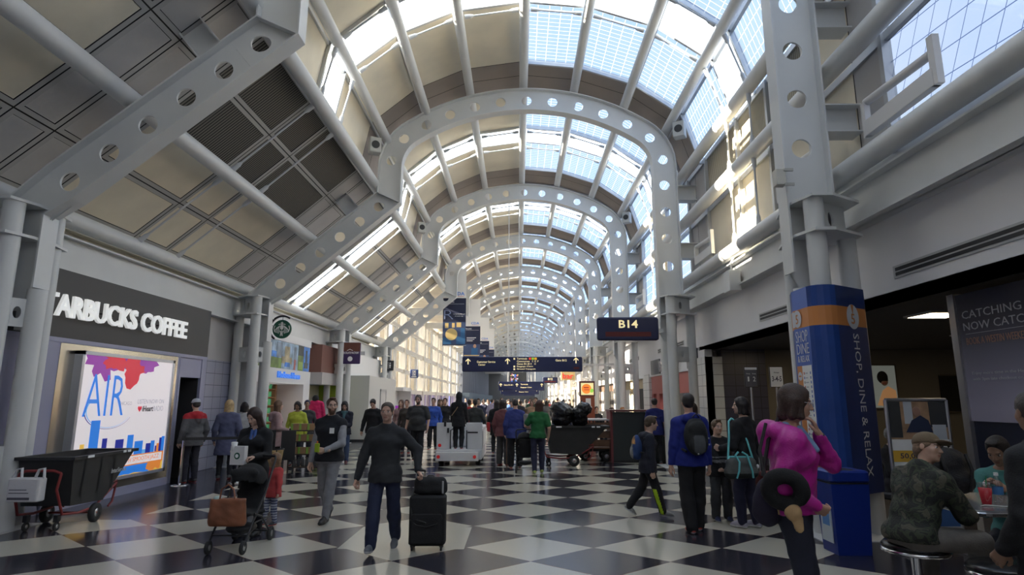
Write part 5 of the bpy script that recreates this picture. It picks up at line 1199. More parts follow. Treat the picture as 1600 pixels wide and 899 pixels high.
M = frame_mat(tuple(c), tuple(d), PZ); k = MB(); k.add([(0, 0, 0)]+[(.15*math.cos(a), .17*math.sin(a), 0) for a in [2*math.pi*j/24 for j in range(24)]], [(0, j+1, (j+1) % 24+1) for j in range(24)], 0); m.merge(k, M); k = MB(); k.add([(0, .01, .002), (-.035, .165, .002), (.035, .165, .002)], [(0, 2, 1)], 1); m.merge(k, M); fit_text(m, '5', tuple(c+nn*.002-d*.05-Vector((0, 0, .10))), tuple(d), PZ, .09, .14, 1, .002, .01); m.build_split('lettering', [WWT, WOR], wrap)
m = MB(); xf = 3.915; Yl = lambda s: 8.45-.42*s
def lr(s0, s1, a, b, mi, w=0): m.quad((xf-.003-w, Yl(s0), a), (xf-.003-w, Yl(s1), a), (xf-.003-w, Yl(s1), b), (xf-.003-w, Yl(s0), b), mi)
lr(.02, .98, .62, 2.20, 0); lr(.0, .34, .62, 2.20, 1, .001); lr(.60, .98, .62, .98, 1, .002)
rg = random.Random(4)
for j in range(22):
    z = 2.08-.062*j
    if j in (10, 16): continue
    lr(.42, .48, z, z+.032, 2+j % 3, .002); lr(.52, .52+rg.uniform(.15, .26), z+.008, z+.022, 5, .002); lr(.84, .90, z, z+.035, 3, .002)
mm = [PAPW, WOR, mat('map red', (.5, .08, .05), .5), mat('map blue', (.08, .16, .5), .5), mat('map grey', (.3, .28, .26), .5), mat('map ink', (.45, .47, .52), .5)]; m.build('directory_list', mm, wrap)
m = MB(); fit_text(m, 'SHOP', (xf-.006, Yl(.10), 2.52), NY, PZ, .34, .16, 0, .003, -.008); fit_text(m, 'DINE', (xf-.006, Yl(.10), 2.36), NY, PZ, .35, .14, 0, .003, -.008); fit_text(m, '& RELAX', (xf-.006, Yl(.12), 2.25), NY, PZ, .33, .085, 0, .003, .005)
for (s, z, r) in ((.30, 2.85, .12), (.17, 2.06, .06), (.79, .80, .07)):
    c = (xf-.007, Yl(s), z); m.lathe([(0, 0), (r, .001)], c, 22, 0, 'x')
fit_text(m, '5', (xf-.010, Yl(.22), 2.78), NY, PZ, .07, .13, 1, .002, .01); m.box(xf-.0095, xf-.008, Yl(.26), Yl(.08), 2.05, 2.07, 1); m.box(xf-.0095, xf-.008, Yl(.87), Yl(.71), .79, .81, 1); m.box(xf-.006, xf-.004, Yl(.12), Yl(-.05), 2.74, 2.96, 0); m.build_split('lettering', [WWT, WOR], wrap)
# blue bin
BINB = mat('bin blue', (.008, .03, .24), .4)
t = thing('recycling_bin', 'tall blue recycling bin in front of the blue column banner', 'bin', (3.83, 7.42, 0)); m = MB(); b0 = [(-.19, -.17), (.19, -.17), (.19, .17), (-.19, .17)]; b1 = [(-.22, -.20), (.22, -.20), (.22, .20), (-.22, .20)]
m.add([(x, y, .0) for x, y in b0]+[(x, y, .78) for x, y in b1], [(3, 2, 1, 0), (4, 5, 6, 7)]+[(i, (i+1) % 4, 4+(i+1) % 4, 4+i) for i in range(4)]); m.build('body', BINB, t)
m = MB(); m.rbox(-.235, .235, -.215, .215, .80, .93, .04, 4); m.build('lid', BINB, t); m = MB(); m.rbox(-.225, .225, -.205, .205, .78, .80, .03, 3); m.build('gap', BLACKP, t); m = MB(); m.box(-.216, -.205, -.12, .12, .12, .5, 0); m.box(-.2165, -.216, -.08, .08, .30, .44, 1); m.build('sticker', [mat('sticker pale', (.5, .56, .62), .5), mat('sticker blue', (.1, .25, .55), .5)], t); m = MB(); m.rbox(-.10, .10, -.14, .06, .925, .935, .04, 4); m.build('opening', BLACKP, t)
# gate queue signs
def queue_sign(loc, dark, lines, label):
    t = thing('queue_sign', label, 'sign', loc); m = MB(); m.cyl((0, 0, .02), (0, 0, 1.97), .018, seg=10); m.build('pole', SILV, t); m = MB(); m.lathe([(0, .025), (.16, .018), (.17, 0)], (0, 0, 0), 24); m.build('base', BLACKM, t)
    m = MB(); m.box(-.125, .125, -.03, -.005, 1.97, 2.36); p = m.build('frame', BLACKM, t); m = MB(); m.box(-.115, .115, -.034, -.03, 1.98, 2.35); m.build('card', mat('card slate', (.10, .10, .12), .5) if dark else PAPW, p)
    l = MB()
    for s_, x, z, w, h in lines: fit_text(l, s_, (x, -.036, z), PX, PZ, w, h, 0, .002, .01)
    if dark: l.box(-.115, .115, -.0355, -.034, 2.30, 2.345)
    l.build_split('lettering', PAPW if dark else PK, p)
queue_sign((4.42, 11.5, 0), True, [('Group', -.09, 2.21, .07, .025), ('Group', .02, 2.21, .07, .025), ('1', -.07, 2.08, .03, .09), ('2', .03, 2.08, .05, .09)], 'dark gate queue sign showing groups 1 and 2 on a pole'); queue_sign((4.90, 11.5, 0), False, [('Groups', -.05, 2.23, .10, .03), ('3-4-5', -.09, 2.08, .18, .10)], 'white gate queue sign reading Groups 3-4-5 on a pole')
# queue posts
for k, (x, y, lab) in enumerate(((-7.0, 12.75, 'chrome queue post standing before the coffee shop doorway'), (-5.98, 13.1, 'second queue post, hidden behind the stroller woman'))):
    t = thing('queue_post', lab, 'post', (x, y, 0)); m = MB(); m.cyl((0, 0, .02), (0, 0, .98), .03, seg=16); m.build('pole', CHROME, t); m = MB(); m.lathe([(0, .045), (.05, .04), (.16, .015), (.17, 0)], (0, 0, 0), 26); m.build('base', CHROME, t); m = MB(); m.cyl((0, 0, .90), (0, 0, 1.0), .036, seg=16); m.build('belt_head', BLACKP, t)
    if k == 0: m = MB(); m.box(0, 1.08, -.004, .004, .90, .96); q = m.build('belt', BLACKP, t); q.rotation_euler = (0, 0, math.atan2(.35, 1.02))
# white poster stand, hotel panel, back posters
t = thing('poster_stand', 'silver framed poster stand with business people behind the seated capped man', 'sign', (4.78, 7.35, 0)); m = MB(); w, zb, zt = .36, .28, 1.74
for x in (-w, w): m.cyl((x, 0, 0.02), (x, 0, zt), .022, seg=10)
m.cyl((-w, 0, zt), (w, 0, zt), .022, seg=10); m.cyl((-w, 0, zb), (w, 0, zb), .022, seg=10); m.build('frame', SILV, t); m = MB()
for x in (-w, w): m.box(x-.03, x+.03, -.2, .2, 0, .025)
m.build('foot', SILV, t); m = MB(); m.box(-w+.02, w-.02, -.006, .006, zb, zt); p = m.build('poster', PAPW, t)
m = MB(); q = [mat('ad amber', (.75, .45, .06), .5), mat('ad blue', (.05, .12, .30), .5), mat('ad photo tan', (.42, .26, .15), .5, noise=.4, nscale=6), mat('ad navy', (.03, .04, .08), .5), mat('ad skin', (.38, .22, .16), .5), mat('ad dark', (.05, .05, .05), .5), mat('ad pale', (.55, .58, .62), .5)]
for x0, x1, a, b, mi in ((-.34, .34, 1.28, 1.72, 2), (-.34, -.20, 1.30, 1.72, 5), (.14, .34, 1.42, 1.72, 5), (-.16, -.06, 1.46, 1.72, 6), (.16, .32, 1.28, 1.45, 6), (-.34, .34, 1.02, 1.15, 0), (-.34, .34, .30, .60, 1), (-.05, .15, 1.20, 1.34, 3)): m.box(x0, x1, -.0085-.0006*mi, -.006, a, b, mi)
m.add([(-.16, -.014, 1.36), (.16, -.014, 1.36), (.12, -.014, 1.5), (.03, -.014, 1.56), (-.08, -.014, 1.5)], [(0, 1, 2, 3, 4)], 3); m.sphere((-.01, -.012, 1.60), .05, 12, 8, 4, (1, .1, 1.2)); m.build('picture', q, p)
m = MB(); fit_text(m, '50,000 miles.', (-.26, -.013, 1.05), PX, PZ, .54, .07, 0, .002, .01); m.build('lettering', PK, p)
t = thing('hotel_panel', 'big grey hotel advert panel reading BOOK A WESTIN WEEKEND at the right edge', 'advert', (5.50, 7.45, 0)); m = MB(); m.box(0, .06, -2.6, 0, 1.49, 3.03)
gm = mat('panel slate', (.075, .075, .095), .35); nt = gm.node_tree; g = nt.nodes.new('ShaderNodeNewGeometry'); sp = nt.nodes.new('ShaderNodeSeparateXYZ'); nt.links.new(g.outputs['Position'], sp.inputs[0]); cr = nt.nodes.new('ShaderNodeValToRGB'); cr.color_ramp.elements[0].color = (.36, .34, .44, 1); cr.color_ramp.elements[1].color = (.055, .055, .075, 1); cr.color_ramp.elements[0].position = .1; cr.color_ramp.elements[1].position = .75
nt.links.new(mth(nt, 'DIVIDE', mth(nt, 'SUBTRACT', sp.outputs[2], 1.49), 1.54), cr.inputs['Fac']); nt.links.new(cr.outputs['Color'], nt.nodes['Principled BSDF'].inputs['Base Color'])   # the poster's own printed two-tone field
p = m.build('panel', gm, t); m = MB(); m.box(-.03, .12, 0, .11, 0, 3.05); m.build('post', SILV, t); m = MB(); m.box(.02, .08, -2.6, 0, .9, 1.49); m.box(.02, .08, -2.5, -2.3, 0, 1.0); m.build('lower_panel', mat('navy base', (.012, .015, .035), .5), t)
for body, z, wd, h, mi, y in (('CATCHING UP ON EMAIL?', 2.72, 2.05, .095, 0, -.08), ('NOW CATCH UP ON SLEEP.', 2.575, 2.05, .095, 0, -.08), ('BOOK A WESTIN WEEKEND', 2.40, .95, .085, 1, -.10), ('Enjoy more time in the Heavenly Bed', 2.03, 1.05, .045, 0, -.12), ('with 3pm late checkout on Sunday.', 1.96, .95, .045, 0, -.12)):
    m = MB(); fit_text(m, body, (-.004, y, z), NY, PZ, wd, h, 0, .003, -.004); m.build('lettering', [mat('panel letter', (.5, .5, .54), .5), mat('panel tan letter', (.45, .25, .17), .5)][mi], p)
m = MB(); m.box(-.006, 0, -.95, -.10, 2.53, 2.535); m.build('rule', mat('panel letter', (.5, .5, .54), .5), p)
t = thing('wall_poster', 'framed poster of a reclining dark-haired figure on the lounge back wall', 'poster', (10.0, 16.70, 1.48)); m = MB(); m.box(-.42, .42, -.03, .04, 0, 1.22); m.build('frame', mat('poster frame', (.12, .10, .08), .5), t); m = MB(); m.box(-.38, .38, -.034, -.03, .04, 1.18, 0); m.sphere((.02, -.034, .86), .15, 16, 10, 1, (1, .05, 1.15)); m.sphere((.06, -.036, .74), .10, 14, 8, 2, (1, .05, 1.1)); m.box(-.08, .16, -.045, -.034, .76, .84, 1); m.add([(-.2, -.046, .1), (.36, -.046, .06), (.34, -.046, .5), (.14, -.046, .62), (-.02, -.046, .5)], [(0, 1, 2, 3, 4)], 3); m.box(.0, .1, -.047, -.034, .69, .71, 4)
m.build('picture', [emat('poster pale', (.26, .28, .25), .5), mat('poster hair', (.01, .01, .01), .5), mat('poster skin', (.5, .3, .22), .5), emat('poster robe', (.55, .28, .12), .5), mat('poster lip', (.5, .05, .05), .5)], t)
t = thing('notice_board', 'dark board on the lounge back wall, left of the hotel panel', 'board', (11.85, 16.70, 1.40)); m = MB(); m.box(-.25, .25, -.03, .04, 0, 1.0); m.build('panel', BLACKP, t); m = MB(); m.box(-.27, .27, -.04, -.02, -.02, .02); m.box(-.27, .27, -.04, -.02, .98, 1.02); m.build('frame', mat('poster frame', (.12, .10, .08), .5), t)
LAMP = mat('lit diffuser', (1, .82, .5), .5, emit=9.0, ecol=(1, .80, .52))
for k, (x, y) in enumerate(((6.75, 9.55), (9.6, 12.5), (9.6, 6.0), (7.0, 14.0), (7.0, 4.5), (11.8, 10.0))):
    t = thing('ceiling_light', ['warm ceiling light in the lounge just left of the hotel panel', 'ceiling light deep in the lounge', 'ceiling light far right in the lounge', 'ceiling light by the lounge back wall', 'ceiling light over the stools', 'ceiling light at the lounge side wall'][k], 'light fitting', (x, y, 3.10)); m = MB(); m.box(-.35, .35, -.34, .34, -.03, .0); m.build('frame', mat('light frame white', (.5, .48, .42), .5), t); m = MB(); m.box(-.30, .30, -.29, .29, -.034, -.03); m.build('diffuser', LAMP, t)
# bar table and stools
t = thing('bar_table', 'high grey bar table with a metal edge at the lower right', 'table', (3.85, 4.75, 0)); m = MB(); m.rbox(-.72, .95, -.42, .42, .965, .995, .12, 5); m.build('tabletop', mat('table grey', (.13, .13, .135), .25), t); m = MB(); m.rbox(-.735, .965, -.435, .435, .955, .985, .12, 5); m.build('edge_band', mat('table steel', (.45, .45, .46), .25, .9), t); m = MB(); m.cyl((.1, 0, .03), (.1, 0, .96), .05, seg=16); m.build('pedestal', CHROME, t); m = MB(); m.lathe([(0, .05), (.28, .02), (.30, 0)], (.1, 0, 0), 28); m.build('base', CHROME, t)
def stool(x, y, label):
    t = thing('bar_stool', label, 'stool', (x, y, 0)); m = MB(); m.lathe([(0, .70), (.17, .70), (.205, .715), (.21, .735), (.19, .755), (0, .76)], (0, 0, 0), 32); m.build('seat', mat('stool black', (.012, .012, .013), .25), t)
    m = MB(); m.lathe([(.195, .688), (.215, .692), (.215, .712), (.195, .716)], (0, 0, 0), 32); m.build('seat_ring', CHROME, t); m = MB(); m.cyl((0, 0, .03), (0, 0, .70), .035, seg=16); m.build('pedestal', CHROME, t); m = MB(); m.lathe([(0, .05), (.20, .02), (.22, 0)], (0, 0, 0), 28); m.build('base', CHROME, t); m = MB(); m.tube([(.15*math.cos(a), .15*math.sin(a), .28) for a in [2*math.pi*k/20 for k in range(20)]], .011, 8, closed=True)
    for a in (0, 2.1, 4.2): m.cyl((0, 0, .28), (.15*math.cos(a), .15*math.sin(a), .28), .009, seg=6)
    m.build('foot_ring', CHROME, t)
stool(2.80, 4.50, 'black bar stool with the capped man sitting on it'); stool(2.98, 3.92, 'empty black bar stool nearest the camera')
t = thing('drink_cup', 'clear plastic cup of red iced drink on the bar table', 'cup', (3.42, 4.60, .995)); m = MB(); m.lathe([(0, .004), (.030, .004), (.042, .115), (0, .115)], (0, 0, 0), 24); m.build('drink', mat('red drink', (.50, .015, .03), .2, emit=.05), t); m = MB(); m.lathe([(.031, 0), (.046, .145), (.049, .15), (.045, .15), (.0425, .118)], (0, 0, 0), 24); m.build('cup', glass_mat('clear plastic', (.9, .88, .88), gloss=.12), t); m = MB(); m.cyl((.0, 0, .03), (.02, .0, .20), .004, seg=8); m.build('straw', mat('green straw', (.02, .25, .1), .4), t)
t = thing('water_bottle', 'clear plastic water bottle with a blue label next to the red drink', 'bottle', (3.56, 4.66, .995)); m = MB(); m.lathe([(0, 0), (.031, 0), (.033, .02), (.032, .12), (.033, .15), (.014, .185), (.013, .20), (0, .20)], (0, 0, 0), 20); m.build('bottle', glass_mat('clear plastic', (.9, .88, .88), gloss=.12), t); m = MB(); m.lathe([(.0335, .06), (.0335, .115)], (0, 0, 0), 20); m.build('label', mat('bottle label', (.06, .2, .45), .4), t); m = MB(); m.cyl((0, 0, .195), (0, 0, .215), .0145, seg=14); m.build('cap', PAPW, t)
m = MB(); m.tube([(3.30+.05*k, 4.50+.03*math.sin(k*1.3), 1.0) for k in range(11)], .004, 6); tag(m.build('charging_cable', PAPW), 'thin white charging cable lying across the bar table', 'cable')
def sack(name, label, cat, loc, prims, m, rz=0, res=.014, wr=.004, parts=()):
    t = thing(name, label, cat, loc, rz); v, f = sculpt(prims, res, wr, loc[0]); np_obj('bag_body', [(v, f, 0)], [m], t)
    for nm, mb_, mm in parts: mb_.build(nm, mm, t)
    return t
BP = cloth('black nylon', (.013, .013, .015), .5, .6)
st = MB(); st.tube([(-.10, -.12, .33), (-.10, -.17, .22), (-.09, -.14, .06)], .014, 6); st.tube([(.10, -.12, .33), (.10, -.17, .22), (.09, -.14, .06)], .014, 6); st.tube([(-.03, -.05, .38), (0, -.05, .42), (.03, -.05, .38)], .01, 6)
sack('backpack', 'bulky black backpack standing on the bar table behind the red drink', 'bag', (3.40, 4.98, .995), [ell((0, 0, .16), (.21, .12, .17), .05), ell((0, -.02, .26), (.17, .11, .12), .05), ell((.02, -.10, .12), (.14, .06, .10), .03), half((0, 0, 0), (0, 0, -1))], BP, parts=[('strap', st, BLACKP)])
st = MB(); st.tube([(-.2, -.05, .20), (-.1, -.08, .36), (.1, -.08, .36), (.2, -.05, .20)], .014, 6)
sack('duffel_bag', 'black duffel bag on the floor beneath the bar stools', 'bag', (2.62, 4.62, 0), [cone((-.22, 0, .15), (.24, 0, .15), .145, .15, .04), half((0, 0, .0), (0, 0, -1))], BP, parts=[('handle', st, BLACKP)])
# rolling suitcase
t = thing('suitcase', 'black upright rolling suitcase pulled by the man in the dark sweater', 'suitcase', (-1.085, 7.50, 0), .03); SB = cloth('suitcase black', (.010, .010, .011), .4, .75)
m = MB(); m.rbox(-.215, .215, -.12, .12, .055, .62, .05, 4); m.build('shell', SB, t); m = MB(); m.rbox(-.18, .18, -.15, -.115, .09, .42, .03, 3, 0, 'y'); m.build('front_pocket', SB, t); m = MB(); m.tube([(-.2, -.135, .36), (-.12, -.155, .30), (0, -.158, .28), (.12, -.15, .31), (.19, -.13, .38)], .006, 6); m.build('zip', BLACKM, t)
m = MB()
for x in (-.155, -.055): m.cyl((x, .02, .6), (x, .02, .875), .0095, seg=10)
m.build('handle_tube', CHROME, t); m = MB(); m.tube([(-.165, .02, .875), (-.155, .02, .895), (-.105, .02, .905), (-.055, .02, .895), (-.045, .02, .875)], .015, 8); m.build('handle_grip', BLACKP, t)
for x in (-.17, .17):
    for y in (-.09, .09): m = MB(); m.box(x-.018, x+.018, y-.02, y+.02, .045, .06); m.build('caster_fork', BLACKP, t); wheel(t, (x, y, .026), .026, .022, 'x', BLACKM, 'caster')
sack('shoulder_bag', 'black laptop bag strapped on top of the rolling suitcase', 'bag', (-1.065, 7.51, .623), [cone((-.13, .0, .06), (.13, 0, .06), .075, .075, .03, 1, 1), cone((-.13, .0, .13), (.13, 0, .13), .07, .07, .03), half((0, 0, 0), (0, 0, -1))], SB, parts=[('buckle', MB().box(.15, .17, -.085, -.07, .02, .16), SILV), ('strap', MB().tube([(-.18, -.03, .10), (-.215, -.10, -.05), (-.19, -.15, -.25), (-.02, -.17, -.30)], .009, 6), BLACKP), ('handle', MB().tube([(-.05, 0, .19), (-.03, 0, .215), (.03, 0, .215), (.05, 0, .19)], .008, 6), BLACKP)])
def stroller(label, loc, rz, canopy=True, cream=False):
    t = thing('stroller', label, 'stroller', loc, rz); m = MB()                      # local +y: the way it is pushed
    for s in (-1, 1):
        m.tube([(s*.21, .38, .09), (s*.21, .20, .30), (s*.22, -.10, .62), (s*.22, -.34, .98), (s*.20, -.38, 1.02)], .014, 8); m.tube([(s*.22, -.34, .09), (s*.21, -.05, .34), (s*.21, .16, .40)], .013, 8); m.tube([(s*.21, .20, .30), (s*.21, -.30, .30)], .010, 8)
    m.tube([(-.20, -.38, 1.02), (0, -.39, 1.03), (.20, -.38, 1.02)], .016, 8); m.tube([(-.21, -.32, .12), (.21, -.32, .12)], .010, 8); m.tube([(-.21, .30, .19), (.21, .30, .19)], .010, 8); m.build('frame', BLACKM, t)
    for s in (-1, 1): wheel(t, (s*.20, .38, .075), .075, .035, 'x'); wheel(t, (s*.22, -.34, .085), .085, .04, 'x')
    v, f = sculpt([cone((0, .18, .40), (0, -.12, .38), .035, .04, .02, 5, 1), cone((0, -.12, .38), (0, -.28, .78), .035, .03, .02, 5.4, 1)], .014, .003); np_obj('seat', [(v, f, 0)], [cloth('stroller black', (.012, .012, .013), .4)], t)
    v, f = sculpt([ell((0, 0, .22), (.17, .20, .07), .02), half((0, 0, .25), (0, 0, 1))], .014, .004); np_obj('basket', [(v, f, 0)], [BP], t)
    if canopy: v, f = sculpt([ell((0, -.12, .76), (.20, .23, .20), .02), cone((-.12, .04, .86), (.12, .04, .86), .05, .05, .04), ell((0, -.10, .70), (.18, .22, .17), .01, None, 's'), half((0, 0, .68), (0, -.45, -1))], .014, .002); np_obj('canopy', [(v, f, 0)], [cloth('canopy black', (.012, .012, .013), .4)], t)
    if cream: v, f = sculpt([ell((0, .05, .58), (.16, .18, .12), .03), cone((.12, .1, .52), (.17, .2, .3), .05, .03, .03)], .014, .008); np_obj('blanket', [(v, f, 0)], [cloth('blanket pale', (.55, .56, .58))], t)
    return t
stroller('black compact stroller with a tan tote hanging on its front', (-3.36, 7.60, 0), math.pi)
TAN = mat('tan leather', (.24, .085, .04), .45, noise=.25, nscale=6, bump=.2, bscale=30)
sack('tote_bag', 'tan leather tote bag hung over the front of the black stroller', 'bag', (-3.38, 7.24, .30), [cone((-.15, 0, .05+.05*k), (.15, 0, .05+.05*k), .068-.004*k, .068-.004*k, .04) for k in range(6)]+[half((0, 0, .31), (0, 0, 1)), half((0, 0, .01), (0, 0, -1))], TAN, parts=[('handle', MB().tube([(-.09, -.03, .30), (-.07, -.04, .42), (0, -.03, .47), (.07, -.04, .42), (.09, -.03, .30)], .010, 8), TAN), ('cloth', MB().sphere((-.13, 0, .31), .05, 10, 6, 0, (1, .8, .6)), mat('mint cloth', (.45, .58, .55), .7))])
stroller('black stroller with a pale blanket pushed by the woman in the green top', (.16, 15.2, 0), 0, True, True)
# floor display of the news shop
t = thing('product_shelf', 'dark display shelf stacked with green edged boxes outside the news shop', 'shelf', (-5.15, 15.0, 0)); m = MB()
for z in (.12, .42, .72, .98): m.box(-.42, .42, -.2, .2, z, z+.03)
for x in (-.42, .40): m.box(x, x+.03, -.2, -.17, 0, 1.05); m.box(x, x+.03, .17, .2, 0, 1.05)
m.build('rack', mat('shelf dark', (.05, .035, .028), .5), t)
m = MB(); m.box(-.09, .09, -.07, .07, 0, .15, 0); m.box(-.091, -.04, -.071, .071, 0, .151, 1); bm_ = m.mesh('product_box', [mat('kraft box', (.38, .22, .11), .6), mat('box lime', (.28, .5, .08), .5)])
pb = bpy.data.objects.new('product_box', bm_); COL.objects.link(pb); tag(pb, 'brown and green product box on the dark display shelf', 'box', 'boxes on the display shelf'); pb.location = (-5.45, 14.9, .45)
for k, (x, z) in enumerate([(-.10, .45), (.10, .45), (.30, .45), (-.30, .75), (-.10, .75), (.10, .75), (.30, .75), (-.30, 1.01), (-.10, 1.01), (.10, 1.01), (.30, 1.01)]): o = pb.copy(); COL.objects.link(o); o.location = (-5.15+x, 14.9, z)
m = MB(); m.lathe([(0, 0), (.035, 0), (.04, .03), (.04, .15), (.018, .19), (.018, .22), (0, .22)], (0, 0, 0), 14); fb = m.build('product_bottle', mat('dark jar', (.10, .10, .10), .25)); tag(fb, 'dark bottle on the lower display shelf', 'bottle', 'bottles on the display shelf'); fb.location = (-5.43, 14.9, .15)
for k in range(6): o = fb.copy(); COL.objects.link(o); o.location = (-5.33+.1*k, 14.9, .15)
for k, (x, y, r, lab) in enumerate(((-5.42, 13.55, .20, 'round tan display tub in a dark stand, right of the stroller woman'), (-5.80, 13.9, .16, 'narrow tan display tub half hidden behind the stroller woman'))):
    t = thing('display_tub', lab, 'tub', (x, y, 0)); m = MB(); m.lathe([(0, .22), (r*.8, .22), (r*1.05, .62), (r*1.08, .64), (r*.98, .62), (0, .58)], (0, 0, 0), 22); m.build('tub', mat('tub tan', (.42, .28, .12), .6, noise=.25, nscale=7), t); m = MB()
    for a in (.6, 2.2, 3.8, 5.4): m.tube([(r*1.1*math.cos(a), r*1.1*math.sin(a), 0), (r*1.1*math.cos(a), r*1.1*math.sin(a), .66)], .012, 6)
    m.tube([(r*1.1*math.cos(a), r*1.1*math.sin(a), .66) for a in [2*math.pi*j/20 for j in range(20)]], .012, 6, closed=True); m.build('stand', BLACKM, t)
for x, y, lab in ((-5.98, 14.6, 'tall black display board left of the pale pink coat'), (-5.40, 14.35, 'black display board right of the pale pink coat')):
    t = thing('display_board', lab, 'board', (x, y, 0), .25); m = MB(); m.box(-.16, .16, -.02, .02, .35, 1.02); m.build('panel', BLACKP, t); m = MB(); m.box(-.14, -.11, -.15, .15, 0, .03); m.box(.11, .14, -.15, .15, 0, .03); m.box(-.14, -.11, -.015, .015, 0, .4); m.box(.11, .14, -.015, .015, 0, .4); m.build('leg', BLACKM, t)
# goods wall inside the news shop; packet colours carry their own glow
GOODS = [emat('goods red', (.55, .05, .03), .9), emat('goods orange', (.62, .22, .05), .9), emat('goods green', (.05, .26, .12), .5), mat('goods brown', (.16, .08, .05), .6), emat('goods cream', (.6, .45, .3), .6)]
t = thing('goods_rack', 'lit rack of red, orange and green snack packets inside the news shop', 'rack', (-9.6, 20.2, 0)); m = MB(); m.box(-1.0, 1.4, .1, .2, 0, 2.3); 
for k in range(7): m.box(-1.0, 1.4, -.12, .1, .45+.27*k, .47+.27*k)
m.build('rack', mat('rack tan', (.40, .22, .12), .6), t); rg = random.Random(2)
m = MB()
for r_ in range(7):
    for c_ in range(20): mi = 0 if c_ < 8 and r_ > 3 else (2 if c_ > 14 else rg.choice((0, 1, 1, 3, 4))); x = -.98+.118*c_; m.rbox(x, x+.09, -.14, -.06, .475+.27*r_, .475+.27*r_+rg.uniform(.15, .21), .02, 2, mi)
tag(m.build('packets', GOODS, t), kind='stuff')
t = thing('goods_rack', 'reddish lit rack at the left side inside the news shop', 'rack', (-10.95, 20.9, 0)); m = MB(); m.box(-.05, .05, -1.6, .1, 0, 2.2); m.build('rack', mat('rack tan', (.40, .22, .12), .6), t); m = MB()
for r_ in range(6):
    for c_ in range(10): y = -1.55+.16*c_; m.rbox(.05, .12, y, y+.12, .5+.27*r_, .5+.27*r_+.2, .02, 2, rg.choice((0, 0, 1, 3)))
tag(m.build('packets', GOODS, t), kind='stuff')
for k, (y, lab) in enumerate(((18.2, 'red glowing strip light inside the news shop, front'), (19.8, 'strip light inside the news shop, rear'))):
    t = thing('shop_light', lab, 'light fitting', (-8.7, y, 2.42)); m = MB(); m.box(-1.0, 1.0, -.05, .05, 0, .06); m.build('housing', PAPW, t); m = MB(); m.box(-.98, .98, -.045, .045, -.012, 0); m.build('tube', mat('shop tube', (1, .5, .3), .5, emit=14, ecol=(1, .62, .42)), t)
t = thing('clothes_stand', 'bright pink hooded top on a shop stand beside the third left column', 'clothes', (-6.35, 18.9, 0)); m = MB(); m.cyl((0, 0, 0), (0, 0, 1.2), .025, seg=10); m.lathe([(0, .03), (.2, .02), (.2, 0)], (0, 0, 0), 20); m.build('stand', BLACKM, t)
v, f = sculpt([cone((0, 0, 1.15), (0, 0, 1.60), .15, .13, .04, 1.5, 1), cone((-.2, 0, 1.60), (.2, 0, 1.60), .07, .07, .04), cone((-.22, 0, 1.58), (-.30, .02, 1.15), .06, .05, .03), cone((.22, 0, 1.58), (.30, .02, 1.15), .06, .05, .03)], .018, .006); np_obj('hooded_top', [(v, f, 0)], [cloth('hot pink', (.62, .02, .12))], t); v, f = sculpt([ell((0, 0, 1.76), (.10, .11, .12), .02)], .018); np_obj('hood', [(v, f, 0)], [cloth('hood black', (.02, .02, .02))], t)
# white hoarding box
t = thing('hoarding', 'plain white construction hoarding box with a grey door beyond the third left column', 'partition', (-7.42, 25.7, 0)); m = MB(); m.box(0, 1.05, 0, 5.6, .08, 2.74); m.build('walls', mat('hoarding white', (.60, .59, .56), .6), t); m = MB(); m.box(.02, 1.03, .02, 5.58, 0, .08); m.build('plinth', BLACKP, t)
m = MB(); m.box(1.05, 1.07, 2.2, 3.2, .08, 2.1); m.build('door', mat('door grey', (.48, .48, .48), .5), t); m = MB(); m.box(1.05, 1.08, 2.1, 2.2, .08, 2.2); m.box(1.05, 1.08, 3.2, 3.3, .08, 2.2); m.box(1.05, 1.08, 2.1, 3.3, 2.1, 2.2); m.build('door_frame', mat('door frame', (.40, .40, .40), .5), t)
t = thing('cosmetics_stand', 'glass fronted shop stand with a purple sign beside the white hoarding', 'stand', (-7.25, 33.2, 0)); m = MB(); m.box(0, .9, 0, 2.6, 0, .9); m.build('counter', mat('stand tan', (.40, .32, .24), .5), t); m = MB(); m.box(0, .1, 0, 2.6, .9, 2.4); m.box(0, .9, 2.5, 2.6, .9, 2.4); m.box(0, .9, 0, 2.6, 2.2, 2.4); m.build('back_panel', WHITE, t); m = MB(); m.box(.3, .75, -.03, 0, .95, 1.4); m.build('sign', emat('stand purple', (.28, .03, .36), .8), t)
# ------------------------------------------------------------------ people
DKH, BRH, BLH, GRH = (.018, .012, .010), (.055, .028, .016), (.42, .28, .12), (.30, .29, .28)
SK1, SK2, SK3, SK4 = (.50, .30, .22), (.56, .36, .27), (.30, .17, .11), (.16, .085, .055)
def add(root, name, mb, m, label=None):
    o = mb.build(name, m, root)
    if label: o['label'] = label
    return o
def loop(pts, r=.010): return MB().tube([tuple(p) for p in pts], r, 6)
def glasses(root, S, m=None):
    c, R, s = S['hc'], S['HR'], S['hs']; L = lambda x, y, z: tuple(c+R @ (V(x, y, z)*s)); g = MB()
    for sx in (-1, 1): g.tube([L(sx*.032+.021*math.cos(a), .104, .002+.015*math.sin(a)) for a in [2*math.pi*k/12 for k in range(12)]], .0018*s, 5, closed=True); g.tube([L(sx*.053, .103, .006), L(sx*.078, .05, .008), L(sx*.079, -.01, .004)], .002*s, 5)
    g.tube([L(-.011, .104, .004), L(.011, .104, .004)], .002*s, 5); g.build('glasses', m or BLACKM, root)
def body_strap(root, S, a, b, r, m, name='strap'):
    """strap over the chest from local points"""
    add(root, name, loop(a if b is None else [a, b], r), m)
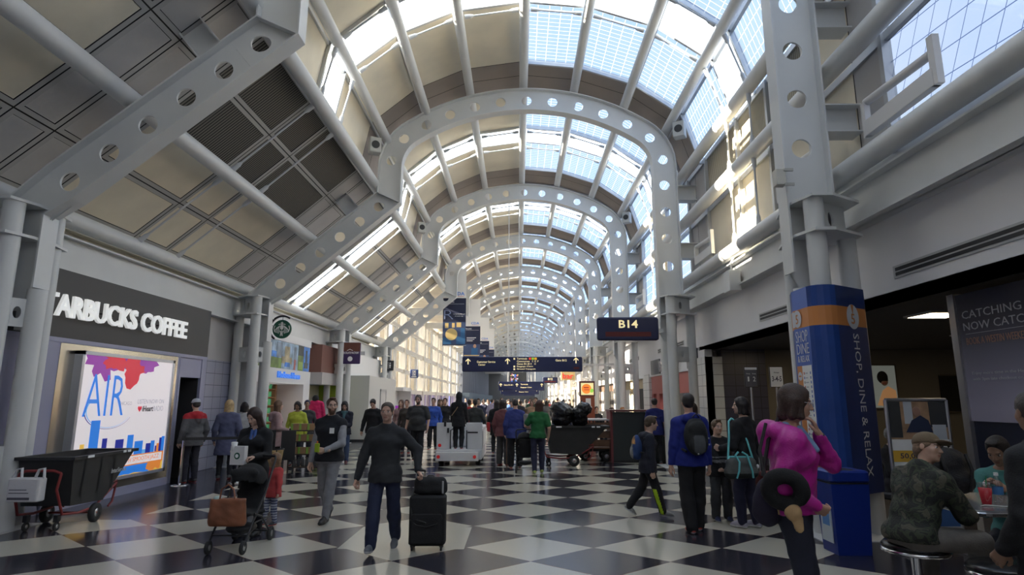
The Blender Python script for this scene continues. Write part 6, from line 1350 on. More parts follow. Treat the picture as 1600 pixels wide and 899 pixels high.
# --- man with the suitcase
def x_man(root, S): pass
person('man in a dark quarter-zip sweater and jeans walking ahead with a rolling suitcase', -1.60, 7.42, 180, 1.68, dict(footR=(.10, .20, .075), footL=(-.10, -.24, .115), heelL=-28, heelR=10, handR=(.325, .08, .80), handL=(-.40, .06, .915), fdirL=(-.55, .35, -.75), palmL=(-.2, .3, -1), fdirR=(.2, .2, -1), curlR=.75, curlL=.85, elbowR=(1, -.6, 0), elbowL=(-1, -.8, 0), twist=4),
       SK1, ('crop', (.045, .03, .022)), top('sweater', (.024, .025, .028), .016, hem=.455, collar=.030), legs('jeans', (.016, .022, .055), .012, .016), ((.13, .14, .16), (.55, .55, .56)), 3)
# --- man in the vest
def x_vest(root, S):
    glasses(root, S); add(root, 'name_badge', MB().box(-.125, -.055, .158, .164, 1.255, 1.335), PAPW)
    w = S['wrL']+S['fdL']*.09+S['pnL']*.03; add(root, 'watch', MB().tube([tuple(S['wrL']+unit(np.cross(S['fdL'], V(0, 0, 1)))*.03*math.cos(a)+np.cross(S['fdL'], unit(np.cross(S['fdL'], V(0, 0, 1))))*.03*math.sin(a)) for a in [2*math.pi*k/12 for k in range(12)]], .006, 6, closed=True), SILV)
r, S = person('bearded man in glasses, black vest over grey sleeves, holding a green pouch', -2.80, 9.10, 172, 1.74, dict(footR=(.08, -.26, .14), footL=(-.06, .16, .075), heelR=-38, handL=(-.07, .30, 1.03), fdirL=(.9, .4, .05), palmL=(.3, -1, 0), curlL=.7, handR=(.27, .06, .80), elbowL=(-1, -.6, -.4), yaw=32),
       SK2, ('short', (.10, .05, .028)), top('grey_shirt', (.27, .27, .29), .009, hem=.47), legs('trousers', (.22, .22, .24), .010, .008), ((.015, .015, .016), (.03, .03, .03)), 3, beard=True, over=top('vest', (.012, .013, .017), .026, hem=.485, sleeve=None, collar=.03), extra=x_vest)
p = W(r, S['wrL']+S['fdL']*.10+V(0, .03, .02)); t = thing('drink_pouch', 'lime green pouch with an orange cap in the vest man\'s hand', 'pouch', tuple(p), math.radians(172)); m = MB(); m.rbox(-.035, .035, -.012, .012, -.05, .075, .012, 3, 0, 'y'); m.build('pouch', mat('pouch green', (.36, .50, .03), .4), t); m = MB(); m.cyl((0, 0, .075), (0, 0, .105), .012, seg=10); m.build('cap', mat('pouch orange', (.7, .15, .03), .4), t)
# --- woman with the stroller
r, S = person('long-haired woman in a black coat pushing the stroller, carrying a white paper bag', -3.52, 8.22, 176, 1.62, dict(shoulder=.094, handL=(-.14, .32, 1.02), handR=(.12, .34, 1.10), fdirL=(.5, .7, -.1), fdirR=(-.8, .4, .3), palmR=(-.3, -.5, -1), palmL=(0, .1, -1), curlL=.8, curlR=.9, yaw=-14, pitch=24, lean=4, elbowL=(-.3, -.8, -.4), elbowR=(.3, -.8, -.4)),
       SK2, ('long', (.030, .013, .010)), top('black_coat', (.012, .012, .014), .014, hem=.36, skirt=.008, open=True), legs('trousers', (.014, .014, .016), .008, .006), ((.02, .02, .02), (.03, .03, .03)), 3, bust=True, over=dict(kind='raw', name='blue_scarf', m=cloth('scarf blue', (.05, .10, .28)), fn=lambda S: [cone(S['neck']+V(-.02, .07, -.02), S['chest']+V(-.03, .125, -.03), .022, .02, .01), cone(S['neck']+V(.03, .07, -.02), S['chest']+V(.02, .125, 0), .02, .02, .01)], wr=.002))
p = W(r, S['wrR']+V(-.10, .06, -.03)); t = thing('paper_bag', 'white paper bag with a round green emblem in the long-haired woman\'s hand', 'bag', tuple(p), math.radians(168)); m = MB(); m.add([(x, y, z) for z in (-.14, .09) for x, y in ((-.10, -.035), (.10, -.035), (.10, .035), (-.10, .035))], [(3, 2, 1, 0), (4, 5, 6, 7), (0, 1, 5, 4), (1, 2, 6, 5), (2, 3, 7, 6), (3, 0, 4, 7)]); m.build('bag_body', mat('paper white', (.68, .67, .66), .6, bump=.3, bscale=14), t); m = MB(); m.lathe([(0, .004), (.042, .001)], (0, .035, -.03), 20, 0, 'y'); m.lathe([(0, .004), (.024, .0045)], (0, .036, -.03), 12, 1, 'y'); m.build('emblem', [GREEN, PAPW], t)
p = W(r, S['wrR']+V(-.03, .06, .045)); t = thing('coffee_cup', 'white paper coffee cup with lid held behind the white paper bag', 'cup', tuple(p)); m = MB(); m.lathe([(0, -.05), (.028, -.05), (.038, .05), (0, .05)], (0, 0, 0), 18); m.build('cup', PAPW, t); m = MB(); m.lathe([(.040, .05), (.040, .058), (.032, .066), (0, .066)], (0, 0, 0), 18); m.build('lid', PAPW, t)
def x_stripes(c, S): return ((c[:, 2]*55).astype(int) % 2)
person('toddler girl in a coral jacket and striped leggings behind the stroller', -3.50, 8.86, 150, .93, dict(headscale=1.32, yaw=-70, handR=(.15, .10, .45), handL=(-.16, .05, .45), shoulder=.108, footR=(.05, .1, .045)), SK2, ('mid', (.26, .15, .08)), top('coral_jacket', (.55, .07, .07), .014, hem=.40), legs('striped_leggings', (.3, .3, .4), .008, .004, m=[cloth('legging navy', (.06, .07, .14)), cloth('legging pale', (.42, .43, .48))], matfn=x_stripes), ((.03, .03, .03), (.5, .06, .05)), 3)
# --- boy walking with the bright rucksack
def x_boy(root, S):
    B = S['chest']+V(0, -.19, -.05); v, f = sculpt([ell(B, (.135, .085, .19), .03), ell(B+V(0, -.06, -.07), (.11, .05, .10), .02)], .012, .002); q = ctr(v, f); mi = np.where(q[:, 1] < B[1]-.065, 1, 0); mi[(q[:, 2] > B[2]+.06) & (q[:, 1] < B[1]-.03)] = 2
    np_obj('rucksack', [(v, f, mi)], [cloth('ruck navy', (.02, .05, .16)), cloth('ruck grey print', (.20, .20, .20), noise=.6), cloth('ruck print', (.42, .22, .08), noise=.9)], root)
    g = MB()
    for sx in (-1, 1): g.tube([tuple(S['sh'+('R' if sx > 0 else 'L')]+V(-sx*.02, -.10, .0)), tuple(S['sh'+('R' if sx > 0 else 'L')]+V(-sx*.02, .0, .055)), tuple(S['chest']+V(sx*.09, .11, .02)), tuple(S['waist']+V(sx*.13, .02, .03)), tuple(S['waist']+V(sx*.1, -.12, .05))], .012, 6)
    g.build('rucksack_strap', BLACKP, root)
def lime(c, S): return ((np.abs(c[:, 1]-S['knR'][1]*0-np.interp(c[:, 2], [0, .7], [S['anR'][1], S['hpR'][1]])) < .028) & (c[:, 0] > S['hpR'][0]+.02) & (c[:, 2] < .42)).astype(int)
person('boy in black trousers with a lime stripe, walking right with a printed rucksack', 1.98, 9.50, -98, 1.45, dict(footR=(.06, .20, .065), footL=(-.05, -.30, .14), heelL=-35, handR=(.19, .06, .66), handL=(-.19, .02, .66), headscale=1.10, yaw=14, lean=6), SK2, ('short', (.06, .038, .022)), top('dark_jacket', (.016, .018, .030), .018, hem=.44, hood=True), legs('track_trousers', (.012, .012, .014), .010, .014, m=[cloth('track black', (.012, .012, .014)), cloth('track lime', (.42, .62, .02))], matfn=lime), ((.22, .22, .22), (.55, .2, .15)), 3, extra=x_boy)
# --- man in the blue hooded top with a black rucksack
def x_blue(root, S):
    B = S['chest']+V(0, -.215, -.06); v, f = sculpt([ell(B, (.165, .105, .25), .04), ell(B+V(0, -.085, -.10), (.125, .05, .13), .02), ell(B+V(0, -.07, .10), (.12, .05, .10), .02)], .012, .002); q = ctr(v, f); mi = ((q[:, 1] < B[1]-.105) & (q[:, 2] < B[2]+.02) & (np.abs(q[:, 0]) < .075)).astype(int)
    np_obj('rucksack', [(v, f, mi)], [cloth('ruck black', (.016, .017, .018), .4, .7), cloth('ruck slate', (.075, .08, .088))], root); g = MB()
    for sx in (-1, 1): g.tube([tuple(B+V(sx*.10, .06, .21)), tuple(S['neck']+V(sx*.11, -.01, .0)), tuple(S['chest']+V(sx*.11, .12, -.02)), tuple(S['waist']+V(sx*.17, .03, 0)), tuple(B+V(sx*.13, .04, -.2))], .018, 6)
    g.tube([tuple(B+V(-.05, -.03, .25)), tuple(B+V(0, -.04, .30)), tuple(B+V(.05, -.03, .25))], .009, 6); g.build('rucksack_strap', BLACKP, root); g = MB()
    for x, z in ((.13, -.02), (.135, -.10), (-.02, -.22)): g.sphere(tuple(B+V(x, -.105, z)), .012, 8, 6)
    g.build('buckle', SILV, root)
person('man in a royal blue hooded top seen from behind wearing a black rucksack', 2.36, 8.45, 6, 1.79, dict(footR=(.09, .10, .08), footL=(-.08, -.10, .085), handR=(.275, .06, .83), handL=(-.27, .06, .84), yaw=-8, stout=1.04, shoulder=.100), SK1, ('short', DKH), top('blue_hooded_top', (.010, .020, .20), .020, hem=.475, hood=2), legs('black_trousers', (.010, .010, .012), .014, .030), ((.50, .08, .06), (.6, .58, .56)), 3, extra=x_blue)
def kidstripe(c, S): return ((np.abs(c[:, 2]-.855) < .018) | (np.abs(c[:, 2]-.91) < .006)).astype(int)
r, S = person('small boy in a dark sweater facing the camera with clasped hands', 2.98, 9.22, 184, 1.40, dict(handR=(.03, .20, .72), handL=(-.03, .21, .74), fdirR=(-.9, .3, -.1), fdirL=(.9, .3, -.1), headscale=1.12, yaw=8, elbowR=(1, -.5, -.2), elbowL=(-1, -.5, -.2)), SK2, ('short', (.12, .07, .035)), top('dark_sweater', (.012, .012, .014), .014, hem=.44, m=[cloth('kid black', (.012, .012, .014)), cloth('kid stripe', (.20, .20, .21))], matfn=kidstripe), legs('grey_trousers', (.040, .042, .046), .012, .020), ((.02, .03, .10), (.3, .3, .3)), 3)
# --- woman with the teal handled bag
def x_teal(root, S): pass
r, S = person('dark-haired woman in black, facing left, with a teal handled grey bag on her shoulder', 3.20, 8.72, 40, 1.74, dict(handL=(-.16, .28, 1.06), handR=(.24, .02, .86), fdirL=(0, 1, .2), curlL=.8, yaw=38, footL=(-.09, .06, .08), footR=(.10, -.04, .08)), SK2, ('bob', (.016, .010, .009)), top('black_top', (.012, .012, .014), .018, hem=.46), legs('indigo_jeans', (.018, .018, .045), .010, .012), ((.36, .34, .42), (.62, .62, .64)), 3, bust=True)
t = thing('weekend_bag', 'grey weekend bag with teal straps hanging from the dark-haired woman\'s shoulder', 'bag', (3.02, 8.42, .68), .25); TEAL = mat('teal webbing', (.13, .50, .52), .6)
v, f = sculpt([cone((-.16, 0, .10), (.16, 0, .10), .09, .09, .04), cone((-.15, 0, .22), (.15, 0, .22), .07, .07, .05), half((0, 0, .01), (0, 0, -1))], .012, .003); mi = (ctr(v, f)[:, 2] < .085).astype(int); np_obj('bag_body', [(v, f, mi)], [cloth('bag grey', (.095, .10, .095)), cloth('bag base', (.018, .022, .020))], t)
m = MB()
for x in (-.10, .10): m.tube([(x*1.25, -.075, .03), (x, -.10, .12), (x*.75, -.085, .24), (x*.9, -.02, .32), (x*.3, .0, .36)], .014, 6)
m.tube([(-.2, 0, .24), (-.17, 0, .30), (.16, 0, .29), (.2, 0, .24)], .014, 6); m.build('handle', TEAL, t); m = MB(); m.tube([(-.18, .02, .27), (-.09, .10, .55), (.0, .22, .76), (.08, .27, .80)], .014, 6); m.tube([(.20, .02, .27), (.19, .10, .50), (.13, .2, .74), (.08, .27, .80)], .014, 6); m.build('shoulder_strap', TEAL, t); m = MB(); m.sphere((.235, -.03, .17), .03, 10, 6, 0, (.5, 1, 1)); m.build('tag', PAPW, t)
# --- woman in the magenta jacket
def x_pink(root, S):
    glasses(root, S, SILV); a = S['elL']*.18+S['wrL']*.82; g = MB(); d = unit(S['wrL']-S['elL']); u = unit(np.cross(d, V(0, 0, 1))); w = np.cross(d, u)
    g.tube([tuple(S['wrL']-d*.02+u*.030*math.cos(k)+w*.030*math.sin(k)) for k in np.linspace(0, 2*math.pi, 13)[:-1]], .010, 6, closed=True); g.build('watch', BLACKP, root)
pk = cloth('magenta shell', (.46, .015, .28), .35, .45, .10)
r, S = person('woman in a magenta jacket and glasses in profile, hand held to her mouth', 1.99, 4.55, -114, 1.82, dict(handL=(-.045, .205, 1.50), fdirL=(.30, -.28, .85), palmL=(.2, -1, -.1), curlL=.35, elbowL=(-.6, .35, -1), handR=(.15, .15, 1.02), fdirR=(-.6, .6, -.4), curlR=.6, elbowR=(.6, -1, -.1), yaw=6, pitch=6, lean=3), SK1, ('bob', (.040, .020, .014)),
       top('magenta_jacket', (.46, .015, .28), .022, hem=.515, puff=-.006, full=.016, hood=2, m=pk, wr=.006, skirt=.012), legs('dark_jeans', (.018, .020, .036), .014, .010), ((.03, .03, .03), (.1, .1, .1)), 3, over=[dict(kind='raw', name='blue_collar', m=cloth('collar blue', (.20, .32, .52)), fn=lambda S: [cone(S['neck']+V(-.035, .065, .01), S['chest']+V(-.03, .155, .05), .030, .022, .015), cone(S['neck']+V(.035, .065, .01), S['chest']+V(.035, .155, .05), .030, .022, .015), cone(S['neck']+V(-.05, -.02, .02), S['neck']+V(.05, -.02, .02), .045, .045, .02)], wr=.002)], extra=x_pink)
p = (1.82, 4.27, 1.14); t = thing('neck_pillow', 'black horseshoe neck pillow hanging at the magenta jacket woman\'s hip', 'pillow', tuple(p), math.radians(-118)); v, f = sculpt([cone((.02*math.sin(a), .105*math.cos(a), .095*math.sin(a)), (.02*math.sin(a+.35), .105*math.cos(a+.35), .095*math.sin(a+.35)), .048, .048, .02) for a in np.arange(-.6, 5.0, .35)], .012, .003); np_obj('pillow_body', [(v, f, 0)], [cloth('plush black', (.012, .012, .013), .6, .95)], t)
m = MB(); m.tube([(-.02, -.12, .05), (-.05, -.15, .25), (-.10, -.10, .44)], .012, 6); m.build('strap', BLACKP, t)
p = (1.85, 4.24, 1.0); t = thing('baseball_cap', 'tan cap clipped below the black neck pillow', 'cap', tuple(p), math.radians(-118)); v, f = sculpt([ell((0, 0, 0), (.035, .055, .06), .02), cone((0, .02, -.04), (.01, .03, -.10), .038, .03, .01, .25, 1)], .008, .001); np_obj('cap_body', [(v, f, 0)], [cloth('cap tan', (.46, .30, .15))], t)
p = (1.82, 4.50, 1.0); sack('sling_bag', 'dark purple sling bag with brass zip pulls behind the magenta jacket woman', 'bag', tuple(p), [ell((0, 0, .05), (.08, .12, .15), .04), ell((0, -.04, -.03), (.08, .10, .12), .04)], cloth('sling purple', (.018, .014, .034)), math.radians(-118), parts=[('zip_pull', MB().cyl((.10, .04, .04), (.11, .05, -.04), .006, seg=6).cyl((.10, .08, .04), (.11, .09, -.04), .006, seg=6), mat('brass', (.5, .36, .15), .3, .9)), ('strap', MB().tube([(0, -.05, .2), (-.04, .0, .45), (-.1, .1, .66)], .014, 6), BLACKP)])
# --- seated man at the bar table
def x_seat(root, S):
    c, R, s = S['hc'], S['HR'], S['hs']; L = lambda x, y, z: c+R @ (V(x, y, z)*s)
    v, f = sculpt([ell(L(0, -.016, .056), np.array((.090, .108, .092))*s, .01, R), ell(L(0, .115, .05), np.array((.068, .07, .012))*s, .012, R), ell(L(0, 0, -.045), np.array((.2, .2, .078))*s, .004, R, 's')], .008); np_obj('baseball_cap', [(v, f, 0)], [cloth('cap olive', (.17, .125, .075))], root)
camo = camo_cloth()
r, S = person('young man in a camouflage jacket and tan cap sitting on the bar stool', 2.74, 4.44, -74, 1.48, dict(hip=.81, footR=(.12, .50, .52), toeR=-30, kneeR0=0, footL=(-.16, .30, .34), kneeR=(.8, .6, .6), kneeL=(-.35, 1, .3), handR=(.02, .36, 1.06), handL=(-.10, .38, 1.04), fdirR=(-.6, .7, 0), fdirL=(.4, .9, 0), curlR=.9, lean=23, yaw=-76, pitch=-10, elbowR=(1, -.4, -.6), elbowL=(-1, -.4, -.6)), (.46, .29, .21), ('crop', (.20, .13, .08)), top('camouflage_jacket', (.03, .034, .026), .024, hem=.50, collar=.02, m=camo), legs('grey_trousers', (.16, .145, .13), .016, .016), ((.20, .20, .21), (.55, .55, .55)), 3, extra=x_seat)
# --- dark figure at the right edge
person('person in a black coat at the right edge, seen from behind beside the bar table', 3.05, 3.62, 20, 1.76, dict(handL=(-.22, .14, .9), yaw=-30), SK3, ('crop', (.05, .04, .035)), top('black_coat', (.010, .010, .011), .026, hem=.40, collar=.02), legs('dark_trousers', (.012, .012, .016)), lvl=3)
person('dark-haired man in a teal shirt sitting behind the bar table, head bowed', 4.22, 5.35, 120, 1.70, dict(hip=.62, footR=(.12, .40, .08), footL=(-.12, .40, .08), handR=(.05, .35, 1.02), handL=(-.1, .35, 1.02), pitch=18, lean=10), SK3, ('short', DKH), top('teal_shirt', (.06, .20, .19), .014, hem=.46), legs('dark_trousers', (.02, .02, .03)))
t = thing('lounge_chair', 'dark chair under the man in the teal shirt', 'chair', (4.24, 5.37, 0), math.radians(120)); m = MB(); m.rbox(-.24, .24, -.24, .26, .44, .52, .04, 3); m.build('seat', mat('chair dark', (.02, .02, .024), .5), t); m = MB(); m.rbox(-.24, .24, -.30, -.24, .52, .98, .03, 3, 0, 'y'); m.build('backrest', mat('chair dark', (.02, .02, .024), .5), t)
for x in (-.2, .2):
    for y in (-.22, .22): m = MB(); m.cyl((x, y, 0), (x, y, .45), .015, seg=8); m.build('leg', CHROME, t)
person('grey-haired person sitting in the lounge behind the blue column banner', 5.62, 9.3, 200, 1.68, dict(hip=.50, footR=(.12, .42, .08), footL=(-.12, .42, .08), handR=(.08, .32, .72), handL=(-.08, .32, .72)), SK2, ('short', (.28, .27, .26)), top('dark_jumper', (.03, .03, .034)), legs('dark_trousers', (.02, .02, .03)))
t = thing('lounge_chair', 'dark lounge chair under the grey-haired person', 'chair', (5.63, 9.33, 0), math.radians(200)); m = MB(); m.rbox(-.27, .27, -.26, .28, .30, .40, .04, 3); m.build('seat', mat('chair dark', (.02, .02, .024), .5), t); m = MB(); m.rbox(-.27, .27, -.34, -.26, .40, .86, .03, 3, 0, 'y'); m.build('backrest', mat('chair dark', (.02, .02, .024), .5), t)
for x in (-.22, .22):
    for y in (-.22, .22): m = MB(); m.cyl((x, y, 0), (x, y, .31), .015, seg=8); m.build('leg', CHROME, t)
t = thing('suitcase', 'dark red suitcase standing behind the teal handled bag', 'suitcase', (3.66, 9.15, 0), .2); m = MB(); m.rbox(-.20, .20, -.13, .13, .05, .70, .05, 4); m.build('shell', cloth('case maroon', (.11, .02, .018)), t); m = MB(); m.rbox(-.19, .19, -.15, -.12, .10, .60, .03, 3, 0, 'y'); m.build('front_pocket', cloth('case black', (.015, .014, .016)), t); m = MB(); m.tube([(-.08, .05, .70), (-.08, .05, .95), (.08, .05, .95), (.08, .05, .70)], .008, 8); m.build('handle', SILV, t)
for x in (-.15, .15): wheel(t, (x, -.08, .03), .03, .025, 'x', BLACKM, 'caster'); wheel(t, (x, .08, .03), .03, .025, 'x', BLACKM, 'caster')
# --- coffee queue
def x_cap(root, S):
    c, R, s = S['hc'], S['HR'], S['hs']; L = lambda x, y, z: c+R @ (V(x, y, z)*s); v, f = sculpt([ell(L(0, -.012, .055), np.array((.09, .108, .08))*s, .01, R), ell(L(0, .11, .045), np.array((.065, .06, .012))*s, .012, R), ell(L(0, 0, -.045), np.array((.2, .2, .08))*s, .004, R, 's')], .012); np_obj('cap', [(v, f, 0)], [cloth('cap pale', (.52, .53, .57))], root)
def hoodmat(c, S): return (c[:, 2] > S['neck'][2]-.10).astype(int)
person('person in a grey jacket with a red hood and pale cap in the coffee queue', -7.02, 13.15, 60, 1.72, dict(yaw=-10), SK2, ('short', DKH), top('grey_jacket', (.10, .10, .105), .024, hem=.44, hood=True, m=[cloth('queue grey', (.10, .10, .105)), cloth('queue red', (.42, .02, .03))], matfn=hoodmat), legs('dark_trousers', (.02, .02, .028)), extra=x_cap)
person('blonde woman in a long slate blue coat in the coffee queue', -6.58, 13.75, 20, 1.70, {}, SK2, ('mid', (.50, .36, .18)), top('slate_coat', (.085, .095, .17), .020, hem=.30, skirt=.02), legs('black_tights', (.012, .012, .014), .006, .004))
person('dark-haired woman in a pale blouse at the coffee counter behind the second column', -6.75, 14.9, 30, 1.64, {}, SK2, ('bob', DKH), top('pale_blouse', (.42, .42, .43), .012, hem=.45), legs('dark_trousers', (.02, .02, .028)))
# --- people by the news shop
person('long-haired woman in a pale pink coat with a black strap by the news shop', -5.95, 14.95, -60, 1.68, dict(handR=(.10, .25, 1.0), handL=(-.1, .25, 1.0)), SK2, ('long', (.16, .09, .05)), top('pink_coat', (.40, .27, .27), .022, hem=.36, skirt=.012, hood=True), legs('black_tights', (.012, .012, .014), .006, .004), extra=lambda root, S: add(root, 'strap', loop([S['neck']+V(-.12, -.08, 0), S['shR']+V(-.03, 0, .06), S['chest']+V(.1, .12, -.05)], .012), BLACKP))
person('black-haired woman in a yellow top beside the news shop', -6.05, 16.6, 185, 1.66, dict(pitch=20), SK3, ('bob', (.010, .008, .008)), top('yellow_top', (.50, .55, .06), .014, hem=.45), legs('dark_trousers', (.02, .02, .028)), over=top('grey_cardigan', (.12, .12, .13), .018, hem=.47, open=True) if False else None)
person('person in a blue cap behind the display shelf, near the news shop', -6.15, 17.7, 200, 1.68, {}, SK3, ('short', DKH), top('grey_jacket', (.05, .05, .055)), legs('dark_trousers', (.02, .02, .028)), extra=lambda root, S: x_seatcap(root, S, (.03, .06, .22)))  if False else None
person('shopper in a dark top inside the news shop doorway', -8.05, 18.9, 100, 1.66, dict(pitch=15), SK2, ('short', (.04, .03, .025)), top('dark_top', (.03, .028, .03)), legs('dark_trousers', (.02, .02, .028)))
person('person with a dark cap behind the display shelf next to the pink hooded top', -6.15, 17.6, 200, 1.69, {}, SK3, ('short', (.02, .03, .09)), top('grey_jacket', (.05, .05, .055)), legs('dark_trousers', (.02, .02, .028)))
r, S = person('long black-haired woman in a navy jacket and jeans looking at her phone', -4.86, 16.95, 190, 1.67, dict(handR=(.04, .26, 1.04), handL=(-.05, .27, 1.04), fdirR=(-.5, .8, .2), fdirL=(.5, .8, .2), pitch=28, curlR=.8, curlL=.8, footR=(.09, .1, .08)), SK1, ('long', (.014, .010, .010)), top('navy_jacket', (.014, .016, .030), .020, hem=.46), legs('blue_jeans', (.04, .065, .13), .010, .010), ((.12, .03, .03), (.2, .1, .1)), over=dict(kind='raw', name='scarf', m=cloth('scarf teal', (.05, .12, .14)), fn=lambda S: [cone(S['neck']+V(-.05, .05, -.01), S['neck']+V(.05, .05, -.01), .05, .05, .02), cone(S['neck']+V(0, .08, -.02), S['chest']+V(0, .12, -.02), .05, .04, .02)]))
person('man in a black sweater and grey trousers walking with his head down', -4.15, 17.35, 178, 1.74, dict(handR=(.30, .05, .86), footL=(-.09, -.15, .10), footR=(.10, .14, .08), pitch=34, handL=(-.24, .1, .86)), SK1, ('short', DKH), top('black_sweater', (.011, .011, .013), .016, hem=.45), legs('grey_trousers', (.20, .20, .21), .012, .014))
def x_phones(root, S):
    c, R, s = S['hc'], S['HR'], S['hs']; L = lambda x, y, z: tuple(c+R @ (V(x, y, z)*s)); g = MB(); g.tube([L(.088*math.cos(a), -.01, .02+.105*math.sin(a)) for a in np.linspace(0, math.pi, 13)], .010, 6)
    for sx in (-1, 1): g.cyl(L(sx*.074, -.008, -.005), L(sx*.10, -.008, -.005), .034, seg=12)
    g.build('headphones', BLACKP, root)
person('big bearded man in a charcoal T-shirt wearing black headphones', -2.93, 17.75, 176, 1.83, dict(stout=1.28, shoulder=.118, handR=(.33, .10, .90), handL=(-.32, .14, .92), footR=(.11, -.14, .10), footL=(-.11, .16, .08), pitch=8), SK1, ('crop', (.08, .07, .06)), top('charcoal_t_shirt', (.035, .036, .038), .016, hem=.46, sleeve=-.25, puff=.02), legs('black_trousers', (.012, .012, .014), .016, .03), beard=True, belly=.035, extra=x_phones)
person('man in a bright blue jacket half hidden behind the big man with headphones', -3.05, 21.8, 178, 1.76, dict(footR=(.1, .15, .08)), SK1, ('short', DKH), top('blue_jacket', (.03, .09, .42), .018, hem=.45), legs('black_trousers', (.012, .012, .014), .012, .02), extra=lambda root, S: add(root, 'strap', loop([S['shR']+V(0, -.05, .03), S['chest']+V(.07, .125, .0), S['waist']+V(-.1, .11, 0)], .014), BLACKP))
person('long-haired woman in a dusty pink top walking behind the suitcase man', -4.10, 21.2, 176, 1.70, {}, SK2, ('long', (.09, .035, .02)), top('pink_top', (.28, .18, .18), .014), legs('dark_trousers', (.02, .02, .028)))
person('man in a dark brown jacket beside the woman in dusty pink', -3.75, 20.4, 178, 1.70, {}, SK1, ('short', BRH), top('brown_jacket', (.035, .028, .024), .016), legs('dark_trousers', (.02, .02, .028)))
person('woman in a grey green top behind the blue jacket man', -3.05, 24.0, 178, 1.70, {}, SK2, ('long', (.14, .07, .035)), top('green_top', (.12, .16, .14), .014), legs('tan_trousers', (.22, .14, .09)))
person('man in a black jacket walking ahead of the tug driver', -2.78, 23.0, 178, 1.76, {}, SK1, ('short', BRH), top('black_jacket', (.014, .014, .016), .016), legs('black_trousers', (.014, .014, .016)))
# --- tug driver and people around the tug
person('person in a black hooded coat with tan strap standing on the white tug', -1.63, 16.62, 0, 1.46, dict(handR=(.24, .14, .62), handL=(-.22, .18, .64), footL=(-.08, 0, .075), footR=(.08, 0, .075)), SK4, (None, DKH), top('black_coat', (.011, .011, .013), .024, hem=.40, skirt=.006), legs('black_trousers', (.011, .011, .013), .012, .012), z=.42, over=dict(kind='raw', name='head_scarf', m=cloth('head scarf', (.010, .010, .012)), fn=lambda S: [ell(S['hc']+V(0, -.02, .02), (.088, .108, .125), .03), cone(S['hc']+V(0, -.03, -.05), S['neck']+V(0, -.02, -.06), .08, .10, .03), ell(S['hc']+V(0, .12, -.01), (.06, .06, .085), .01, None, 's')]), extra=lambda root, S: add(root, 'strap', loop([S['neck']+V(.05, -.07, .03), S['chest']+V(-.06, -.135, -.02), S['waist']+V(-.19, -.06, -.02)], .011), mat('strap tan', (.30, .20, .11), .6)))
person('man in a dark grey jacket seen from behind beyond the white tug', -1.38, 19.4, 0, 1.72, dict(handR=(.3, .1, .9)), SK3, ('short', DKH), top('grey_jacket', (.035, .037, .036), .020, hem=.43), legs('black_trousers', (.014, .014, .016)), extra=None)
person('person in a bright red shirt beyond the white tug', -1.78, 22.0, 8, 1.70, {}, SK3, ('short', DKH), top('red_shirt', (.45, .015, .025), .014), legs('black_trousers', (.014, .014, .016)))
person('long black-haired woman in a black coat in mid hall, a red bag on her arm', -.72, 20.2, 4, 1.68, {}, SK3, ('long', (.012, .010, .010)), top('black_coat', (.012, .012, .014), .02, hem=.34, skirt=.01), legs('black_trousers', (.014, .014, .016)), extra=lambda root, S: add(root, 'hand_bag', MB().rbox(-.33, -.22, -.14, .14, .72, 1.0, .03, 3), mat('bag red', (.42, .02, .03), .5)))
person('woman in a maroon top and grey trousers seen from behind, turned right', -.42, 16.65, -22, 1.70, dict(yaw=-38, stout=1.08), SK3, ('bob', (.030, .018, .014)), top('maroon_top', (.16, .055, .060), .018, hem=.44), legs('grey_trousers', (.050, .050, .052), .014, .028))
person('person in a royal blue fleece seen from behind beside the maroon top', -.08, 16.0, 2, 1.72, dict(stout=1.12, pitch=8), SK1, ('short', (.03, .025, .022)), top('blue_fleece', (.030, .045, .20), .026, hem=.43), legs('black_trousers', (.014, .014, .016), .014, .02))
t = thing('walking_stick', 'thin walking stick beside the person in the blue fleece', 'stick', (-.31, 16.0, 0)); m = MB(); m.cyl((0, 0, 0), (0, 0, .8), .011, seg=8); m.build('shaft', WOOD, t); m = MB(); m.tube([(0, 0, .8), (0, .04, .84), (0, .1, .83)], .012, 8); m.build('handle', BLACKP, t)
r, S = person('long-haired woman in a green T-shirt and jeans seen from behind, holding a baby', .47, 14.85, 4, 1.69, dict(handL=(-.12, .20, 1.0), fdirL=(.4, .5, .3), elbowL=(-1, -.3, -.5), footL=(-.09, -.05, .08), footR=(.10, .08, .08), side=3), SK2, ('long', (.055, .020, .014)), top('green_t_shirt', (.012, .115, .035), .014, hem=.48, sleeve=-.30, puff=.015), legs('indigo_jeans', (.022, .024, .055), .010, .010), ((.30, .38, .10), (.45, .5, .3)), bust=True)
person('baby in pale clothes carried on the hip of the woman in the green T-shirt', .20, 14.92, -60, .62, dict(headscale=1.55, hip=.34, footR=(.07, .10, .12), footL=(-.07, .06, .10), shoulder=.12), SK2, ('crop', (.20, .12, .06)), top('pale_top', (.30, .29, .30), .012, hem=.44), legs('white_tights', (.55, .54, .54), .010, .004), None, 2, z=.84)
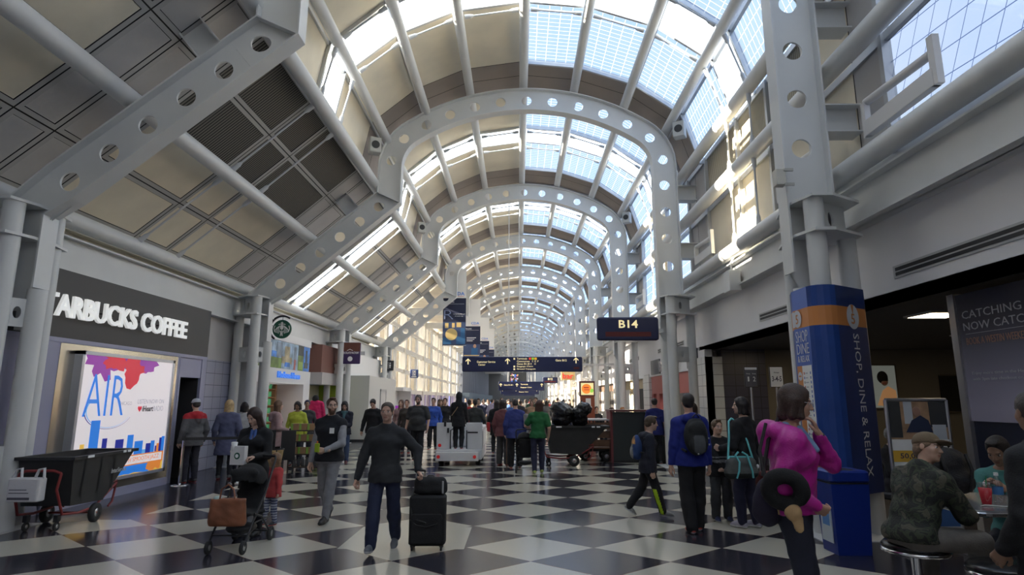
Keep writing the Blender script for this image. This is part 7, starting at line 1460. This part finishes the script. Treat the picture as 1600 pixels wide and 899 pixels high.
# --- right side
person('man in a navy blue polo seen from behind at the dark gate podium', 3.80, 16.98, -8, 1.74, dict(stout=1.1), SK1, ('short', DKH), top('blue_polo', (.012, .018, .13), .016, hem=.44, sleeve=-.3), legs('black_trousers', (.014, .014, .016)))
person('dark-haired person hidden behind the blue hooded top, by the second right column', 3.02, 10.6, 10, 1.66, {}, SK3, ('mid', (.020, .010, .010)), top('dark_top', (.02, .016, .018)), legs('dark_trousers', (.02, .02, .028)))
for x, y, hd, lab, hc, tc in ((2.75, 25.3, 170, 'seated person in dark green beside the menu kiosk', (.06, .035, .02), (.03, .08, .06)), (3.15, 24.6, 185, 'seated dark-haired person in black right of the menu kiosk', DKH, (.02, .02, .022)), (3.35, 21.8, 120, 'seated woman in a light blue shirt behind the dark podium', BRH, (.22, .32, .40)), (3.85, 22.6, 200, 'seated person with orange hair behind the dark podium', (.42, .16, .04), (.03, .025, .025))):
    person(lab, x, y, hd, 1.68, dict(hip=.62, footR=(.12, .38, .1), footL=(-.12, .38, .1), handR=(.08, .3, .95), handL=(-.08, .3, .95)), SK2, ('short' if hc != BRH else 'bob', hc), top('jacket', tc), legs('dark_trousers', (.02, .02, .028)), lvl=1)
    t = thing('bar_chair', 'bar chair under the ' + lab.replace('seated ', '').split(' in ')[0].split(' with ')[0] + {2.75: ' in green', 3.15: ' in black by the kiosk', 3.35: ' in light blue', 3.85: ' with orange hair'}[x], 'chair', (x, y, 0), math.radians(hd)); m = MB(); m.rbox(-.2, .2, -.2, .2, .46, .52, .03, 2); m.build('seat', WOOD, t); m = MB(); m.rbox(-.2, .2, -.24, -.2, .52, .95, .02, 2, 0, 'y'); m.build('backrest', WOOD, t)
    for a in (-.17, .17):
        for b_ in (-.17, .17): m = MB(); m.cyl((a, b_, 0), (a, b_, .47), .016, seg=6); m.build('leg', BLACKM, t)
# --- the distant crowd
rg = random.Random(11)
tones = [('black coat', (.014, .014, .016), DKH), ('white shirt', (.55, .54, .52), BRH), ('grey jacket', (.12, .12, .125), DKH), ('navy jacket', (.02, .025, .06), BRH), ('tan coat', (.34, .22, .13), (.12, .07, .04)), ('red jacket', (.40, .03, .03), DKH), ('blue shirt', (.06, .14, .38), BRH), ('brown jacket', (.09, .05, .03), (.10, .06, .03)), ('pale lilac top', (.36, .32, .42), DKH), ('dark green coat', (.03, .07, .04), DKH), ('cream jumper', (.5, .44, .34), BLH), ('charcoal hoodie', (.04, .04, .045), DKH)]
protos = {}
for nm, c, hc in tones:
    for st in (0, 1):
        r_, S_ = person('', 0, 0, 180 if st == 0 else 0, 1.72, dict(footR=(.09, .16, .08), footL=(-.09, -.14, .09), handR=(.24, .1, .86), handL=(-.24, .06, .86)), rg.choice((SK1, SK2, SK3, SK2)), (rg.choice(('short', 'bob', 'short', 'long')), hc), top('jacket', c, .018), legs('trousers', rg.choice(((.02, .02, .026), (.03, .045, .09), (.10, .09, .08))), .010, .014), lvl=1, face=True)
        protos[(nm, st)] = r_
spots = []; used = set(protos); k = 0
zones = [(25, 31, 'near the fourth arch'), (32, 39, 'before the fifth arch'), (40, 47, 'beyond the fifth arch'), (48, 58, 'beyond the sixth arch'), (60, 76, 'far beyond the seventh arch')]
pl = []
for zi, (ya, yb, zn) in enumerate(zones):
    xs = [-3.1, -2.6, -2.1, -1.6, -1.1, -.7, -.3, .1, .5, .9, 1.4, 1.8, 2.3]
    for j, x0 in enumerate(xs):
        y = ya+(yb-ya)*((j*5) % 13)/13.0; x = x0*(1.0 if zi < 2 else 1.0+.12*zi)+rg.uniform(-.15, .15); pl.append((x, y, zn, j))
names = [n for n, _, _ in tones]; first = set(); seen = set()
for i, (x, y, zn, j) in enumerate(pl):
    side = 'on the window side' if j < 4 else ('in mid hall' if j < 9 else 'toward the right columns'); st = 0 if (i % 3) != 1 else 1
    for q in range(24):
        nm = names[(i*5+q) % len(names)]; lab = 'distant walker in a %s, %s %s' % (nm, side, zn)
        if lab not in seen: break
    seen.add(lab); s_ = rg.uniform(.94, 1.05); rz = math.radians((180 if st == 0 else 0)+rg.uniform(-25, 25))
    if (nm, st) not in first: o = protos[(nm, st)]; o['label'] = lab; o['group'] = 'distant crowd'; o.location = (x, y, 0); o.rotation_euler = (0, 0, rz); first.add((nm, st))
    else: o = dup(protos[(nm, st)], (x, y, 0), rz, lab, 'distant crowd')
    o.scale = (s_, s_, s_)
for key, o in protos.items():
    if key not in first:
        for c in list(o.children): bpy.data.objects.remove(c)
        bpy.data.objects.remove(o)
